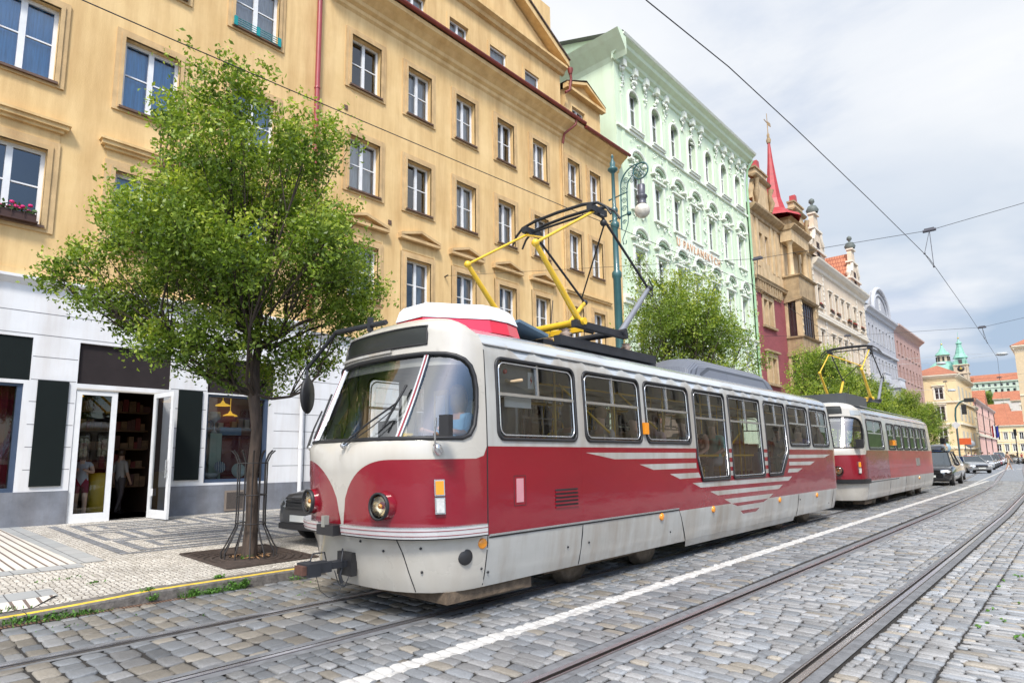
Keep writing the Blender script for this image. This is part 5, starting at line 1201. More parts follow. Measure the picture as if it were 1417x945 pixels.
# ---------------- pale green house
M_grn = mat('mint_plaster', (.64, .77, .58), .8, var=.05, scale=.8, stain=.25, bump=.1)
M_stu = mat('white_green_stucco', (.76, .80, .71), .8, var=.06, scale=4)
M_stug = mat('stucco_recess', (.36, .48, .34), .85)
def arc_pts(f, u0, u1, z0, h, d, n=8): return [f.p((u0 + u1) / 2 - (u1 - u0) / 2 * math.cos(math.pi * i / n), z0 + h * math.sin(math.pi * i / n), d) for i in range(n + 1)]
def green():
    T = thing('town_house', 'mint green town house with white stucco ornament and arched top windows', 'building', (F, 0, 0)); f = Fac(); rr = random.Random(21)
    U = [30.2, 32.8, 35.25, 37.7, 40.3, 42.9, 45.45]; hw = .55
    top = [(u - hw, u + hw, 20.5, 22.9) for u in U]; mid = [(u - hw, u + hw, 15.65, 17.95) for u in U]; low = [(u - hw, u + hw, 11.0, 13.25) for u in U]; gr = [(u - hw, u + hw, 6.6, 9.0) for u in U]
    q = MB(); f.wall(q, 28.2, 47.1, .2, 25.0, top + mid + low + gr, .3, 0)
    for u in U:     # arch spandrels and archivolt
        n = 8
        for s_ in (-1, 1):
            pts = [f.p(u + s_ * hw, 22.9, 0)] + [f.p(u + s_ * hw * math.cos(math.pi / 2 * i / n), 22.35 + .55 * math.sin(math.pi / 2 * i / n), 0) for i in range(n + 1)]
            q.add(pts, [tuple(range(len(pts))) if s_ > 0 else tuple(reversed(range(len(pts))))], 0)
        q.tube([f.p(u - hw - .1, 20.5, .03)] + arc_pts(f, u - hw - .1, u + hw + .1, 22.35, .66, .03) + [f.p(u + hw + .1, 20.5, .03)], .085, 5, 1)
        f.box(q, u - hw - .25, u + hw + .25, 20.3, 20.42, .002, .22, 1); f.box(q, u - hw - .2, u + hw + .2, 20.42, 20.48, .002, .28, 1)
    for rows_, hz in ((mid, 18.9), (low, 14.25), (gr, 10.0)):
        for a, b, c, e in rows_:
            f.box(q, a - .18, a - .002, c - .1, e + .15, .002, .06, 1); f.box(q, b + .002, b + .18, c - .1, e + .15, .002, .06, 1); f.box(q, a - .24, b + .24, e + .16, e + .26, .002, .14, 1); f.box(q, a - .24, b + .24, c - .14, c - .02, .002, .16, 1)
            um = (a + b) / 2; q.tube(arc_pts(f, um - .85, um + .85, hz - .35, .62, .16), .11, 6, 1); q.tube(arc_pts(f, um - .62, um + .62, hz - .35, .40, .1), .07, 6, 2)
            f.box(q, um - .95, um - .55, hz - .46, hz - .34, .002, .26, 1); f.box(q, um + .55, um + .95, hz - .46, hz - .34, .002, .26, 1)
    f.box(q, 28.2, 47.1, 20.12, 20.28, .002, .12, 1)
    f.box(q, 28.2, 47.1, 10.15, 10.3, .002, .25, 1); f.box(q, 28.2, 47.1, 9.9, 10.15, .002, .14, 1)
    for u in (28.9, 31.5, 34.0, 41.6, 44.2, 46.7): f.box(q, u - .12, u + .12, 10.3, 24.2, .002, .05, 0)
    f.cornice(q, 27.95, 47.4, 24.0, [(.002, 0), (.1, .05), (.12, .28), (.3, .38), (.34, .55), (.62, .72), (.66, .92), (.86, 1.05), (.88, 1.22), (.002, 1.24)], 0)
    f.cornice(q, 27.9, 47.45, 25.05, [(.5, .0), (.90, .04), (.96, .16), (.002, .19)], 1)
    # gable side towards the viewer
    q.quad((0, 28.2, .2), (0, 28.2, 25.0), (-14, 28.2, 25.0), (-14, 28.2, .2), 0); q.add([(0, 28.2, 25.0), (.4, 28.2, 25.4), (-5.9, 28.2, 27.55), (-14, 28.2, 25.0)], [(0, 1, 2, 3)], 0)
    sd = Fac((0, 28.2, 0), (-1, 0, 0), (0, -1, 0)); sd.cornice(q, -.86, 7.0, 24.0, [(.002, 0), (.12, .28), (.34, .55), (.66, .92), (.88, 1.22), (.002, 1.24)], 0)
    part('wall', q, [M_grn, M_stu, M_stug], T)
    for r_, st in ((top, 'T'), (mid, 'T'), (low, 'T'), (gr, 'T')):
        for h in r_: window(T, f, *h, .26, st, 'SW', fw=.07)
    # stucco: festoons, masks, volutes
    q = MB()
    def blob(u, z, r_, k=6, sp=.16, d=.05):
        for _ in range(k): q.sphere(f.p(u + rr.gauss(0, sp), z + rr.gauss(0, sp * 1.2), d * rr.uniform(.3, 1)), r_ * rr.uniform(.6, 1.2), 6, 0, (.6, 1, 1))
    def scroll(u, z, r_, s_=1, d=.07):
        pts = []
        for i in range(14):
            a = i * .55; R_ = r_ * (1 - i / 18); pts.append(f.p(u + s_ * R_ * math.cos(a), z + R_ * math.sin(a), d))
        q.tube(pts, .035, 5, 0)
    for i, u in enumerate([28.9, 30.2, 31.5, 32.8, 34.0, 36.45, 37.7, 39.0, 41.6, 42.9, 44.2, 45.45, 46.6]):
        blob(u, 23.75, .13, 10, .14, .2); blob(u, 23.2, .09, 6, .12, .12); blob(u, 22.7 if i % 2 == 0 else 23.1, .07, 5, .08, .1); f.box(q, u - .18, u + .18, 23.9, 24.3, .0, .34, 0)
        if i % 2 == 0: blob(u, 22.3, .05, 4, .06)
    for u in U:
        blob(u, 18.35, .085, 12, .22, .1); blob(u, 13.7, .085, 14, .25, .1); blob(u, 23.15, .08, 4, .07, .12); blob(u, 20.05, .05, 8, .3, .1); blob(u - .5, 19.75, .05, 5, .1, .1); blob(u + .5, 19.75, .05, 5, .1, .1)
        blob(u, 15.3, .05, 10, .32, .08); blob(u, 10.75, .05, 8, .3, .08); scroll(u - .55, 18.5, .16, 1); scroll(u + .55, 18.5, .16, -1); scroll(u - .5, 13.85, .16, 1); scroll(u + .5, 13.85, .16, -1); scroll(u - .4, 15.25, .14, -1); scroll(u + .4, 15.25, .14, 1)
    for u in (36.5, 39.0, 34.05, 41.6):
        for k in range(40): z = rr.uniform(11, 19.4); q.sphere(f.p(u + rr.gauss(0, .22), z, .03), rr.uniform(.03, .07), 5, 0, (.5, 1, 1))
        for z in np.arange(11.2, 19.2, .8): scroll(u + .1 * rr.choice((-1, 1)), z, .2, rr.choice((-1, 1)), .05)
    part('stucco_ornament', q, [M_stu], T)
    # sign
    cu = bpy.data.curves.new('lettering', 'FONT'); cu.body = 'U PAVLANSKÝCH'; cu.size = .72; cu.extrude = .015; cu.space_character = 1.32; cu.align_x = 'CENTER'
    tmp = bpy.data.objects.new('tmp', cu); COL.objects.link(tmp); me = bpy.data.meshes.new_from_object(tmp.evaluated_get(bpy.context.evaluated_depsgraph_get())); bpy.data.objects.remove(tmp)
    me.materials.clear(); me.materials.append(mat('terracotta_letters', (.62, .38, .24), .6)); o = link('lettering', me, T)
    o.location = (.10, 37.9, 14.72); o.rotation_euler = (R(90), 0, R(90)); o.scale = (.92, 1.05, 1)
    q = MB(); f.box(q, 34.8, 41.1, 14.55, 15.5, .002, .07, 0); part('name_panel', q, [M_stu], T)
    q = MB(); q.tube([(.7, 47.2, 24.6), (.25, 47.15, 24.0), (.14, 47.15, 23), (.14, 47.15, .3)], .09, 8); part('rain_pipe', q, [mat('green_pipe', (.33, .52, .32), .5)], T)
    q = MB(); q.quad((.9, 27.8, 25.26), (.9, 47.5, 25.26), (-6, 47.5, 27.6), (-6, 27.8, 27.6), 0); q.box(-13.9, -1.0, 28.3, 47, .3, 24.9, 1); part('roof', q, [mat('dark_tin_roof', (.09, .085, .085), .6), M_room], T)
    q = MB(); q.tube([(-5.2, 27.5, 26), (-5.2, 27.5, 29.3)], .03, 6); part('aerial', q, [M_pbl], T)
green()

# ---------------- crimson and tan house with oriel and spire
M_tan = mat('tan_stone', (.62, .47, .28), .8, var=.2, scale=1.5, stain=.7, bump=.2)
M_tand = mat('tan_stone_weathered', (.42, .31, .18), .85, var=.3, scale=2.5, stain=.8, bump=.4, bscale=12)
M_crim = brickmat('crimson_brick', (.32, .075, .085), (.28, .065, .075), (.16, .06, .06), 1.0, .3, .1, rough=.8, msize=.01, bump=.2, axes=(0, R(90), R(90)))
M_dwin = mat('dark_brown_window_wood', (.045, .022, .018), .4)
M_redr = mat('red_tin_spire', (.42, .04, .045), .45, var=.25, scale=3)
M_otile = brickmat('orange_roof_tiles', (.47, .19, .10), (.40, .15, .08), (.20, .05, .03), 1.0, .28, .34, rough=.8, msize=.03, bump=.6)
def crimson():
    T = thing('town_house', 'crimson brick and tan house with dark oriel bay and slim red spire', 'building', (F, 47.4, 0)); f = Fac(); W = 15.6
    wl = [(1.9, 2.7, 7.3, 9.3), (3.0, 3.8, 7.3, 9.3), (1.9, 2.7, 11.9, 14.0), (3.0, 3.8, 11.9, 14.0), (12.7, 13.5, 7.3, 9.3), (12.7, 13.5, 11.9, 14.0)]
    wu = [(2.0, 2.75, 17.2, 19.6), (3.3, 4.05, 17.2, 19.6), (12.3, 13.0, 17.2, 19.4)]
    q = MB(); f.wall(q, 0, W, .2, 14.9, wl, .3, 0, 1)
    f.wall(q, 0, W, 14.9, 21.6, wu, .3, 1)
    for z in np.arange(6.5, 14.8, .42):      # quoins
        for a, b in ((.0, .42), (W - .42, W)): f.box(q, a, b + (.12 if int(z / .42) % 2 else -.05) * (1 if a == 0 else 0), z, z + .34, .002, .05, 1)
    for a, b in ((1.6, 4.1), (12.45, 13.75)):
        for c, e in ((7.3, 9.3), (11.9, 14.0)):
            f.box(q, a - .05, a + .28, c, e + .3, .002, .06, 1); f.box(q, b - .28, b + .05, c, e + .3, .002, .06, 1); f.box(q, a - .05, b + .05, e + .02, e + .42, .004, .07, 1); f.box(q, a - .25, b + .25, e + .45, e + .60, .002, .28, 2); f.box(q, a - .2, b + .2, c - .22, c - .03, .002, .22, 2)
            if b - a > 2: f.box(q, 2.72, 2.98, c, e, .002, .05, 1)
    # corbel table and belt
    for i in range(30):
        u = .3 + i * .52
        if u < W - .2 and not 6.0 < u < 11.6: f.box(q, u, u + .28, 14.5, 15.25, .002, .26, 2); f.box(q, u + .04, u + .24, 14.35, 14.5, .002, .16, 2)
    f.cornice(q, 0, W, 15.25, [(.002, 0), (.3, .05), (.34, .2), (.42, .3), (.002, .34)], 2); f.box(q, 0, W, 15.6, 16.6, .002, .06, 1)
    for u in (.15, 1.25, 4.5, 5.5, 11.6, 13.6, 14.9): f.box(q, u, u + .5, 16.6, 20.6, .002, .10, 1)
    f.cornice(q, 0, W, 20.9, [(.002, -.3), (.12, -.25), (.14, 0), (.36, .12), (.6, .35), (.62, .5), (.002, .52)], 2)
    # shaped gables left and right
    for c0 in (3.3, 12.9):
        z0 = 21.45
        f.wall(q, c0 - 2.1, c0 + 2.1, z0, 22.3, [], .3, 1); q.prism([f.p(c0 - 2.1, 22.3), f.p(c0 + 2.1, 22.3), f.p(c0 + 1.35, 24.2), f.p(c0 - 1.35, 24.2)], (-.4, 0, 0), 1)
        f.cornice(q, c0 - 1.75, c0 + 1.75, 24.2, [(.002, 0), (.2, .1), (.3, .25), (-.5, .28)], 2); f.box(q, c0 - 1.3, c0 + 1.3, 24.45, 25.1, -.5, .05, 1); f.box(q, c0 - 1.45, c0 + 1.45, 25.1, 25.25, -.55, .16, 2)
        for s_ in (-1, 1): q.tube([f.p(c0 + s_ * 1.6, 22.0, .12), f.p(c0 + s_ * 1.75, 22.8, .22), f.p(c0 + s_ * 1.5, 23.4, .18), f.p(c0 + s_ * 1.65, 24.0, .25)], [.12, .26, .14, .24], 8, 2)
        q.prism([f.p(c0 - .4, 25.25, -.1), f.p(c0 + .4, 25.25, -.1), f.p(c0 + .25, 26.2, -.1), f.p(c0 - .25, 26.2, -.1)], (-.5, 0, 0), 3)
    part('wall', q, [M_crim, M_tan, M_tand, M_redr], T)
    for h in wl + wu: window(T, f, *h, .25, 'T', 'SW', mfr=M_tand if h in wl else None, fw=.06)
    # oriel
    O = MB(); d = 1.3; a, b = 6.9, 11.4
    for z0, z1 in ((6.0, 7.0), (10.3, 11.5), (14.9, 16.8)):
        f.box(O, a, b, z0, z1, .002, d, 1); f.cornice(O, a - .12, b + .12, z1 - .05, [(.002, 0), (d + .1, 0), (d + .2, .12), (.002, .14)], 1); f.cornice(O, a - .12, b + .12, z0 - .2, [(.002, -.2), (d + .1, .0), (d + .22, .16), (.002, .2)], 1)
    for z0, z1 in ((7.0, 10.1), (11.5, 14.7)):
        for u in (a, b - .42): f.box(O, u, u + .42, z0, z1, d - .42, d - .01, 0)
        f.box(O, a + .02, a + .2, z0, z1, .002, .25, 0)
        f.box(O, a + .3, b - .3, z0, z1, .1, d - .4, 2)
        for k in range(5): z = z0 + .4 + k * .6; q2 = f.p(a + .28, z, d); O.sphere(q2, .14, 6, 0, (.4, 1, 1.2)); O.sphere(f.p(b - .28, z, d), .14, 6, 0, (.4, 1, 1.2))
    # loggia with columns on top
    f.box(O, a - .1, b + .1, 19.9, 20.9, .1, d * .8, 0); f.cornice(O, a - .2, b + .2, 20.9, [(.002, 0), (d * .8, 0), (d * .8 + .35, .3), (d * .8 + .35, .42), (.002, .44)], 1); f.box(O, a + .4, b - .4, 21.3, 22.0, -.3, d * .6, 0); f.cornice(O, a + .3, b - .3, 22.0, [(.002, 0), (d * .6, 0), (d * .8, .2), (.002, .22)], 1)
    for u in (a + .3, b - .3): O.lathe([(.32, 0), (.28, .2), (.24, .3), (.21, 2.9), (.3, 3.0), (.34, 3.1)], f.p(u, 16.8, d * .8 - .35), (0, 0, 1), 14, 0)
    f.box(O, a + .2, a + .5, 16.8, 19.9, .002, .12, 0)
    part('oriel', O, [M_tan, M_tand, M_room], T)
    fr = Fac((d - .12, 0, 0))
    for z0, z1 in ((7.0, 10.1), (11.5, 14.7)):
        for k in range(3):
            u = a + .45 + k * 1.2; window(T, fr, u, u + 1.17, z0, z1, .1, 'T', None, mfr=M_dwin, fw=.09)
        fs = Fac((d - .43, a + .06, 0), (-1, 0, 0), (0, -1, 0)); window(T, fs, .0, d - .70, z0, z1, .05, 'T', None, mfr=M_dwin, fw=.08)
    window(T, f, 7.6, 8.5, 17.0, 19.4, .1, 'T', 'FW'); 
    # spire
    S = MB(); um = 7.7; S.lathe([(2.2, 22.2), (2.0, 22.5), (1.4, 22.8), (.95, 23.2), (.66, 24.2), (.44, 26.0), (.25, 27.8), (.12, 29.5), (.10, 29.7)], (-.5, um, 0), (0, 0, 1), 8, 0, False)
    S.lathe([(.16, 29.6), (.22, 29.9), (.10, 30.2), (.13, 30.4), (.045, 30.6), (.03, 32.5)], (-.5, um, 0), (0, 0, 1), 8, 1); S.box(-.52, -.48, um - .8, um + .55, 31.55, 31.63, 1); S.prism([(-.5, um + .1, 31.4), (-.5, um + .8, 31.5), (-.5, um + .7, 31.8), (-.5, um + .1, 31.75)], (.04, 0, 0), 1)
    part('spire', S, [M_redr, M_tand], T)
    q = MB(); q.quad((0, 0, 21.5), (0, W, 21.5), (-6, W, 24.5), (-6, 0, 24.5), 0); q.box(-12, -1.0, .1, W - .1, .3, 21.4, 1); part('roof', q, [M_otile, M_room], T)
crimson()

# ---------------- cream house with two Renaissance gables
M_crm = mat('cream_plaster', (.66, .55, .42), .8, var=.08, scale=1, stain=.3)
M_crt = mat('pale_trim', (.70, .64, .54), .8, var=.1, scale=2)
M_lead = mat('weathered_lead', (.11, .13, .12), .6)
def cream():
    T = thing('gabled_house', 'cream house with two scrolled gables and orange tiled roof', 'building', (F, 63.1, 0)); f = Fac(); W = 20.2
    U = [1.9, 5.6, 7.9, 10.2, 12.5, 15.4, 18.1]; q = MB(); H = []
    for i, u in enumerate(U):
        for c, e in ((16.1, 18.1), (11.2, 13.6), (6.6, 8.8)): H.append((u - .5, u + .5, c, e))
    f.wall(q, 0, W, .2, 20.2, H, .25, 0)
    for h in H: f.box(q, h[0] - .16, h[0] - .002, h[2] - .1, h[3] + .2, .002, .05, 1); f.box(q, h[1] + .002, h[1] + .16, h[2] - .1, h[3] + .2, .002, .05, 1); f.box(q, h[0] - .25, h[1] + .25, h[3] + .22, h[3] + .36, .002, .16, 1); f.box(q, h[0] - .2, h[1] + .2, h[2] - .2, h[2] - .04, .002, .16, 1)
    for z, d in ((14.9, .3), (10.2, .35), (15.3, .15)): f.box(q, 0, W, z, z + .22, .002, d, 1)
    for u in (0, 3.2, 16.3, W - .45): 
        for z in np.arange(6, 19.6, .5): f.box(q, u, u + .45, z, z + .40, .002, .06, 1)
    f.cornice(q, -.1, W + .1, 19.6, [(.002, 0), (.15, .1), (.2, .4), (.5, .6), (.7, .9), (.72, 1.05), (.002, 1.08)], 1)
    for c0, k in ((2.4, 1.0), (16.6, .96)):
        z0 = 20.65
        sil = [(-2.2, 0), (-2.2, 1.1), (-1.8, 1.5), (-1.75, 2.3), (-1.3, 2.9), (-1.1, 3.3), (-.75, 3.5), (-.7, 4.6), (-.55, 5.1), (-.3, 5.5)]
        sil = sil + [(-a, b) for a, b in reversed(sil)]
        q.prism([f.p(c0 + a * k, z0 + b * k, .1) for a, b in sil], (-.45, 0, 0), 0)
        for (a, b, w) in ((2.3, 1.1, .2), (1.4, 3.3, .2), (.75, 5.0, .16)): f.box(q, c0 - a * k, c0 + a * k, z0 + b * k, z0 + b * k + w, -.45, .3, 1)
        for s_ in (-1, 1):
            q.lathe([(.22, 0), (.14, .15), (.3, .4), (.3, .7), (.12, .9), (.16, 1.0), (0, 1.2)], f.p(c0 + s_ * 2.0 * k, z0 + 1.3 * k, -.1), (0, 0, 1), 10, 1)
            q.tube([f.p(c0 + s_ * 1.75 * k, z0 + 2.0 * k, .12), f.p(c0 + s_ * 1.2 * k, z0 + 2.6 * k, .12), f.p(c0 + s_ * 1.1 * k, z0 + 3.2 * k, .12)], .2, 8, 1)
        q.lathe([(.5, 0), (.6, .3), (.4, .7), (.1, .75), (.12, .95), (.28, 1.15), (.25, 1.4), (0, 1.6)], f.p(c0, z0 + 5.3 * k, -.12), (0, 0, 1), 12, 2)
    part('wall', q, [M_crm, M_crt, M_lead], T)
    for h in H: window(T, f, *h, .2, 'T', None, mfr=M_dwin, fw=.08)
    for c0 in (2.4, 16.6):
        g = Fac((.32, 0, 0)); window(T, g, c0 - .4, c0 + .4, 21.2, 22.8, .18, 'T', None, mfr=M_dwin, fw=.08)
    q = MB(); q.quad((.6, 0, 20.68), (.6, W, 20.68), (-5.5, W, 26.0), (-5.5, 0, 26.0), 0)
    for c0 in (2.4, 16.6): q.quad((-.3, c0 - 2.2, 21.5), (-5, c0 - 2.2, 21.5), (-5, c0, 25.2), (-.3, c0, 25.2), 0); q.quad((-.3, c0, 25.2), (-5, c0, 25.2), (-5, c0 + 2.2, 21.5), (-.3, c0 + 2.2, 21.5), 0)
    q.box(-12, -.9, .1, W - .1, .3, 20, 1); part('roof', q, [M_otile, M_room], T)
cream()
M_geran = mat('red_geraniums', (.5, .02, .03), .6, var=.5, scale=30)
for i, (u, z, lab, big) in enumerate(((65.0, 16.1, 'sparse flower box on the top-left window of the cream gabled house', 1), (68.7, 16.1, 'small green flower box, second on the cream house top floor', 1), (71.0, 16.1, 'green flower box, third on the cream house top floor', 1), (75.4, 16.0, 'bushy red flower box low on the cream house front', 2.4), (77.6, 16.0, 'biggest trailing flower box on the cream house front', 3), (81.1, 16.1, 'red flower box at the far end of the cream house', 2), (65.0, 11.2, 'red flower box above the second tram pantograph', 2), (68.7, 11.2, 'red flower box, second along the middle floor', 1.6), (71.0, 11.2, 'green flower box, third along the middle floor', 1.6), (73.4, 11.2, 'leafy flower box, fourth along the middle floor', 1.6), (77.7, 11.2, 'dark red flower box at the end of the middle floor', 1.8))):
    flower_box(u - .55, u + .55, z, lab, fl=M_geran, big=big)

# ---------------- grey-blue house with round pediment
def greyblue():
    T = thing('town_house', 'grey-blue house with a round-arched pediment and stone balconies', 'building', (F, 83.4, 0)); f = Fac(); W = 16.2
    M_gb = mat('grey_blue_plaster', (.40, .41, .44), .8, var=.08, scale=1, stain=.4); M_gt = mat('grey_blue_trim', (.48, .49, .52), .8)
    H = [(1.0 + k * 1.9, 1.85 + k * 1.9, c, e) for k in range(8) for c, e in ((15.6, 17.6), (11.4, 13.6), (7.0, 9.4))]
    q = MB(); f.wall(q, 0, W, .2, 19.3, H, .25, 0)
    for h in H: f.surround(q, *h, .12, .05, 1, False, False)
    f.cornice(q, -.1, W + .1, 18.8, [(.002, 0), (.2, .1), (.3, .4), (.6, .6), (.62, .8), (.002, .82)], 1); f.box(q, 0, W, 14.4, 14.65, .002, .3, 1)
    n = 12; c0 = 8.1; pts = [f.p(c0 - 4.6 * math.cos(math.pi * i / n), 19.6 + 3.4 * math.sin(math.pi * i / n), .1) for i in range(n + 1)]
    q.prism(pts, (-.4, 0, 0), 0); q.tube([tuple(Vector(p) + Vector((.1, 0, 0))) for p in pts], .28, 6, 1); q.tube([f.p(c0 - 3.7 * math.cos(math.pi * i / n), 19.7 + 2.5 * math.sin(math.pi * i / n), .15) for i in range(n + 1)], .14, 6, 1)
    for u, z in ((3.5, 10.6), (12.0, 10.6)):
        f.box(q, u - 1.7, u + 1.7, z - .35, z - .1, .002, 1.2, 1); f.box(q, u - 1.7, u + 1.7, z + .75, z + .95, 1.0, 1.2, 1); f.box(q, u - 1.6, u - 1.4, z - .1, z + .75, .002, 1.15, 1); f.box(q, u + 1.4, u + 1.6, z - .1, z + .75, .002, 1.15, 1)
        for k in range(10): q.lathe([(.06, 0), (.1, .3), (.05, .6), (.08, .85)], f.p(u - 1.3 + k * .29, z - .1, 1.1), (0, 0, 1), 6, 1)
        f.box(q, u - 1.5, u + 1.5, 5.5, z - .36, .002, .9, 0)
    part('wall', q, [M_gb, M_gt], T)
    for h in H: window(T, f, *h, .18, 'T', None, mfr=M_gt, fw=.07)
    window(T, Fac((.3, 0, 0)), 7.7, 8.5, 20.2, 21.8, .18, 'T', None)
    q = MB(); q.quad((.5, 0, 19.65), (.5, W, 19.65), (-6, W, 23), (-6, 0, 23), 0); q.box(-12, -.9, .1, W - .1, .3, 19, 1); part('roof', q, [mat('grey_tin', (.2, .21, .23), .6), M_room], T)
    # pink neighbour
    T = thing('apartment_house', 'plain dusty pink apartment block with rows of small windows', 'building', (F, 99.7, 0)); W = 19.3
    M_pk = mat('dusty_pink_plaster', (.44, .29, .26), .85, var=.1, scale=1, stain=.5); M_pt = mat('dusty_pink_trim', (.50, .37, .33), .85)
    H = [(1.3 + k * 2.55, 2.3 + k * 2.55, c, e) for k in range(7) for c, e in ((15.8, 17.6), (12.2, 14.1), (8.6, 10.5), (5.0, 7.0))]
    q = MB(); f.wall(q, 0, W, .2, 19.2, H, .25, 0); q.quad((0, W, .2), (0, W, 19.2), (-12, W, 19.2), (-12, W, .2), 0); q.quad((0, 0, .2), (-12, 0, .2), (-12, 0, 19.2), (0, 0, 19.2), 0)
    for h in H: f.box(q, h[0] - .15, h[1] + .15, h[2] - .16, h[2] - .02, .002, .15, 1)
    f.cornice(q, -.1, W + .3, 18.9, [(.002, 0), (.3, .3), (.75, .6), (.77, .8), (.002, .82)], 1); part('wall', q, [M_pk, M_pt], T)
    for h in H: window(T, f, *h, .18, 'T', None, fw=.07, mfr=mat('brown_frames', (.12, .08, .07), .6))
    q = MB(); q.quad((.6, 0, 19.75), (.6, W, 19.75), (-6, W, 22), (-6, 0, 22), 0); q.box(-11.9, -.9, .1, W - .1, .3, 19, 1); part('roof', q, [mat('brown_roof', (.16, .09, .07), .8), M_room], T)
greyblue()
# ------------------------------------------------------------------ far end of the street
M_yel_p = mat('pale_yellow_plaster', (.80, .64, .38), .85, var=.07, scale=.6, stain=.25); M_yelt = mat('yellow_trim', (.78, .71, .56), .8)
M_cop = mat('verdigris_copper', (.24, .50, .40), .6, var=.25, scale=1.0); M_stone = mat('church_stone', (.56, .46, .34), .85, var=.15, scale=.6)
def simple_house(name, label, O, U, Nn, W, Hh, depth, wallm, trimm, cols, rows, ww=1.0, roofm=None, rh=3.0, winm=None, cat='building', hip=False):
    T = thing(name, label, cat, O); f = Fac((0, 0, 0), U, Nn); H = [(u - ww / 2, u + ww / 2, c, e) for u in cols for c, e in rows]
    q = MB(); f.wall(q, 0, W, -.2, Hh, H, .25, 0)
    g1 = Fac(Vector(U) * 0, Vector(Nn) * -1, Vector(U) * -1); g2 = Fac(Vector(U) * W, Vector(Nn) * -1, Vector(U))
    g1.wall(q, 0, depth, -.2, Hh, [], .2); g2.wall(q, 0, depth, -.2, Hh, [], .2)
    for h in H: f.surround(q, *h, .2, .06, 1, False, False); f.box(q, h[0] - .3, h[1] + .3, h[3] + .25, h[3] + .4, .002, .2, 1)
    for g, w in ((f, W), (g1, depth), (g2, depth)): g.cornice(q, -.3, w + .3, Hh - .5, [(.002, 0), (.3, .2), (.5, .45), (.5, .6), (.002, .62)], 1)
    for c, e in rows: f.box(q, 0, W, c - .55, c - .35, .002, .12, 1)
    part('wall', q, [wallm, trimm], T)
    for h in H: window(T, f, *h, .18, 'H', None, mfr=winm, fw=.08)
    q = MB(); e = .5; z = Hh + .13; a, b, c, d = f.p(-e, z, e), f.p(W + e, z, e), f.p(W + e, z, -depth - e), f.p(-e, z, -depth - e)
    k = min(W, depth) / 2 if hip else 0
    r1, r2 = f.p(k, z + rh, -depth / 2), f.p(W - k, z + rh, -depth / 2)
    q.add([a, b, c, d, r1, r2], [(0, 1, 5, 4), (2, 3, 4, 5), (1, 2, 5), (3, 0, 4)], 0); part('roof', q, [roofm or M_otile], T)
    q = MB(); vs = [f.p(u, zz, dd) for u, zz, dd in ((.3, 0, -.4), (W - .3, 0, -.4), (W - .3, Hh - .2, -.4), (.3, Hh - .2, -.4))]; q.add(vs, [(0, 1, 2, 3)]); part('inner_wall', q, [M_room], T)
    return T, f
# corner house facing down the street
T, f = simple_house('corner_house', 'pale yellow corner house facing down the street with orange roof', (-19.6, 120, 0), (1, 0, 0), (0, -1, 0), 6.8, 14.1, 20, M_yel_p, M_yelt, [4.45], [(3.2, 5.6), (6.9, 9.2), (10.3, 12.2)], 1.15, rh=2.7, hip=True)
q = MB(); s = Fac((6.8, 0, 0), (0, 1, 0), (1, 0, 0))
for z in (2.4, 6.2, 9.7): s.box(q, 0, 20, z, z + .3, .002, .25, 0); f.box(q, 0, 6.8, z, z + .25, .002, .2, 0)
for k in range(4):
    for z in (3.0, 6.9, 10.2): s.box(q, 1.5 + k * 4.6, 3.2 + k * 4.6, z, z + 2.2, .002, .05, 1)
for z in np.arange(.3, 2.3, .4): f.box(q, 0, 6.8, z, z + .33, .002, .06, 2)
part('string_course', q, [M_yelt, mat('pale_blind', (.52, .50, .44), .7), M_yel_p], T)
# pink palace with flags
T, f = simple_house('palace', 'long pink palace front hung with two flags past the corner house', (-13.4, 148, 0), (-.02, 1, 0), (1, .02, 0), 52, 12.0, 14, mat('pink_plaster', (.78, .48, .40), .85, var=.06, scale=.5), mat('pink_trim', (.70, .52, .44), .8), [4 + k * 4.9 for k in range(10)], [(6.6, 9.4)], 1.4, rh=3.5)
q = MB()
for u in (1.5, 17, 34, 51): f.box(q, u, u + .25, 0, 11.4, .002, .15, 0)
f.box(q, 0, 52, 5.0, 5.5, .002, .3, 1); part('rain_pipe', q, [mat('dark_pipe', (.06, .05, .05), .5), M_yelt], T)
q = MB(); q.prism([(.1, 20, 12.1), (.1, 26, 12.1), (.1, 23, 15.4)], (-3, 0, 0), 0); part('gable', q, [M_otile], T)
for y, c, c2, lab in ((172, (.5, .03, .04), (.6, .6, .6), 'red and white flag hanging from the pink palace front'), (180, (.02, .03, .25), (.02, .03, .25), 'dark blue flag hanging from the pink palace front')):
    t = thing('flag', lab, 'flag', (-13.2, y, 4.2)); q = MB(); q.tube([(0, 0, 3.0), (1.0, -.2, 3.8)], .05, 6); part('pole', q, [M_pbl], t)
    q = MB(); n = 6
    for i in range(n):
        a, b = i / n, (i + 1) / n; P = lambda k, z: (.2 + .6 * k, -.1 + .2 * math.sin(k * 9), .8 + z * .75 + .4 * k)
        q.quad(P(a, 0), P(b, 0), P(b, 3.4), P(a, 3.4), 0 if i < 3 else 1)
    part('cloth', q, [mat('flag_a', c, .8), mat('flag_b', c2, .8)], t)
simple_house('town_house', 'narrow yellow house squeezed between corner house and pink palace', (-13.2, 140.5, 0), (0, 1, 0), (1, 0, 0), 7.2, 10.2, 10, M_yel_p, M_yelt, [2, 5], [(2.5, 4.4), (6, 8)], 1.0, rh=2)
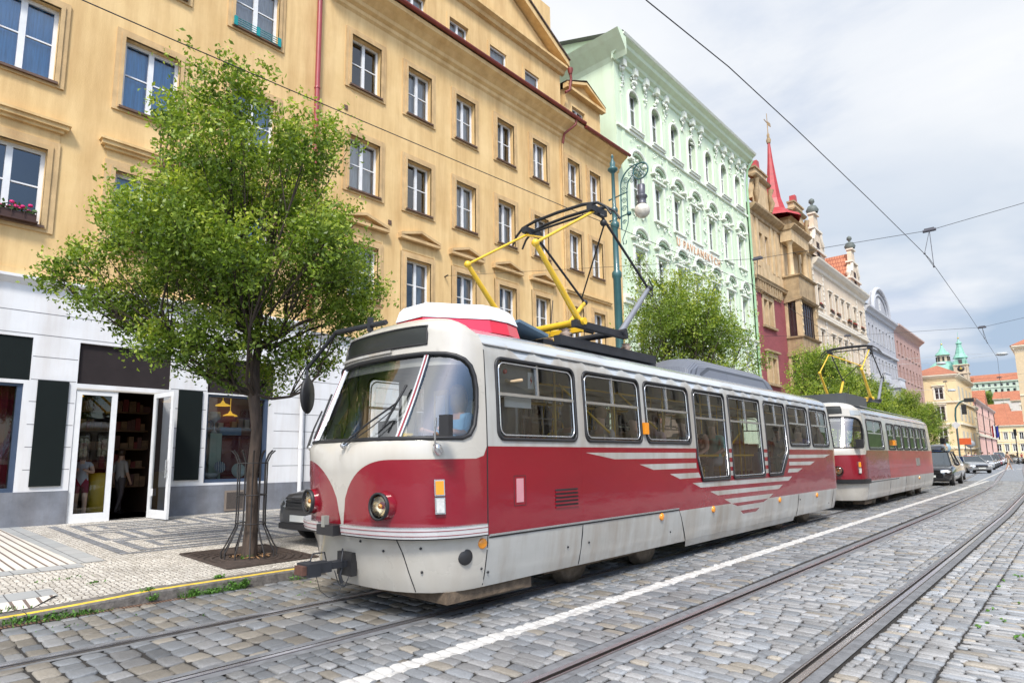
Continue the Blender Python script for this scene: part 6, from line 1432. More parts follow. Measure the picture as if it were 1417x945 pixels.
# houses closing the view
simple_house('town_house', 'broad yellow house with orange dormered roof closing the street view', (-17.5, 232, 0), (1, .06, 0), (.06, -1, 0), 9.6, 9.6, 14, M_yel_p, M_yelt, [1.2 + k * 1.75 for k in range(5)], [(2.2, 4.2), (5.6, 7.6)], .9, rh=4.4)
simple_house('town_house', 'taller cream house right of the dormered one at the street end', (-7.8, 232, 0), (1, .06, 0), (.06, -1, 0), 16, 13.6, 14, mat('cream_far', (.60, .50, .36), .85), M_yelt, [1.4 + k * 2.2 for k in range(7)], [(2.2, 4.2), (5.6, 7.6), (9, 11)], 1.0, rh=3.6)
for i, (x, y, w, h, lab) in enumerate(((-26, 262, 11, 15.0, 'white gabled house on the slope, left of the row below the palace hill'), (-14.5, 275, 9, 19.5, 'white house with two small windows above the orange roofs'), (-4.5, 280, 12, 20.5, 'white house with turquoise gable on the slope'), (-21, 300, 10, 22, 'small white house nestled under the hillside trees'))):
    simple_house('hill_house', lab, (x, y, 0), (1, 0, 0), (0, -1, 0), w, h, 9, mat('white_far', (.66, .64, .60), .85), M_yelt, [w * .3, w * .6], [(h - 3.4, h - 1.8)], 1.1, rh=3.0, cat='house')
# right-hand corner house edge with orange roof
T, f = simple_house('corner_house', 'cream corner house with orange eaves at the right edge of the view', (-5.5, 125, 0), (1, 0, 0), (0, -1, 0), 14, 18.2, 16, mat('cream_right', (.62, .50, .33), .85), M_yelt, [2.0 + k * 3 for k in range(4)], [(3, 5.2), (7, 9.2), (11, 13)], 1.2, rh=4.5, hip=True)
# church: dome, bell tower, slim spire behind
def church():
    T = thing('church', 'domed baroque church with green copper cupola and clock tower', 'church', (-30.2, 255, 0))
    q = MB(); q.box(-9, 5.0, -6, 10, 0, 24.5, 0); part('nave', q, [M_stone], T)
    q = MB(); q.lathe([(5.6, 0), (5.6, .6), (5.4, 1.4), (4.9, 2.9), (4.0, 4.2), (2.7, 5.3), (1.9, 5.7)], (0, 2, 27.2), (0, 0, 1), 24, 0); q.lathe([(5.9, 0), (5.9, 3.2)], (0, 2, 24.0), (0, 0, 1), 24, 1)
    q.lathe([(1.9, 0), (1.8, .2), (1.75, 2.4), (2.1, 2.5)], (0, 2, 32.6), (0, 0, 1), 12, 1); q.lathe([(2.2, 0), (1.9, .7), (1.0, 1.5), (.8, 2.2), (.45, 2.5), (.35, 3.4), (.1, 3.7), (.08, 5.4)], (0, 2, 35.1), (0, 0, 1), 12, 0); q.sphere((0, 2, 39.0), .3, 8, 2)
    for k in range(8):
        a = k * math.pi / 4 + .2; q.box(1.75 * math.cos(a) - .25, 1.75 * math.cos(a) + .25, 2 + 1.75 * math.sin(a) - .25, 2 + 1.75 * math.sin(a) + .25, 33.0, 34.6, 3)
    q.box(3.2, 4.2, -3.2, -2.2, 27.5, 29, 3)
    part('dome', q, [M_cop, M_stone, mat('gilding', (.7, .45, .1), .3, metal=.8), M_room], T)
    q = MB(); x0, x1, y0, y1 = 3.5, 7.1, -5, -1.4; q.box(x0, x1, y0, y1, 0, 30.6, 0)
    for z in (24.4, 27.6, 30.4): q.box(x0 - .3, x1 + .3, y0 - .3, y1 + .3, z, z + .3, 0)
    q.box(x0 - .15, x0 + .3, y0 - .15, y0 + .3, 20, 30.4, 0); q.box(x1 - .3, x1 + .15, y0 - .15, y0 + .3, 20, 30.4, 0)
    part('tower', q, [M_stone], T)
    q = MB(); cx, cy = (x0 + x1) / 2, (y0 + y1) / 2; q.box(x0 + .3, x1 - .3, y0 + .3, y1 - .3, 30.7, 33.0, 0); q.lathe([(2.2, 0), (1.9, .3), (1.3, 1.5), (.95, 3.0), (.8, 3.6)], (cx, cy, 33.0), (0, 0, 1), 8, 0, False); q.lathe([(.7, 0), (.7, 1.2), (1.0, 1.3), (.5, 1.9), (.2, 2.6), (.06, 2.8), (.05, 5.2)], (cx, cy, 36.6), (0, 0, 1), 8, 0, False); q.sphere((cx, cy, 39.7), .28, 8, 1)
    for sx in (x0 + .1, x1 - .1): q.lathe([(.3, 0), (.15, .8), (.2, 1.0), (0, 1.5)], (sx, y0 + .1, 30.7), (0, 0, 1), 6, 0)
    part('tower_cap', q, [M_cop, mat('gilding2', (.7, .45, .1), .3, metal=.8)], T)
    q = MB(); q.lathe([(0, 0), (.95, 0), (.95, .08), (0, .08)], (cx, y0 - .02, 29.3), (0, -1, 0), 24, 0); q.box(cx - .06, cx + .06, y0 - .16, y0 - .12, 29.3, 30.1, 1); q.box(cx - .05, cx + .5, y0 - .16, y0 - .12, 29.25, 29.37, 1); q.lathe([(.32, .1), (.32, .14), (0, .14)], (cx, y0 - .02, 29.3), (0, -1, 0), 12, 1)
    part('clock_face', q, [mat('dark_dial', (.05, .05, .05), .5), mat('gold_hands', (.7, .5, .1), .4)], T)
    q = MB(); q.prism([(cx - .55, y0 - .04, 24.8), (cx + .55, y0 - .04, 24.8), (cx + .55, y0 - .04, 26.8), (cx + .3, y0 - .04, 27.3), (cx - .3, y0 - .04, 27.3), (cx - .55, y0 - .04, 26.8)], (0, .03, 0), 0); q.box(cx - .5, cx + .5, y0 + .26, y0 + .29, 31.0, 32.4, 0); part('louvred_opening', q, [mat('dark_louvre', (.06, .05, .06), .6)], T)
    T = thing('church_spire', 'slim dark spire rising left of the copper dome', 'spire', (-41, 262, 0)); q = MB(); q.lathe([(1.2, 0), (1.2, 30), (1.4, 30.2), (.7, 31.5), (.8, 33), (.35, 35), (.3, 36.5), (.05, 39)], (0, 0, 0), (0, 0, 1), 8, 0, False); part('shaft', q, [mat('sooty_stone', (.18, .14, .12), .8)], T)
church()
# palace block along the hill crest
T = thing('hilltop_palace', 'long pale green palace with orange roof on the hill crest', 'palace', (-52, 430, 24)); f = Fac((0, 0, 0), (1, 0, 0), (0, -1, 0))
q = MB(); H = [(2 + k * 2.6, 3.1 + k * 2.6, c, c + 1.5) for k in range(24) for c in (3.2, 7.0, 10.8, 14.0)]
f.wall(q, 0, 66, -2, 16.6, H, .3, 0); [f.box(q, 0, 66, z, z + .35, .002, .3, 1) for z in (5.9, 9.7, 13.2)]; [f.box(q, u, u + .6, -2, 16.4, .002, .25, 1) for u in (0, 16, 32, 48)]; f.box(q, -.5, 66.5, 16.2, 16.9, .002, .7, 1)
q.box(0, 66, 1, 15, -2, 16.5, 2); part('wall', q, [mat('palace_green', (.52, .60, .52), .85), mat('palace_trim', (.55, .60, .52), .8), mat('palace_window', (.10, .12, .13), .4)], T)
q = MB(); q.add([(-.6, -.8, 16.9), (66.6, -.8, 16.9), (66.6, 16, 16.9), (-.6, 16, 16.9), (3, 8, 21.4), (63, 8, 21.4)], [(0, 1, 5, 4), (2, 3, 4, 5), (1, 2, 5), (3, 0, 4)]); q.box(12, 14, .6, 3, 18, 19.6, 0); part('roof', q, [M_otile], T)
# hill
q = MB()
def hz(x, y): 
    t = min(1, max(0, (y - 250) / 170)); s_ = t * t * (3 - 2 * t); return -.1 + 24 * s_ * (1 + .05 * math.sin(x * .06) + .04 * math.sin(y * .09 + x * .03)) 
q.grid(lambda a, b: (-260 + 420 * a, 240 + 420 * b, hz(-260 + 420 * a, 240 + 420 * b)), 60, 50); structure('hill', q, mat('hillside_green', (.07, .12, .035), .9, var=.5, scale=.15, bump=.5, bscale=1))

# ---------------- buildings across the street (seen in the glass of the trams and windows)
T, f = simple_house('terrace_house', 'cream terraced house across the street, mirrored in the tram windows', (9.5, 70, 0), (0, -1, 0), (-1, 0, 0), 52, 13, 12, mat('cream_opposite', (.72, .67, .58), .85), M_yelt, [3 + k * 3.6 for k in range(14)], [(3.4, 5.4), (7, 9), (10.2, 12)], 1.2, rh=3.5)
q = MB(); q.box(-.2, .2, 0, 34, 0, 3.0, 0); q.prism([(-.4, 0, 3.0), (.4, 0, 3.0), (0, 0, 3.35)], (0, 34, 0), 1)
t = thing('garden_wall', 'cream wall with terracotta coping across the street', 'wall', (8.2, 16, 0)); part('masonry', q, [mat('wall_cream', (.80, .60, .50), .85), M_otile], t)
# ------------------------------------------------------------------ trees
def leafmat(name, cA, cB, cC):
    m, nt, b = newmat(name); L = nt.links.new
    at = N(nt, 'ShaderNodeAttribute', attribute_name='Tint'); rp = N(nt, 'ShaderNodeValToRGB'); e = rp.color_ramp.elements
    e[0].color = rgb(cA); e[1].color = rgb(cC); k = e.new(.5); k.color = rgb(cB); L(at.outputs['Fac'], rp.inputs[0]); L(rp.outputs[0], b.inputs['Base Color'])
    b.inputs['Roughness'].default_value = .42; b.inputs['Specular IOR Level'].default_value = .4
    o = nt.nodes['Material Output']; tr = N(nt, 'ShaderNodeBsdfTranslucent'); mx = N(nt, 'ShaderNodeMixShader'); mx.inputs[0].default_value = .32
    hs = N(nt, 'ShaderNodeMixRGB', blend_type='MULTIPLY'); hs.inputs[0].default_value = 1; hs.inputs[2].default_value = (1.3, 1.5, .5, 1); L(rp.outputs[0], hs.inputs[1]); L(hs.outputs[0], tr.inputs[0])
    L(b.outputs[0], mx.inputs[1]); L(tr.outputs[0], mx.inputs[2]); L(mx.outputs[0], o.inputs[0]); return m
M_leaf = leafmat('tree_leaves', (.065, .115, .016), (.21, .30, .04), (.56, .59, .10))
M_bark = mat('bark', (.085, .06, .045), .9, var=.65, scale=9, bump=1.0, bscale=20, sc3=(1, 1, .25))
M_barkd = mat('bark_dark', (.055, .04, .03), .9, var=.4, scale=8)
def leaf_mesh(name, lobes, n, size, seed, ln=.5):
    """leaves on short twigs through each lobe's volume, denser towards the shell, with gaps between sprays"""
    g = np.random.default_rng(seed); tot = sum(l[3] ** 2.2 for l in lobes); P = []; T = []
    for (x, y, z, r) in lobes:
        k = int(n * r ** 2.2 / tot / 24) + 2
        u = g.normal(size=(k, 3)); u /= np.linalg.norm(u, axis=1)[:, None]; rad = r * g.uniform(.15, 1.0, k) ** .55 * g.choice([1, 1, 1, 1.22], k)
        c = u * rad[:, None] * np.array([1, 1, .85]) + np.array([x, y, z]); d = u * .6 + g.normal(size=(k, 3)) * .5 + np.array([0, 0, .35]); d /= np.linalg.norm(d, axis=1)[:, None]
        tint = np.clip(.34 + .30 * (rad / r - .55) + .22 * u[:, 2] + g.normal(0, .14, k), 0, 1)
        m = 24; s = g.uniform(-.5, .5, (k, m)) * .20 * (size / .05)
        q = c[:, None, :] + d[:, None, :] * s[..., None] + g.normal(size=(k, m, 3)) * .044 * (size / .05)
        P.append(q.reshape(-1, 3)); T.append((tint[:, None] + g.normal(0, .13, (k, m))).reshape(-1))
    P = np.vstack(P); T = np.clip(np.concatenate(T), 0, 1); k = len(P)
    a = g.normal(size=(k, 3)); a /= np.linalg.norm(a, axis=1)[:, None]; b = np.cross(a, g.normal(size=(k, 3)) + np.array([0, 0, .8])); b /= np.linalg.norm(b, axis=1)[:, None]
    L_ = size * g.uniform(.6, 1.25, k)[:, None]; W_ = L_ * ln
    nrm = np.cross(a, b) * L_ * .18
    V = np.stack([P - a * L_ * .5, P + b * W_ * .5 + nrm, P + a * L_ * .5, P - b * W_ * .5 + nrm], 1).reshape(-1, 3)
    me = bpy.data.meshes.new(name); me.vertices.add(4 * k); me.vertices.foreach_set('co', V.ravel().astype(np.float32))
    me.loops.add(4 * k); me.polygons.add(k); me.loops.foreach_set('vertex_index', np.arange(4 * k, dtype=np.int32)); me.polygons.foreach_set('loop_start', np.arange(0, 4 * k, 4, dtype=np.int32))
    try: me.polygons.foreach_set('loop_total', np.full(k, 4, dtype=np.int32))
    except Exception: pass
    me.update(calc_edges=True)
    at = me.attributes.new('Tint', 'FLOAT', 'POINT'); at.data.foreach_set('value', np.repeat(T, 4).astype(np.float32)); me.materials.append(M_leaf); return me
def limbs(trunk_pts, trunk_r, lobes, seed, twig=10, tr=.012):
    rr = random.Random(seed); q = MB(); q.tube(trunk_pts, trunk_r, 12, 0); top = Vector(trunk_pts[-1]); q2 = MB()
    for (x, y, z, r) in lobes:
        c = Vector((x, y, z)); st = Vector(trunk_pts[-1 - rr.choice([0, 0, 1])]); d = c - st; n = 6; pts = []
        up = Vector((0, 0, 1)) * d.length * .12; j = Vector((rr.gauss(0, 1), rr.gauss(0, 1), rr.gauss(0, 1))) * .08 * d.length
        for i in range(n + 1):
            t = i / n; pts.append(st + d * t + (j - up * .8) * math.sin(math.pi * t) + Vector((rr.gauss(0, 1), rr.gauss(0, 1), rr.gauss(0, 1))) * .025)
        r0 = trunk_r[-1] * rr.uniform(.35, .6); q2.tube(pts, [r0 * (1 - .8 * i / n) + .006 for i in range(n + 1)], 7, 0)
        for k in range(twig):
            t = rr.uniform(.35, 1); s = pts[min(n, int(t * n))]; v = Vector((rr.gauss(0, 1), rr.gauss(0, 1), rr.gauss(.2, .8))).normalized(); e = c + v * r * rr.uniform(.6, 1.02)
            m = (s + e) / 2 + Vector((rr.gauss(0, 1), rr.gauss(0, 1), rr.gauss(0, 1))) * .08
            q2.tube([s, m, e], [tr, tr * .7, tr * .3], 4, 0)
    return q, q2
def make_tree(label, loc, trunk_pts, trunk_r, lobes, n, size, seed, group=None, twig=10):
    T = thing('street_tree', label, 'tree', loc, 0, group)
    a, b = limbs(trunk_pts, trunk_r, lobes, seed, twig); t = part('trunk', a, [M_bark], T); part('limb', b, [M_barkd], t)
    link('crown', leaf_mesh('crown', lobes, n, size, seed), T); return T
B0 = Vector((-9.66, 4.60, .14))
vdir = Vector((-.903, .43, 0)); rgt = Vector((.43, .903, 0))
L1 = [(-9.90, 4.08, 7.15, .85), (-10.2, 3.35, 7.65, .48), (-9.5, 4.91, 7.35, .66), (-9.97, 3.92, 6.15, 1.05), (-10.5, 2.82, 5.45, .75), (-10.81, 2.25, 4.85, .55), (-10.9, 1.95, 4.55, .28), (-10.18, 3.49, 5.09, 1.0), (-9.38, 5.16, 6.24, .9), (-9.03, 5.9, 4.95, .62),
      (-8.85, 6.3, 4.72, .32), (-9.26, 5.41, 5.22, .9), (-9.8, 4.28, 4.7, .95), (-10.46, 2.89, 4.38, .72), (-10.7, 2.45, 4.25, .42), (-9.54, 4.82, 3.75, .66), (-9.09, 5.77, 4.1, .58), (-9.92, 4.03, 3.75, .68), (-10.29, 3.25, 3.62, .42), (-10.2, 3.45, 3.55, .5), (-9.9, 4.05, 3.25, .5), (-9.6, 4.75, 3.15, .45), (-9.25, 5.4, 3.5, .5), (-9.0, 6.0, 4.3, .5), (-10.4, 3.0, 3.95, .45), (-9.85, 4.2, 7.9, .36), (-9.46, 5.0, 7.85, .33), (-10.32, 3.2, 8.08, .22)]
rq = random.Random(2); lob = []
for (x, y, z, r) in L1:
    k = 1.0 if r < .5 else 1.25; d = rq.uniform(-.9, .9) * (r if r > .5 else .5); lob.append((x + vdir.x * d - B0.x, y + vdir.y * d - B0.y, z - B0.z - .12 - max(0, z - 6.0) * .25, r * .85))
    if r > .8:
        for s_ in (-1, 1): lob.append((x + vdir.x * s_ * 1.35 - B0.x, y + vdir.y * s_ * 1.35 - B0.y, z + rq.uniform(-.3, .3) - B0.z - max(0, z - 6.0) * .25, r * .75))
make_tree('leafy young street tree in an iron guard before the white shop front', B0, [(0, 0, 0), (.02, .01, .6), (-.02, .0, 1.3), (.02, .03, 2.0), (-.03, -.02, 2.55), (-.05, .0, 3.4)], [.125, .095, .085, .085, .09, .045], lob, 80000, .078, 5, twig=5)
# second tree: prototype of the row
def crown(seed, R_, H0, H1, n):
    g = random.Random(seed); out = []
    for k in range(n):
        t = g.random(); z = H0 + (H1 - H0) * t; w = R_ * (math.sin(math.pi * min(1, .18 + .8 * t)) ** .8); a = g.uniform(0, 6.28); rr = w * g.uniform(.2, .75)
        out.append((rr * math.cos(a), rr * math.sin(a), z, R_ * g.uniform(.28, .46)))
    return out
c2_ = crown(9, 2.7, 2.8, 7.5, 38) + [(-.8, -.5, 7.5, .7), (-.9, -.6, 8.1, .4), (1.6, 1.6, 5.2, .7), (2.0, 2.0, 4.6, .5)]
proto = make_tree('bushy street tree rising behind the tram pantograph and lamp post', (-9.5, 19.0, .14), [(0, 0, 0), (.03, 0, 1.2), (0, .02, 2.4), (0, 0, 3.6)], [.16, .13, .12, .07], c2_, 52000, .088, 6, 'street trees along the kerb', 6)
proto2 = make_tree('street tree behind the gap between the two trams', (-9.6, 34.5, .14), [(0, 0, 0), (.03, 0, 1.2), (0, .02, 2.4), (0, 0, 3.6)], [.15, .13, .12, .06], crown(17, 2.6, 2.3, 6.6, 30), 24000, .11, 8, 'street trees along the kerb', 5)
for (x, y, s_, rz, lab) in ((-9.9, 42.5, 1.0, 1.0, 'tallest street tree behind the second tram roof'), (-9.9, 51.0, .96, 2.3, 'street tree behind the middle of the second tram'), (-9.9, 60, .94, 4.0, 'street tree at the tail of the second tram'), (-10.2, 70, .88, 5.1, 'last street tree of the row, before the yellow corner house')):
    t = copy_tree(proto2); t.location = (x, y, .14); t.rotation_euler.z = rz; t.scale = (s_, s_, s_); t['label'] = lab
for (x, y, z, s_, lab) in ((-38, 345, 14, 2.6, 'tall dark tree on the slope under the hilltop palace'), (-27, 350, 15, 2.0, 'rounder tree on the slope right of the tall dark one'), (-46, 352, 15, 1.7, 'low tree on the slope left of the tall dark one'), (-20, 345, 14, 1.5, 'small tree on the slope beside the corner house eaves')):
    t = copy_tree(proto2); t.location = (x, y, z); t.rotation_euler.z = x; t.scale = (s_, s_, s_); t['label'] = lab; del t['group']; t.name = 'hill_tree'
# tree pit: cast iron grating, soil, guard
M_iron = mat('cast_iron_brown', (.055, .038, .03), .8, var=.4, scale=12, bump=.5)
M_ironb = mat('guard_iron', (.025, .022, .022), .6, var=.4)
t = thing('tree_grate', 'square brown cast-iron grating around the near tree trunk', 'tree grate', (-9.82, 4.66, .14))
q = MB(); z = .012; x0, x1, y0, y1 = -.88, .89, -.71, .72
def gzl(x): return gz(x - 9.82) - .14
for k in range(4): 
    a = [(x0, y0), (x1, y0), (x1, y1), (x0, y1)][k]; b = [(x0, y0), (x1, y0), (x1, y1), (x0, y1)][(k + 1) % 4]; q.tube([(a[0], a[1], gzl(a[0]) + z), (b[0], b[1], gzl(b[0]) + z)], .018, 4)
c = (.16, -.06)
for r_ in (.30, .42, .54, .66, .78, .9, 1.02):
    pts = []
    for i in range(64):
        a = 2 * math.pi * i / 64; px, py = c[0] + r_ * math.cos(a), c[1] + r_ * math.sin(a); px = min(x1 - .02, max(x0 + .02, px)); py = min(y1 - .02, max(y0 + .02, py)); pts.append((px, py, gzl(px) + z - .004))
    q.tube(pts, .024, 4, closed=True)
for i in range(48):
    a = 2 * math.pi * i / 48; e = (c[0] + 1.3 * math.cos(a), c[1] + 1.3 * math.sin(a)); e = (min(x1, max(x0, e[0])), min(y1, max(y0, e[1]))); s_ = (c[0] + .29 * math.cos(a), c[1] + .29 * math.sin(a))
    q.tube([(s_[0], s_[1], gzl(s_[0]) + z - .006), (e[0], e[1], gzl(e[0]) + z - .006)], .008, 3)
part('grating', q, [M_iron], t)
q = MB(); q.add([(x0, y0, gzl(x0) + .006), (x1, y0, gzl(x1) + .006), (x1, y1, gzl(x1) + .006), (x0, y1, gzl(x0) + .006)], [(0, 1, 2, 3)]); part('soil', q, [mat('pit_soil', (.035, .025, .018), .95, var=.6, scale=25, bump=1)], t)
rr = random.Random(8); q = MB()
for k in range(70):
    a = rr.uniform(0, 6.28); r_ = rr.uniform(.14, .30); p = Vector((c[0] + r_ * math.cos(a), c[1] + r_ * math.sin(a), gzl(0) + .03)); u = Vector((rr.gauss(0, 1), rr.gauss(0, 1), rr.gauss(0, .3))).normalized() * rr.uniform(.02, .06); v = Vector((-u.y, u.x, .01)) * .5
    q.add([p - u, p + v, p + u, p - v], [(0, 1, 2, 3)])
o = part('leaf_litter', q, [mat('dry_leaves', (.30, .17, .08), .8, var=.6, scale=30)], t)
t = thing('tree_guard', 'black wrought-iron guard of bent rods around the tree trunk', 'tree guard', tuple(B0))
for i in range(12):
    a = 2 * math.pi * i / 12 + .1; ca, sa = math.cos(a), math.sin(a); q = MB()
    q.tube([(.40 * ca, .40 * sa, 0), (.41 * ca, .41 * sa, .12), (.35 * ca, .35 * sa, .22), (.22 * ca, .22 * sa, .50), (.215 * ca, .215 * sa, .7), (.22 * ca, .22 * sa, 1.50), (.27 * ca, .27 * sa, 1.62), (.33 * ca, .33 * sa, 1.68)], .012, 5); part('rod', q, [M_ironb], t)
for z, r_ in ((.54, .225), (.98, .222), (1.48, .226)):
    q = MB(); q.tube([(r_ * math.cos(2 * math.pi * i / 24), r_ * math.sin(2 * math.pi * i / 24), z) for i in range(24)], .010, 5, closed=True); part('hoop', q, [M_ironb], t)
# weeds at the kerb foot and in joints
def tufts(name, spots, col):
    g = random.Random(31); q = MB()
    for (x, y, z, n, r_, h) in spots:
        for k in range(int(n * .65)):
            bx, by = x + g.gauss(0, r_ * .35), y + g.gauss(0, r_); d = Vector((g.gauss(.2, .5), g.gauss(0, .5), 1)).normalized(); l = h * g.uniform(.4, 1.1); w = Vector((g.gauss(0, 1), g.gauss(0, 1), 0)).normalized() * .006
            p = Vector((bx, by, z)); q.add([p - w, p + w, p + d * l + Vector((d.x, d.y, 0)) * l * .4], [(0, 1, 2)])
            if g.random() < .5:
                c_ = p + d * l * .7; u = Vector((g.gauss(0, 1), g.gauss(0, 1), g.gauss(0, .5))).normalized() * .018; v = u.orthogonal().normalized() * .012; q.add([c_ - u, c_ + v, c_ + u, c_ - v], [(0, 1, 2, 3)])
    o = structure(name, q, col); o['kind'] = 'stuff'; o['label'] = 'green weeds sprouting along the kerb foot and in its joints'; o['category'] = 'weeds'
tufts('weeds', [(-8.17, 1.75, 0, 260, .18, .10), (-8.2, 1.45, .02, 120, .12, .08), (-8.14, 2.05, 0, 120, .12, .07), (-8.3, 2.72, .12, 60, .03, .06), (-8.18, 2.74, .03, 50, .02, .12), (-8.16, 3.18, 0, 180, .07, .13), (-8.15, 3.42, 0, 140, .06, .10), (-8.17, 3.72, 0, 200, .07, .15), (-8.19, 3.86, .03, 80, .02, .12), (-8.42, 3.62, .13, 90, .04, .07), (-8.15, 4.6, 0, 40, .06, .10), (-8.5, 1.35, .1, 60, .15, .05), (-9.2, 2.4, .15, 30, .05, .04), (-9.8, 2.1, .16, 40, .15, .03), (-7.7, 1.9, 0, 20, .2, .03), (-9.55, 4.45, .15, 40, .03, .10)] + [(rnd.uniform(-.9, -.3), rnd.uniform(7, 14), -.005, 14, .02, .03) for _ in range(24)] + [(rnd.uniform(-7.9, -7.0), rnd.uniform(1.5, 6), -.01, 8, .03, .03) for _ in range(12)],
      mat('weed_green', (.08, .20, .02), .7, var=.5, scale=20))
# ------------------------------------------------------------------ lamp post, wires
M_lgreen = mat('lamp_green', (.03, .105, .11), .35, var=.15, coat=.3)
M_lgrey = mat('lantern_grey', (.10, .10, .12), .4, metal=.4)
def lamp():
    t = thing('street_lamp', 'green cast-iron lamp post with scrolled arm and white globe', 'street lamp', (-9.07, 14.8, .15))
    q = MB(); q.lathe([(.26, 0), (.26, .3), (.2, .5), (.15, 1.4), (.18, 1.5), (.12, 1.6), (.115, 4.0), (.11, 6.55), (.14, 6.6), (.14, 6.72), (.085, 6.8), (.08, 8.0), (.13, 8.1), (.13, 8.2), (.075, 8.25), (.075, 8.5), (.105, 8.55), (.105, 8.62), (.055, 8.7), (.048, 9.72), (.085, 9.76), (.15, 9.82), (.15, 9.86), (.075, 9.92), (.085, 10.05), (.05, 10.1), (.03, 10.2), (.05, 10.24), (0, 10.34)], n=16); part('post', q, [M_lgreen], t)
    q = MB(); Z = 9.15
    arc = lambda cx, cz, r_, a0, a1, n=14: [(cx + r_ * math.cos(R(a0 + (a1 - a0) * i / n)), 0, cz + r_ * math.sin(R(a0 + (a1 - a0) * i / n))) for i in range(n + 1)]
    q.tube([(.22, 0, 7.95), (.24, 0, 9.0)] + arc(.78, 9.2, .54, 170, 60), .022, 6); q.tube([(.44, 0, 8.3), (.44, 0, 9.05)] + arc(.78, 9.15, .32, 170, 90), .018, 6)
    q.tube(arc(.90, 9.50, .235, 0, 360, 24), .024, 6)
    for a in (0, 60, 120): q.tube([(.90 + .22 * math.cos(R(a)), 0, 9.5 + .22 * math.sin(R(a))), (.90 - .22 * math.cos(R(a)), 0, 9.5 - .22 * math.sin(R(a)))], .008, 4)
    for z in (8.95, 8.30): q.tube([(-.14, 0, z - .0), (.46, 0, z + .06)], .022, 6); q.sphere((-.15, 0, z), .035, 6)
    q.sphere((.48, 0, 8.36), .07, 8)
    def scr(cx, cz, r_, s_, tn=2.2): q.tube([(cx + s_ * r_ * (1 - i / 20) * math.cos(i * .7), 0, cz + r_ * (1 - i / 20) * math.sin(i * .7)) for i in range(18)], .011, 4)
    for cx, cz, r_, s_ in ((.33, 8.55, .09, 1), (.34, 8.78, .09, -1), (.33, 9.1, .1, 1), (.42, 9.36, .1, -1), (.58, 9.52, .1, 1), (.75, 9.6, .09, -1), (.9, 9.42, .1, 1), (.9, 9.6, .08, -1), (.62, 9.3, .08, 1), (.32, 8.15, .07, 1)): scr(cx, cz, r_, s_)
    q.tube([(.46, 0, 8.35), (.44, 0, 8.1), (.34, 0, 7.85), (.24, 0, 7.65), (.26, 0, 7.5), (.36, 0, 7.5), (.36, 0, 7.6)], .013, 5); part('bracket', q, [M_lgreen], t)
    q = MB(); q.tube([(.90, 0, 9.27), (.90, 0, 9.08)], .02, 6); q.lathe([(.02, 9.1), (.1, 9.08), (.11, 9.04), (.10, 8.78), (.15, 8.76), (.165, 8.72), (.12, 8.66), (.12, 8.52), (.14, 8.5)], (.90, 0, 0), n=16); part('lantern_housing', q, [M_lgrey], t)
    q = MB(); q.sphere((.90, 0, 8.32), .215, 18); part('globe', q, [mat('dusty_opal_glass', (.66, .62, .54), .3, var=.25, scale=12, coat=.3)], t)
lamp()
def wire(name, pts, r_, label, cat='overhead wire', sub=4, sag=0.0):
    P = [Vector(p) for p in pts]; out = []
    for a, b in zip(P[:-1], P[1:]):
        n = max(2, int((b - a).length / 2.5))
        for i in range(n): t = i / n; out.append(a + (b - a) * t - Vector((0, 0, sag * 4 * t * (1 - t))))
    out.append(P[-1]); q = MB(); q.tube(out, r_, 5, 0); return solo(name, q, [M_pbl], label, cat)
wire('contact_wire', [(-6.3, -8, 5.70), (-6.0, 1.86, 5.71), (-5.9, 4, 5.71), (-5.73, 7.9, 5.735), (-5.6, 9.4, 5.73), (-5.3, 15.1, 5.75), (-6.2, 30, 5.75), (-5.7, 46, 5.75), (-7, 64, 5.8), (-9.3, 100, 5.8), (-13, 180, 5.8)], .006, 'taut contact wire running over both tram roofs')
wire('contact_wire', [(-2.55, -8, 5.6), (-2.42, 2, 5.6), (-2.34, 4.5, 5.6), (-2.2, 5.9, 5.6), (-2.1, 7.7, 5.6), (-1.97, 10.8, 5.62), (-1.8, 15.0, 5.62), (-1.86, 21.8, 5.62), (-2.05, 33.5, 5.65), (-3.4, 55, 5.7), (-5, 84, 5.7), (-8, 140, 5.7)], .0055, 'contact wire above the empty nearer track, crossing the sky')
def span(pts, hang, label, nm='span_wire'):
    wire(nm, pts, .006, label, 'span wire')
    for i, (p, w) in enumerate(hang):
        q = MB(); p = Vector(p); q.tube([p + Vector((-.12, 0, .0)), p + Vector((.12, 0, 0))], .035, 6); q.box(p.x - .09, p.x + .09, p.y - .03, p.y + .03, p.z - .02, p.z + .05)
        for e in w: q.tube([p, tuple(e)], .006, 4); q.sphere(e, .022, 5)
        q.tube([tuple(w[0]), tuple(w[-1])], .006, 4)
        solo('wire_hanger', q, [M_lgrey], 'insulated hanger on %s, above the %s track' % (label.split(' strung')[0], 'tram' if i == 0 else 'empty'), 'wire hanger')
span([(-16.9, 15.3, 8.58), (-5.3, 15.25, 6.5), (-1.85, 15.9, 6.48), (-.27, 16.2, 6.72), (8, 17.5, 8.4)], [((-5.3, 15.25, 6.5), [(-5.32, 14.8, 5.76), (-5.5, 15.6, 5.76)]), ((-1.85, 15.9, 6.48), [(-1.82, 14.6, 5.63), (-1.83, 15.8, 5.63)])], 'nearest span wire strung from the ochre house across the street')
span([(-16.9, 29.5, 8.2), (-6.2, 27.2, 6.35), (-2.05, 28.2, 6.2), (-.7, 28.3, 6.4), (8, 30, 8)], [((-6.2, 27.2, 6.35), [(-6.1, 26.6, 5.76), (-6.15, 27.8, 5.76)]), ((-2.05, 28.2, 6.2), [(-1.95, 27.2, 5.64), (-1.97, 28.4, 5.64)])], 'second span wire strung behind the pantograph from the green house')
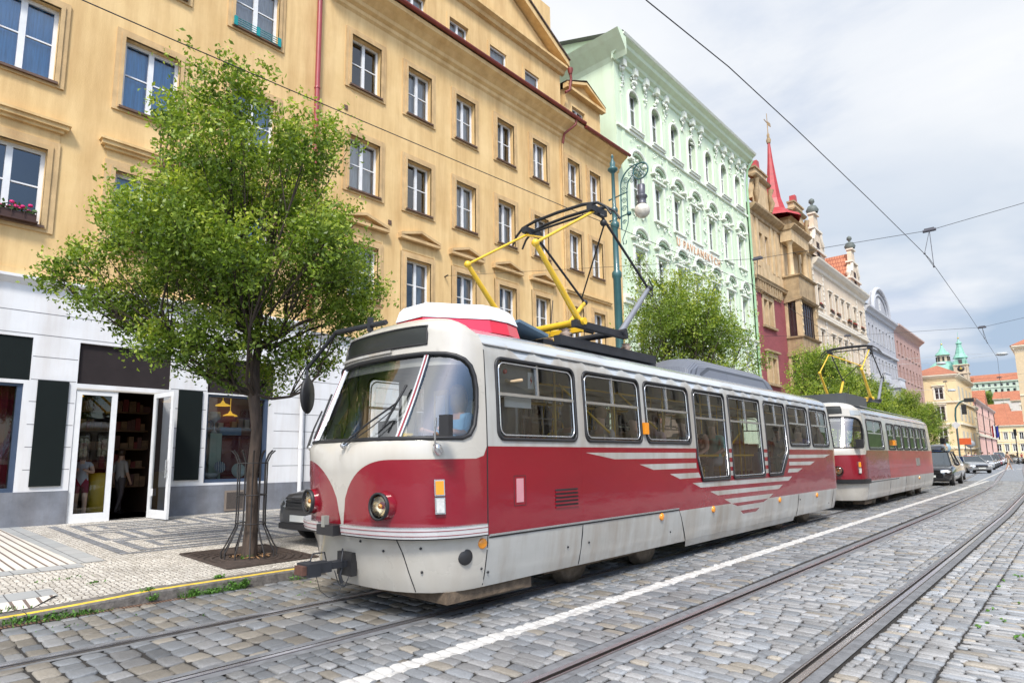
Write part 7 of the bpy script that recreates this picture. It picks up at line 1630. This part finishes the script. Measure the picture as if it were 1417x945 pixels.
span([(-16.9, 52, 8.4), (-5.9, 50, 6.4), (-3.1, 50, 6.4), (10, 52, 8)], [((-5.9, 50, 6.4), [(-5.8, 49.4, 5.77), (-5.85, 50.6, 5.77)]), ((-3.1, 50, 6.4), [(-3.0, 49.4, 5.7), (-3.0, 50.6, 5.7)])], 'third span wire strung from the crimson house')
for (x, y, z, lab) in ((-9.4, 84, 8.6, 'small hanging street light near the yellow corner house'), (-8.4, 70, 10.0, 'hanging street light beside the pink block'), (-3.6, 64, 9.6, 'hanging street light at the right edge over the roadway')):
    q = MB(); q.sphere((0, 0, 0), .42, 10, 0, (1, 1, .3)); q.box(-.3, .3, -.2, .2, 0, .14, 0); q.tube([(-7 if x < -5 else -9, 0, .5), (0, 0, .16), (8, 0, .5)], .012, 4); solo('hanging_lamp', q, [mat('pale_lamp_body', (.5, .54, .56), .4)], lab, 'street lamp', (x, y, z))

# ------------------------------------------------------------------ cars
M_tyre = mat('tyre', (.02, .02, .02), .8); M_rim = mat('rim', (.45, .45, .47), .3, metal=.8); M_cglass = mat('car_glass', (.03, .04, .045), .06, coat=1, spec=.8)
M_hl = mat('headlight_glass', (.7, .72, .75), .08, metal=.3, coat=1); M_plate = mat('number_plate', (.62, .64, .62), .5, var=.03)
def make_car(name, label, loc, rz, paint, L_=4.4, W=1.8, H=1.45, suv=False, hatch=True, group=None, detail=True):
    """front towards -Y of the car's own frame; origin at front centre on the ground"""
    T = thing(name, label, 'car', loc, rz, group); hw = W / 2; hb = .95 if suv else .80; hood = .98 if suv else .86; gc = .24 if suv else .18
    st = [(.0, .62, gc + .12, hood - .30), (.04, .80, gc + .03, hood - .20), (.22, .93, gc, hood - .09), (.6, .98, gc, hood - .02), (1.25, 1.0, gc, hood + .08), (L_ * .5, 1.0, gc, hood + .10), (L_ - .6, .99, gc, hood + .13), (L_ - .12, .94, gc + .02, hood + .10), (L_, .84, gc + .12, hood - .02)]
    q = MB(); vs = []; n = 8
    for (y, k, zb, zt) in st:
        w = hw * k; m = (zb + zt) / 2
        vs += [(-w * .88, y, zb), (-w * .97, y, zb + .12), (-w, y, m), (-w * .97, y, zt - .10), (-w * .86, y, zt - .01), (-w * .45, y, zt + .035), (0, y, zt + .045), (w * .45, y, zt + .035), (w * .86, y, zt - .01), (w * .97, y, zt - .10), (w, y, m), (w * .97, y, zb + .12), (w * .88, y, zb)]
    m_ = 13; fs = [(i * m_ + j, i * m_ + j + 1, (i + 1) * m_ + j + 1, (i + 1) * m_ + j) for i in range(len(st) - 1) for j in range(m_ - 1)]
    q.add(vs, fs, 0, True); q.add(vs[:m_], [tuple(range(m_))], 0); q.add(vs[-m_:], [tuple(reversed(range(m_)))], 0); q.add([(-hw * .8, .1, gc + .02), (hw * .8, .1, gc + .02), (hw * .8, L_ - .1, gc + .02), (-hw * .8, L_ - .1, gc + .02)], [(0, 1, 2, 3)], 1)
    part('body', q, [paint, M_tyre], T)
    zb = hood + .06; y0, y1, y2, y3 = (1.15, 1.85, L_ - .75, L_ - .15) if suv or hatch else (1.25, 2.0, L_ - 1.3, L_ - .65)
    q = MB(); a, b = hw * .86, hw * .66
    V = [(-a, y0, zb), (a, y0, zb), (b, y1, H), (-b, y1, H), (-b, y2, H), (b, y2, H), (a * .97, y3, zb), (-a * .97, y3, zb), (-b * .9, (y1 + y2) / 2, H + .03), (b * .9, (y1 + y2) / 2, H + .03)]
    q.add(V, [(0, 1, 2, 3), (1, 6, 5, 2), (0, 3, 4, 7), (7, 4, 5, 6)], 0); part('windows', q, [M_cglass], T)
    q = MB(); q.add(V, [(3, 2, 9, 8), (8, 9, 5, 4)], 0)
    for s_ in (-1, 1):
        A = Vector((s_ * a, y0, zb)); Bq = Vector((s_ * b, y1, H)); C_ = Vector((s_ * b, y2, H)); D = Vector((s_ * a * .97, y3, zb)); Mi = Vector((s_ * a, (y0 + y3) / 2 + .1, zb)); Mt = Vector((s_ * b, (y1 + y2) / 2, H))
        for p1, p2, r_ in ((A, Bq, .035), (C_, D, .05), (Mi, Mt, .035), (Bq, C_, .035), (A, D, .02)): q.tube([p1, p2], r_, 5, 0)
    part('roof', q, [paint], T)
    for y in (.82, L_ - .78):
        for s_ in (-1, 1):
            rw = .36 if suv else .31; q = MB(); q.lathe([(rw * .62, -.2), (rw * .95, -.2), (rw, -.17), (rw, -.03), (rw * .95, .0), (rw * .64, .005)], (s_ * (hw - .02), y, rw), (s_, 0, 0), 20, 0)
            w = part('wheel', q, [M_tyre], T); q = MB(); q.lathe([(0, .0), (.08, .01), (.1, -.02), (rw * .5, -.03), (rw * .64, .01)], (s_ * (hw - .02), y, rw), (s_, 0, 0), 14, 0); part('rim', q, [M_rim], w)
    for s_ in (-1, 1):
        q = MB(); z = hood - .26; q.add([(s_ * hw * .50, .015, z - .06), (s_ * hw * .86, .10, z - .05), (s_ * hw * .93, .36, z + .04), (s_ * hw * .80, .13, z + .10), (s_ * hw * .50, .03, z + .08)], [(0, 1, 2, 3, 4) if s_ > 0 else (4, 3, 2, 1, 0)], 0)
        q.v = [(x * 1.02, y - .03, z_ + .005) for x, y, z_ in q.v]; part('headlight', q, [M_hl], T)
        q = MB(); q.sphere((s_ * (hw + .10), 1.35, zb + .05), .11, 8, 0, (1, .6, .7)); part('wing_mirror', q, [paint], T)
    q = MB(); z = hood - .25
    for k in range(5): q.box(-hw * .48, hw * .48, -.03, .02, z - .11 + k * .05, z - .085 + k * .05, 0)
    q.box(-hw * .7, hw * .7, -.035, .06, gc + .05, gc + .15, 0); part('grille', q, [M_rub], T)
    q = MB(); q.box(-.26, .26, -.06, -.035, gc + .19, gc + .30); part('number_plate', q, [M_plate], T)
    return T
P_blk = mat('car_black', (.012, .013, .016), .2, coat=1, var=.05); P_dark = mat('car_dark_grey', (.03, .033, .038), .25, coat=1); P_sil = mat('car_silver', (.42, .44, .46), .25, metal=.6, coat=1); P_wht = mat('car_white', (.68, .69, .70), .3, coat=1); P_red = mat('car_wine', (.16, .02, .03), .25, coat=1); P_gry = mat('car_grey', (.16, .17, .18), .3, metal=.5, coat=1)
c = make_car('parked_car', 'black compact car parked behind the tree, nose beside the tram', (-10.15, 5.75, .15), R(4), mat('charcoal_car', (.035, .038, .042), .45, coat=.4), W=1.85, H=1.6, suv=True, L_=4.1)
c = make_car('car', 'black off-roader with a roof box following the second tram', (-5.78, 39.6, 0), R(0), P_blk, L_=4.6, W=1.92, H=1.72, suv=True)
t = thing('roof_box', 'black roof box strapped on the off-roader roof', 'roof box', (-5.78, 41.6, 1.84)); q = MB()
secs = [(0, .45, .05), (.15, .62, .22), (.8, .68, .34), (1.9, .66, .36), (2.1, .5, .16)]; vs = []
for (y, k, h) in secs: vs += [(-.62 * k, y, 0), (-.66 * k, y, h * .5), (-.5 * k, y, h), (.5 * k, y, h), (.66 * k, y, h * .5), (.62 * k, y, 0)]
q.add(vs, [(i * 6 + j, i * 6 + j + 1, (i + 1) * 6 + j + 1, (i + 1) * 6 + j) for i in range(4) for j in range(5)], 0, True); q.add(vs[:6], [(0, 1, 2, 3, 4, 5)]); q.add(vs[-6:], [(5, 4, 3, 2, 1, 0)]); part('shell', q, [P_blk], t)
q = MB(); [q.box(-.75, .75, y, y + .06, -.10, -.04) for y in (.4, 1.5)]; part('roof_bar', q, [P_blk], t)
make_car('car', 'white car half hidden behind the black off-roader', (-6.25, 46.0, 0), R(0), P_wht, H=1.5)
make_car('car', 'silver saloon turning beside the yellow corner house', (-5.95, 66.0, 0), R(25), P_sil, L_=4.6, H=1.42, hatch=False)
for i, (y, p, lab) in enumerate(((80, P_sil, 'grey-silver car just behind the turning saloon'), (86.5, P_dark, 'dark grey car, second in the queue behind the saloon'), (92.5, P_blk, 'black car in the middle of the parked queue'), (98.5, P_dark, 'dark car before the wine red one'), (106, P_red, 'wine red car far along the queue'), (114, P_sil, 'silver car near the end of the queue'), (124, P_wht, 'white van-like car at the end of the queue'))):
    x = float(np.interp(y, [66, 78, 97, 120, 150], [-6.7, -6.9, -7.8, -8.7, -9.6])); make_car('parked_car', lab, (x, y, 0), R(6), p, H=1.5 + (.3 if i == 6 else 0), group='cars queued along the far street', suv=i == 6)
make_car('car', 'pale silver car crossing the junction at the far bend', (-6.0, 128, 0), R(62), P_sil, H=1.45, hatch=False)
make_car('car', 'blue-grey hatchback beside the railing at the corner house', (-12.2, 112, 0), R(-20), P_gry, H=1.45)

# ------------------------------------------------------------------ far street furniture
def sign(label, x, y, h, shape, c, r_=.35, z0=0, name='road_sign'):
    t = thing(name, label, 'road sign', (x, y, z0)); q = MB(); q.tube([(0, 0, 0), (0, 0, h)], .045, 6); part('pole', q, [M_lgrey], t); q = MB()
    if shape == 'o': q.lathe([(0, .0), (r_, 0), (r_, .03), (0, .03)], (0, -.06, h - r_), (0, -1, 0), 18)
    elif shape == 'd': q.prism([(0, -.06, h - 2 * r_), (r_, -.06, h - r_), (0, -.06, h), (-r_, -.06, h - r_)], (0, -.03, 0))
    else: q.box(-r_, r_, -.09, -.06, h - r_ * 1.2, h)
    part('plate', q, [mat('sign_%s' % label[:6], c, .5)], t)
sign('round grey-backed sign beside the crossing near the pink palace', -9.9, 100, 3.4, 'o', (.25, .26, .28), .5)
sign('pale blue round sign before the yellow corner house', -8.3, 66, 2.6, 'o', (.30, .42, .50), .42)
sign('red and yellow advertising sign on a post by the corner', -9.2, 88, 3.4, 'b', (.60, .10, .02), .6)
sign('blue rectangular sign behind the off-roader', -9.6, 70, 2.2, 'b', (.02, .07, .25), .55)
sign('white diamond-shaped priority sign on the tall signal pole', -8.9, 79.6, 5.0, 'd', (.6, .6, .62), .4)
sign('blue square sign at the far end of the street', -6.2, 150, 3.2, 'b', (.02, .10, .40), .45)
t = thing('traffic_light', 'dark traffic light on a curved mast arm by the corner house', 'traffic light', (-8.9, 80, 0)); q = MB(); q.tube([(0, 0, 0), (0, 0, 5.6), (.1, 0, 6.4), (.5, 0, 7.0), (1.1, 0, 7.2)], .085, 8); part('mast', q, [M_lgreen], t)
q = MB(); q.box(.9, 1.7, -.25, .1, 6.95, 7.35); q.box(.6, 1.0, -.25, .1, 5.7, 6.7); part('signal_head', q, [M_rub], t)
for (x, y, lab) in ((-7.9, 62, 'low black traffic light left of the blue sign'), (-6.3, 118, 'black traffic light hanging at the street bend')):
    t = thing('traffic_light', lab, 'traffic light', (x, y, 0)); q = MB(); q.tube([(0, 0, 0), (0, 0, 2.6 if y < 100 else 5.0)], .06, 6); part('mast', q, [M_rub], t); z = 2.0 if y < 100 else 4.2; q = MB(); q.box(-.18, .18, -.2, .1, z, z + .95); [q.lathe([(.11, 0), (.1, .08)], (0, -.2, z + .2 + k * .28), (0, -1, 0), 8) for k in range(3)]; part('signal_head', q, [M_rub], t)
t = thing('railing', 'metal pedestrian railing along the corner pavement', 'railing', (-8.6, 82, 0)); q = MB()
for k in range(16): q.tube([(0, k * 1.2, 0), (0, k * 1.2, 1.0)], .03, 5)
for z in (.95, .5): q.tube([(0, 0, z), (0, 18, z)], .025, 5)
part('rail', q, [mat('pale_railing', (.32, .30, .25), .5)], t)
t = thing('statue', 'dark statue figure on a plinth at the far square', 'statue', (-7.4, 205, 0)); q = MB(); q.box(-1.2, 1.2, -1.2, 1.2, 0, 3.0); part('plinth', q, [M_stone], t)
q = MB(); q.lathe([(.7, 0), (.5, 1.2), (.55, 2.2), (.3, 2.7), (.16, 2.9), (.26, 3.2), (0, 3.5)], (0, 0, 3.0), n=10); q.tube([(.4, 0, 5.0), (1.2, 0, 5.3)], .15, 6); part('figure', q, [mat('bronze_dark', (.03, .03, .035), .5)], t)
# ------------------------------------------------------------------ people
SK = [mat('skin', (.52, .30, .20), .55, var=.08, scale=6), mat('skin_light', (.60, .40, .30), .55, var=.08, scale=6)]
def figure(name, label, loc, rz, J, cloth, hair=(.06, .03, .015), hairlen=.0, hat=None, skin=0, cat='person', group=None, detail=True, name_=None):
    """J: joint dict; cloth: {bone-prefix: material}; body grown with a skin modifier and baked to one mesh"""
    bones = [('pel', 'che'), ('che', 'nec'), ('nec', 'hea')]
    for s in 'LR': bones += [('che', 'sh' + s), ('sh' + s, 'el' + s), ('el' + s, 'wr' + s), ('wr' + s, 'ha' + s), ('pel', 'hi' + s), ('hi' + s, 'kn' + s), ('kn' + s, 'an' + s), ('an' + s, 'to' + s)]
    ks = list(J); idx = {k: i for i, k in enumerate(ks)}
    rad = dict(pel=(.135, .105), che=(.145, .105), nec=(.055, .055), hea=(.085, .10)); rr = dict(sh=.062, el=.044, wr=.030, ha=.034, hi=.088, kn=.060, an=.042, to=.036)
    me = bpy.data.meshes.new('tmp'); me.from_pydata([J[k] for k in ks], [(idx[a], idx[b]) for a, b in bones], []); o = bpy.data.objects.new('tmp', me); COL.objects.link(o)
    m = o.modifiers.new('s', 'SKIN'); m.use_smooth_shade = True
    for k, i in idx.items():
        d = me.skin_vertices[0].data[i]; d.radius = rad.get(k) or (rr[k[:2]], rr[k[:2]]); d.use_root = (k == 'pel')
    sb = o.modifiers.new('d', 'SUBSURF'); sb.levels = sb.render_levels = 1
    dg = bpy.context.evaluated_depsgraph_get(); bm_ = bpy.data.meshes.new_from_object(o.evaluated_get(dg)); bpy.data.objects.remove(o)
    mats = [SK[skin]]; mi = {}
    for k, c in cloth.items(): mi[k] = len(mats); mats.append(c)
    bm_.materials.clear(); [bm_.materials.append(x) for x in mats]
    seg = [(Vector(J[a]), Vector(J[b]), a, b) for a, b in bones]
    def own(c):
        best = None
        for A, B_, a, b in seg:
            ab = B_ - A; t = max(0, min(1, (c - A).dot(ab) / ab.length_squared)); d = (c - A - ab * t).length
            if best is None or d < best[0]: best = (d, b, t)
        return best
    for p in bm_.polygons:
        p.use_smooth = True; _, b, t = own(p.center); k = b[:2]; r_ = 0
        if b == 'che' or k == 'sh': r_ = mi.get('top', 0)
        elif b == 'nec': r_ = mi.get('top', 0) if t < .35 else 0
        elif k == 'el': r_ = mi.get('sleeve', mi.get('top', 0) if t < .35 else 0)
        elif k == 'wr': r_ = mi.get('cuff', 0)
        elif k == 'hi': r_ = mi.get('bottom', 0)
        elif k == 'kn': r_ = mi.get('bottom', 0) if t < .6 or 'shin' in mi else 0
        elif k == 'an': r_ = mi.get('shin', 0)
        elif k == 'to': r_ = mi.get('shoe', 0)
        p.material_index = r_
    bm_.name = 'person'
    T = link('person', bm_, None, loc, rz); tag(T, label, cat, group)
    h = Vector(J['hea']); f = Vector((0, -1, 0))
    q = MB(); q.sphere(tuple(h + Vector((0, .018, .035))), .105, 10, 0, (.95, 1.02, 1.05))
    q.v = [(x, max(y, h.y - .045 - max(0, z - h.z - .07) * 1.0), z) for x, y, z in q.v]
    if hairlen: q.lathe([(.10, .02), (.105, -.1), (.07, -hairlen)], tuple(h + Vector((0, .035, 0))), (0, 0, 1), 10)
    part('hair', q, [mat('hair_col', hair, .6, var=.4)], T)
    if detail:
        q = MB(); q.sphere(tuple(h + Vector((0, -.105, -.005))), .016, 6, 0, (1, 1, 1.4)); part('nose', q, [SK[skin]], T)
        q = MB(); [q.sphere(tuple(h + Vector((s_ * .032, -.093, .022))), .011, 6) for s_ in (-1, 1)]; part('eyes', q, [M_rub], T)
    if hat:
        q = MB(); q.lathe([(.19, .05), (.185, .06), (.105, .07), (.10, .15), (.07, .17), (0, .175)], tuple(h), (0, 0, 1), 16); part('hat', q, [hat], T)
    return T
def stand(h=1.72, step=0.0, arm='down'):
    k = h / 1.75; J = dict(pel=(0, 0, .95), che=(0, 0, 1.32), nec=(0, 0, 1.50), hea=(0, -.015, 1.64))
    for s, x in (('L', 1), ('R', -1)):
        J['sh' + s] = (x * .17, 0, 1.42); J['hi' + s] = (x * .09, 0, .90); d = step * x
        J['kn' + s] = (x * .10, -d * .5 - .02, .50); J['an' + s] = (x * .10, -d + (.05 if d < 0 else 0), .09); J['to' + s] = (x * .11, -d - .14, .04)
        if arm == 'down': J['el' + s] = (x * .24, .02 + d * .3, 1.13); J['wr' + s] = (x * .25, -.06 + d * .5, .88); J['ha' + s] = (x * .25, -.09 + d * .5, .79)
        elif arm == 'cam': J['el' + s] = (x * .25, -.08, 1.18); J['wr' + s] = (x * .09, -.26, 1.25); J['ha' + s] = (x * .04, -.29, 1.29)
    return {a: (p[0] * k, p[1] * k, p[2] * k) for a, p in J.items()}
def sit(arm='lap'):
    J = dict(pel=(0, .12, .10), che=(0, .10, .48), nec=(0, .08, .66), hea=(0, .05, .81))
    for s, x in (('L', 1), ('R', -1)):
        J['sh' + s] = (x * .17, .10, .58); J['hi' + s] = (x * .09, .08, .08); J['kn' + s] = (x * .12, -.34, .10); J['an' + s] = (x * .12, -.38, -.32); J['to' + s] = (x * .13, -.52, -.38)
        if arm == 'wheel': J['el' + s] = (x * .24, -.05, .36); J['wr' + s] = (x * .16, -.30, .40); J['ha' + s] = (x * .14, -.38, .42)
        else: J['el' + s] = (x * .23, .02, .33); J['wr' + s] = (x * .14, -.18, .22); J['ha' + s] = (x * .10, -.26, .20)
    return J
CM = lambda n, c: mat(n, c, .8, var=.15, scale=6)
X0, Y0_ = -5.91, 3.83
def seat_p(x, y, lab, top, bottom, **kw): return figure('person', lab, (X0 + x, Y0_ + y, kw.pop('z', 1.45)), kw.pop('rz', 0), sit(kw.pop('arm', 'lap')), dict(top=top, sleeve=top if kw.pop('sl', 1) else SK[0], bottom=bottom, shin=bottom, shoe=M_rub), detail=False, **kw)
seat_p(.72, 1.0, 'tram driver in a pale blue shirt leaning over the controls', CM('shirt_blue', (.25, .42, .60)), CM('trousers', (.05, .05, .08)), hair=(.45, .28, .10), hairlen=.2, arm='wheel', z=1.56)
seat_p(.78, 3.05, 'passenger in a pale top behind the second tram window', CM('pale_top', (.55, .60, .55)), CM('tr2', (.1, .1, .12)), hair=(.04, .02, .01), hairlen=.2)
seat_p(.78, 3.85, 'bare-shouldered passenger in the middle of the second window', CM('cream_top', (.6, .5, .42)), CM('tr3', (.2, .15, .12)), hair=(.25, .14, .06))
seat_p(.80, 4.75, 'passenger in a tan jacket at the third window', CM('tan_top', (.42, .30, .18)), CM('tr4', (.1, .1, .1)), hair=(.03, .02, .02))
seat_p(.80, 5.35, 'passenger in a pink top at the third window', CM('pink_top', (.6, .38, .34)), CM('tr5', (.1, .1, .1)), hair=(.12, .06, .03))
seat_p(.86, 6.3, 'passenger in a straw hat low behind the tall window', CM('white_top', (.6, .6, .6)), CM('tr6', (.08, .03, .12)), hair=(.3, .2, .1), hat=mat('straw', (.50, .38, .16), .8), skin=1)
seat_p(.80, 6.95, 'dark haired woman in a black vest under the yellow rail', CM('black_vest', (.015, .015, .018)), CM('tr7', (.02, .02, .02)), hair=(.10, .04, .02), hairlen=.25, sl=0)
seat_p(.70, 7.9, 'passenger in a mint cardigan at the middle tall window', CM('mint_top', (.15, .45, .35)), CM('tr8', (.4, .4, .4)), hair=(.4, .25, .12))
seat_p(.80, 11.2, 'passenger in a dark shirt near the tram rear', CM('navy_top', (.03, .04, .08)), CM('tr9', (.05, .05, .05)))
seat_p(.80, 12.8, 'passenger in purple near the last tram window', CM('purple_top', (.16, .08, .28)), CM('tr10', (.05, .05, .05)), hair=(.02, .02, .02))
q = MB(); q.lathe([(.16, 0), (.19, .1), (.18, .35), (.12, .46), (0, .5)], (0, 0, 0), (0, 0, 1), 12); q.tube([(-.05, 0, .45), (-.03, 0, .56), (.05, 0, .56), (.06, 0, .45)], .012, 5); solo('rucksack', q, CM('navy_bag', (.03, .07, .16)), 'navy rucksack standing behind the last tall tram window', 'rucksack', (X0 + .92, Y0_ + 9.85, 1.25))
# shop and street
figure('person', 'stand-in figure for the door-glass reflection of a woman in pale vest and red shorts with a camera', (F - .62, 4.12, .30), R(70), stand(1.66, .05, 'cam'), dict(top=CM('reflection_grey_vest', (.40, .46, .52)), bottom=CM('reflection_red_shorts', (.22, .02, .05)), shoe=M_rub), hair=(.08, .05, .03), hairlen=.2, skin=1)  # mirror image in the door glass, modelled as an added figure behind it
figure('person', 'customer in a pale shirt inside the dark shop doorway', (F - 1.7, 5.25, .30), R(200), stand(1.7, .1), dict(top=CM('pale_shirt', (.40, .36, .33)), sleeve=CM('pale_shirt2', (.40, .36, .33)), bottom=CM('grey_trs', (.12, .10, .1)), shin=CM('grey_trs2', (.12, .1, .1)), shoe=M_rub), detail=False)
figure('person', 'man in shorts and a tan shirt crossing the road at the bend', (-4.95, 78, 0), R(120), stand(1.8, .28), dict(top=CM('tan_shirt', (.52, .34, .25)), bottom=CM('khaki', (.50, .42, .32)), shoe=M_wframe), detail=False)
for i, (x, y, c, lab) in enumerate(((-9.8, 96, (.6, .58, .58), 'pedestrian in white by the corner railing'), (-9.4, 99, (.03, .04, .16), 'pedestrian in dark blue by the corner railing'), (-9.9, 104, (.06, .05, .05), 'pedestrian in black past the blue one'), (-9.3, 106, (.05, .10, .40), 'pedestrian in bright blue near the round sign'), (-10.0, 114, (.45, .10, .08), 'pedestrian in red near the palace corner'), (-9.9, 122, (.6, .5, .42), 'pedestrian in cream near the palace'), (-7.2, 133, (.06, .05, .07), 'dark dressed pedestrian beyond the queue of cars'), (-5.6, 132, (.02, .02, .02), 'pedestrian in black waiting at the right kerb'), (-5.0, 127, (.10, .10, .12), 'pedestrian in grey under the right corner house'), (-8.0, 160, (.4, .05, .05), 'distant pedestrian in red on the square'))):
    figure('person', lab, (x, y, .12 if x < -8.5 else 0), R(40 * i), stand(1.7, .15), dict(top=CM('top%d' % i, c), bottom=CM('bot%d' % i, (.05, .05, .08)), shin=CM('sh%d' % i, (.05, .05, .08)), shoe=M_rub), detail=False, group='pedestrians far down the street')
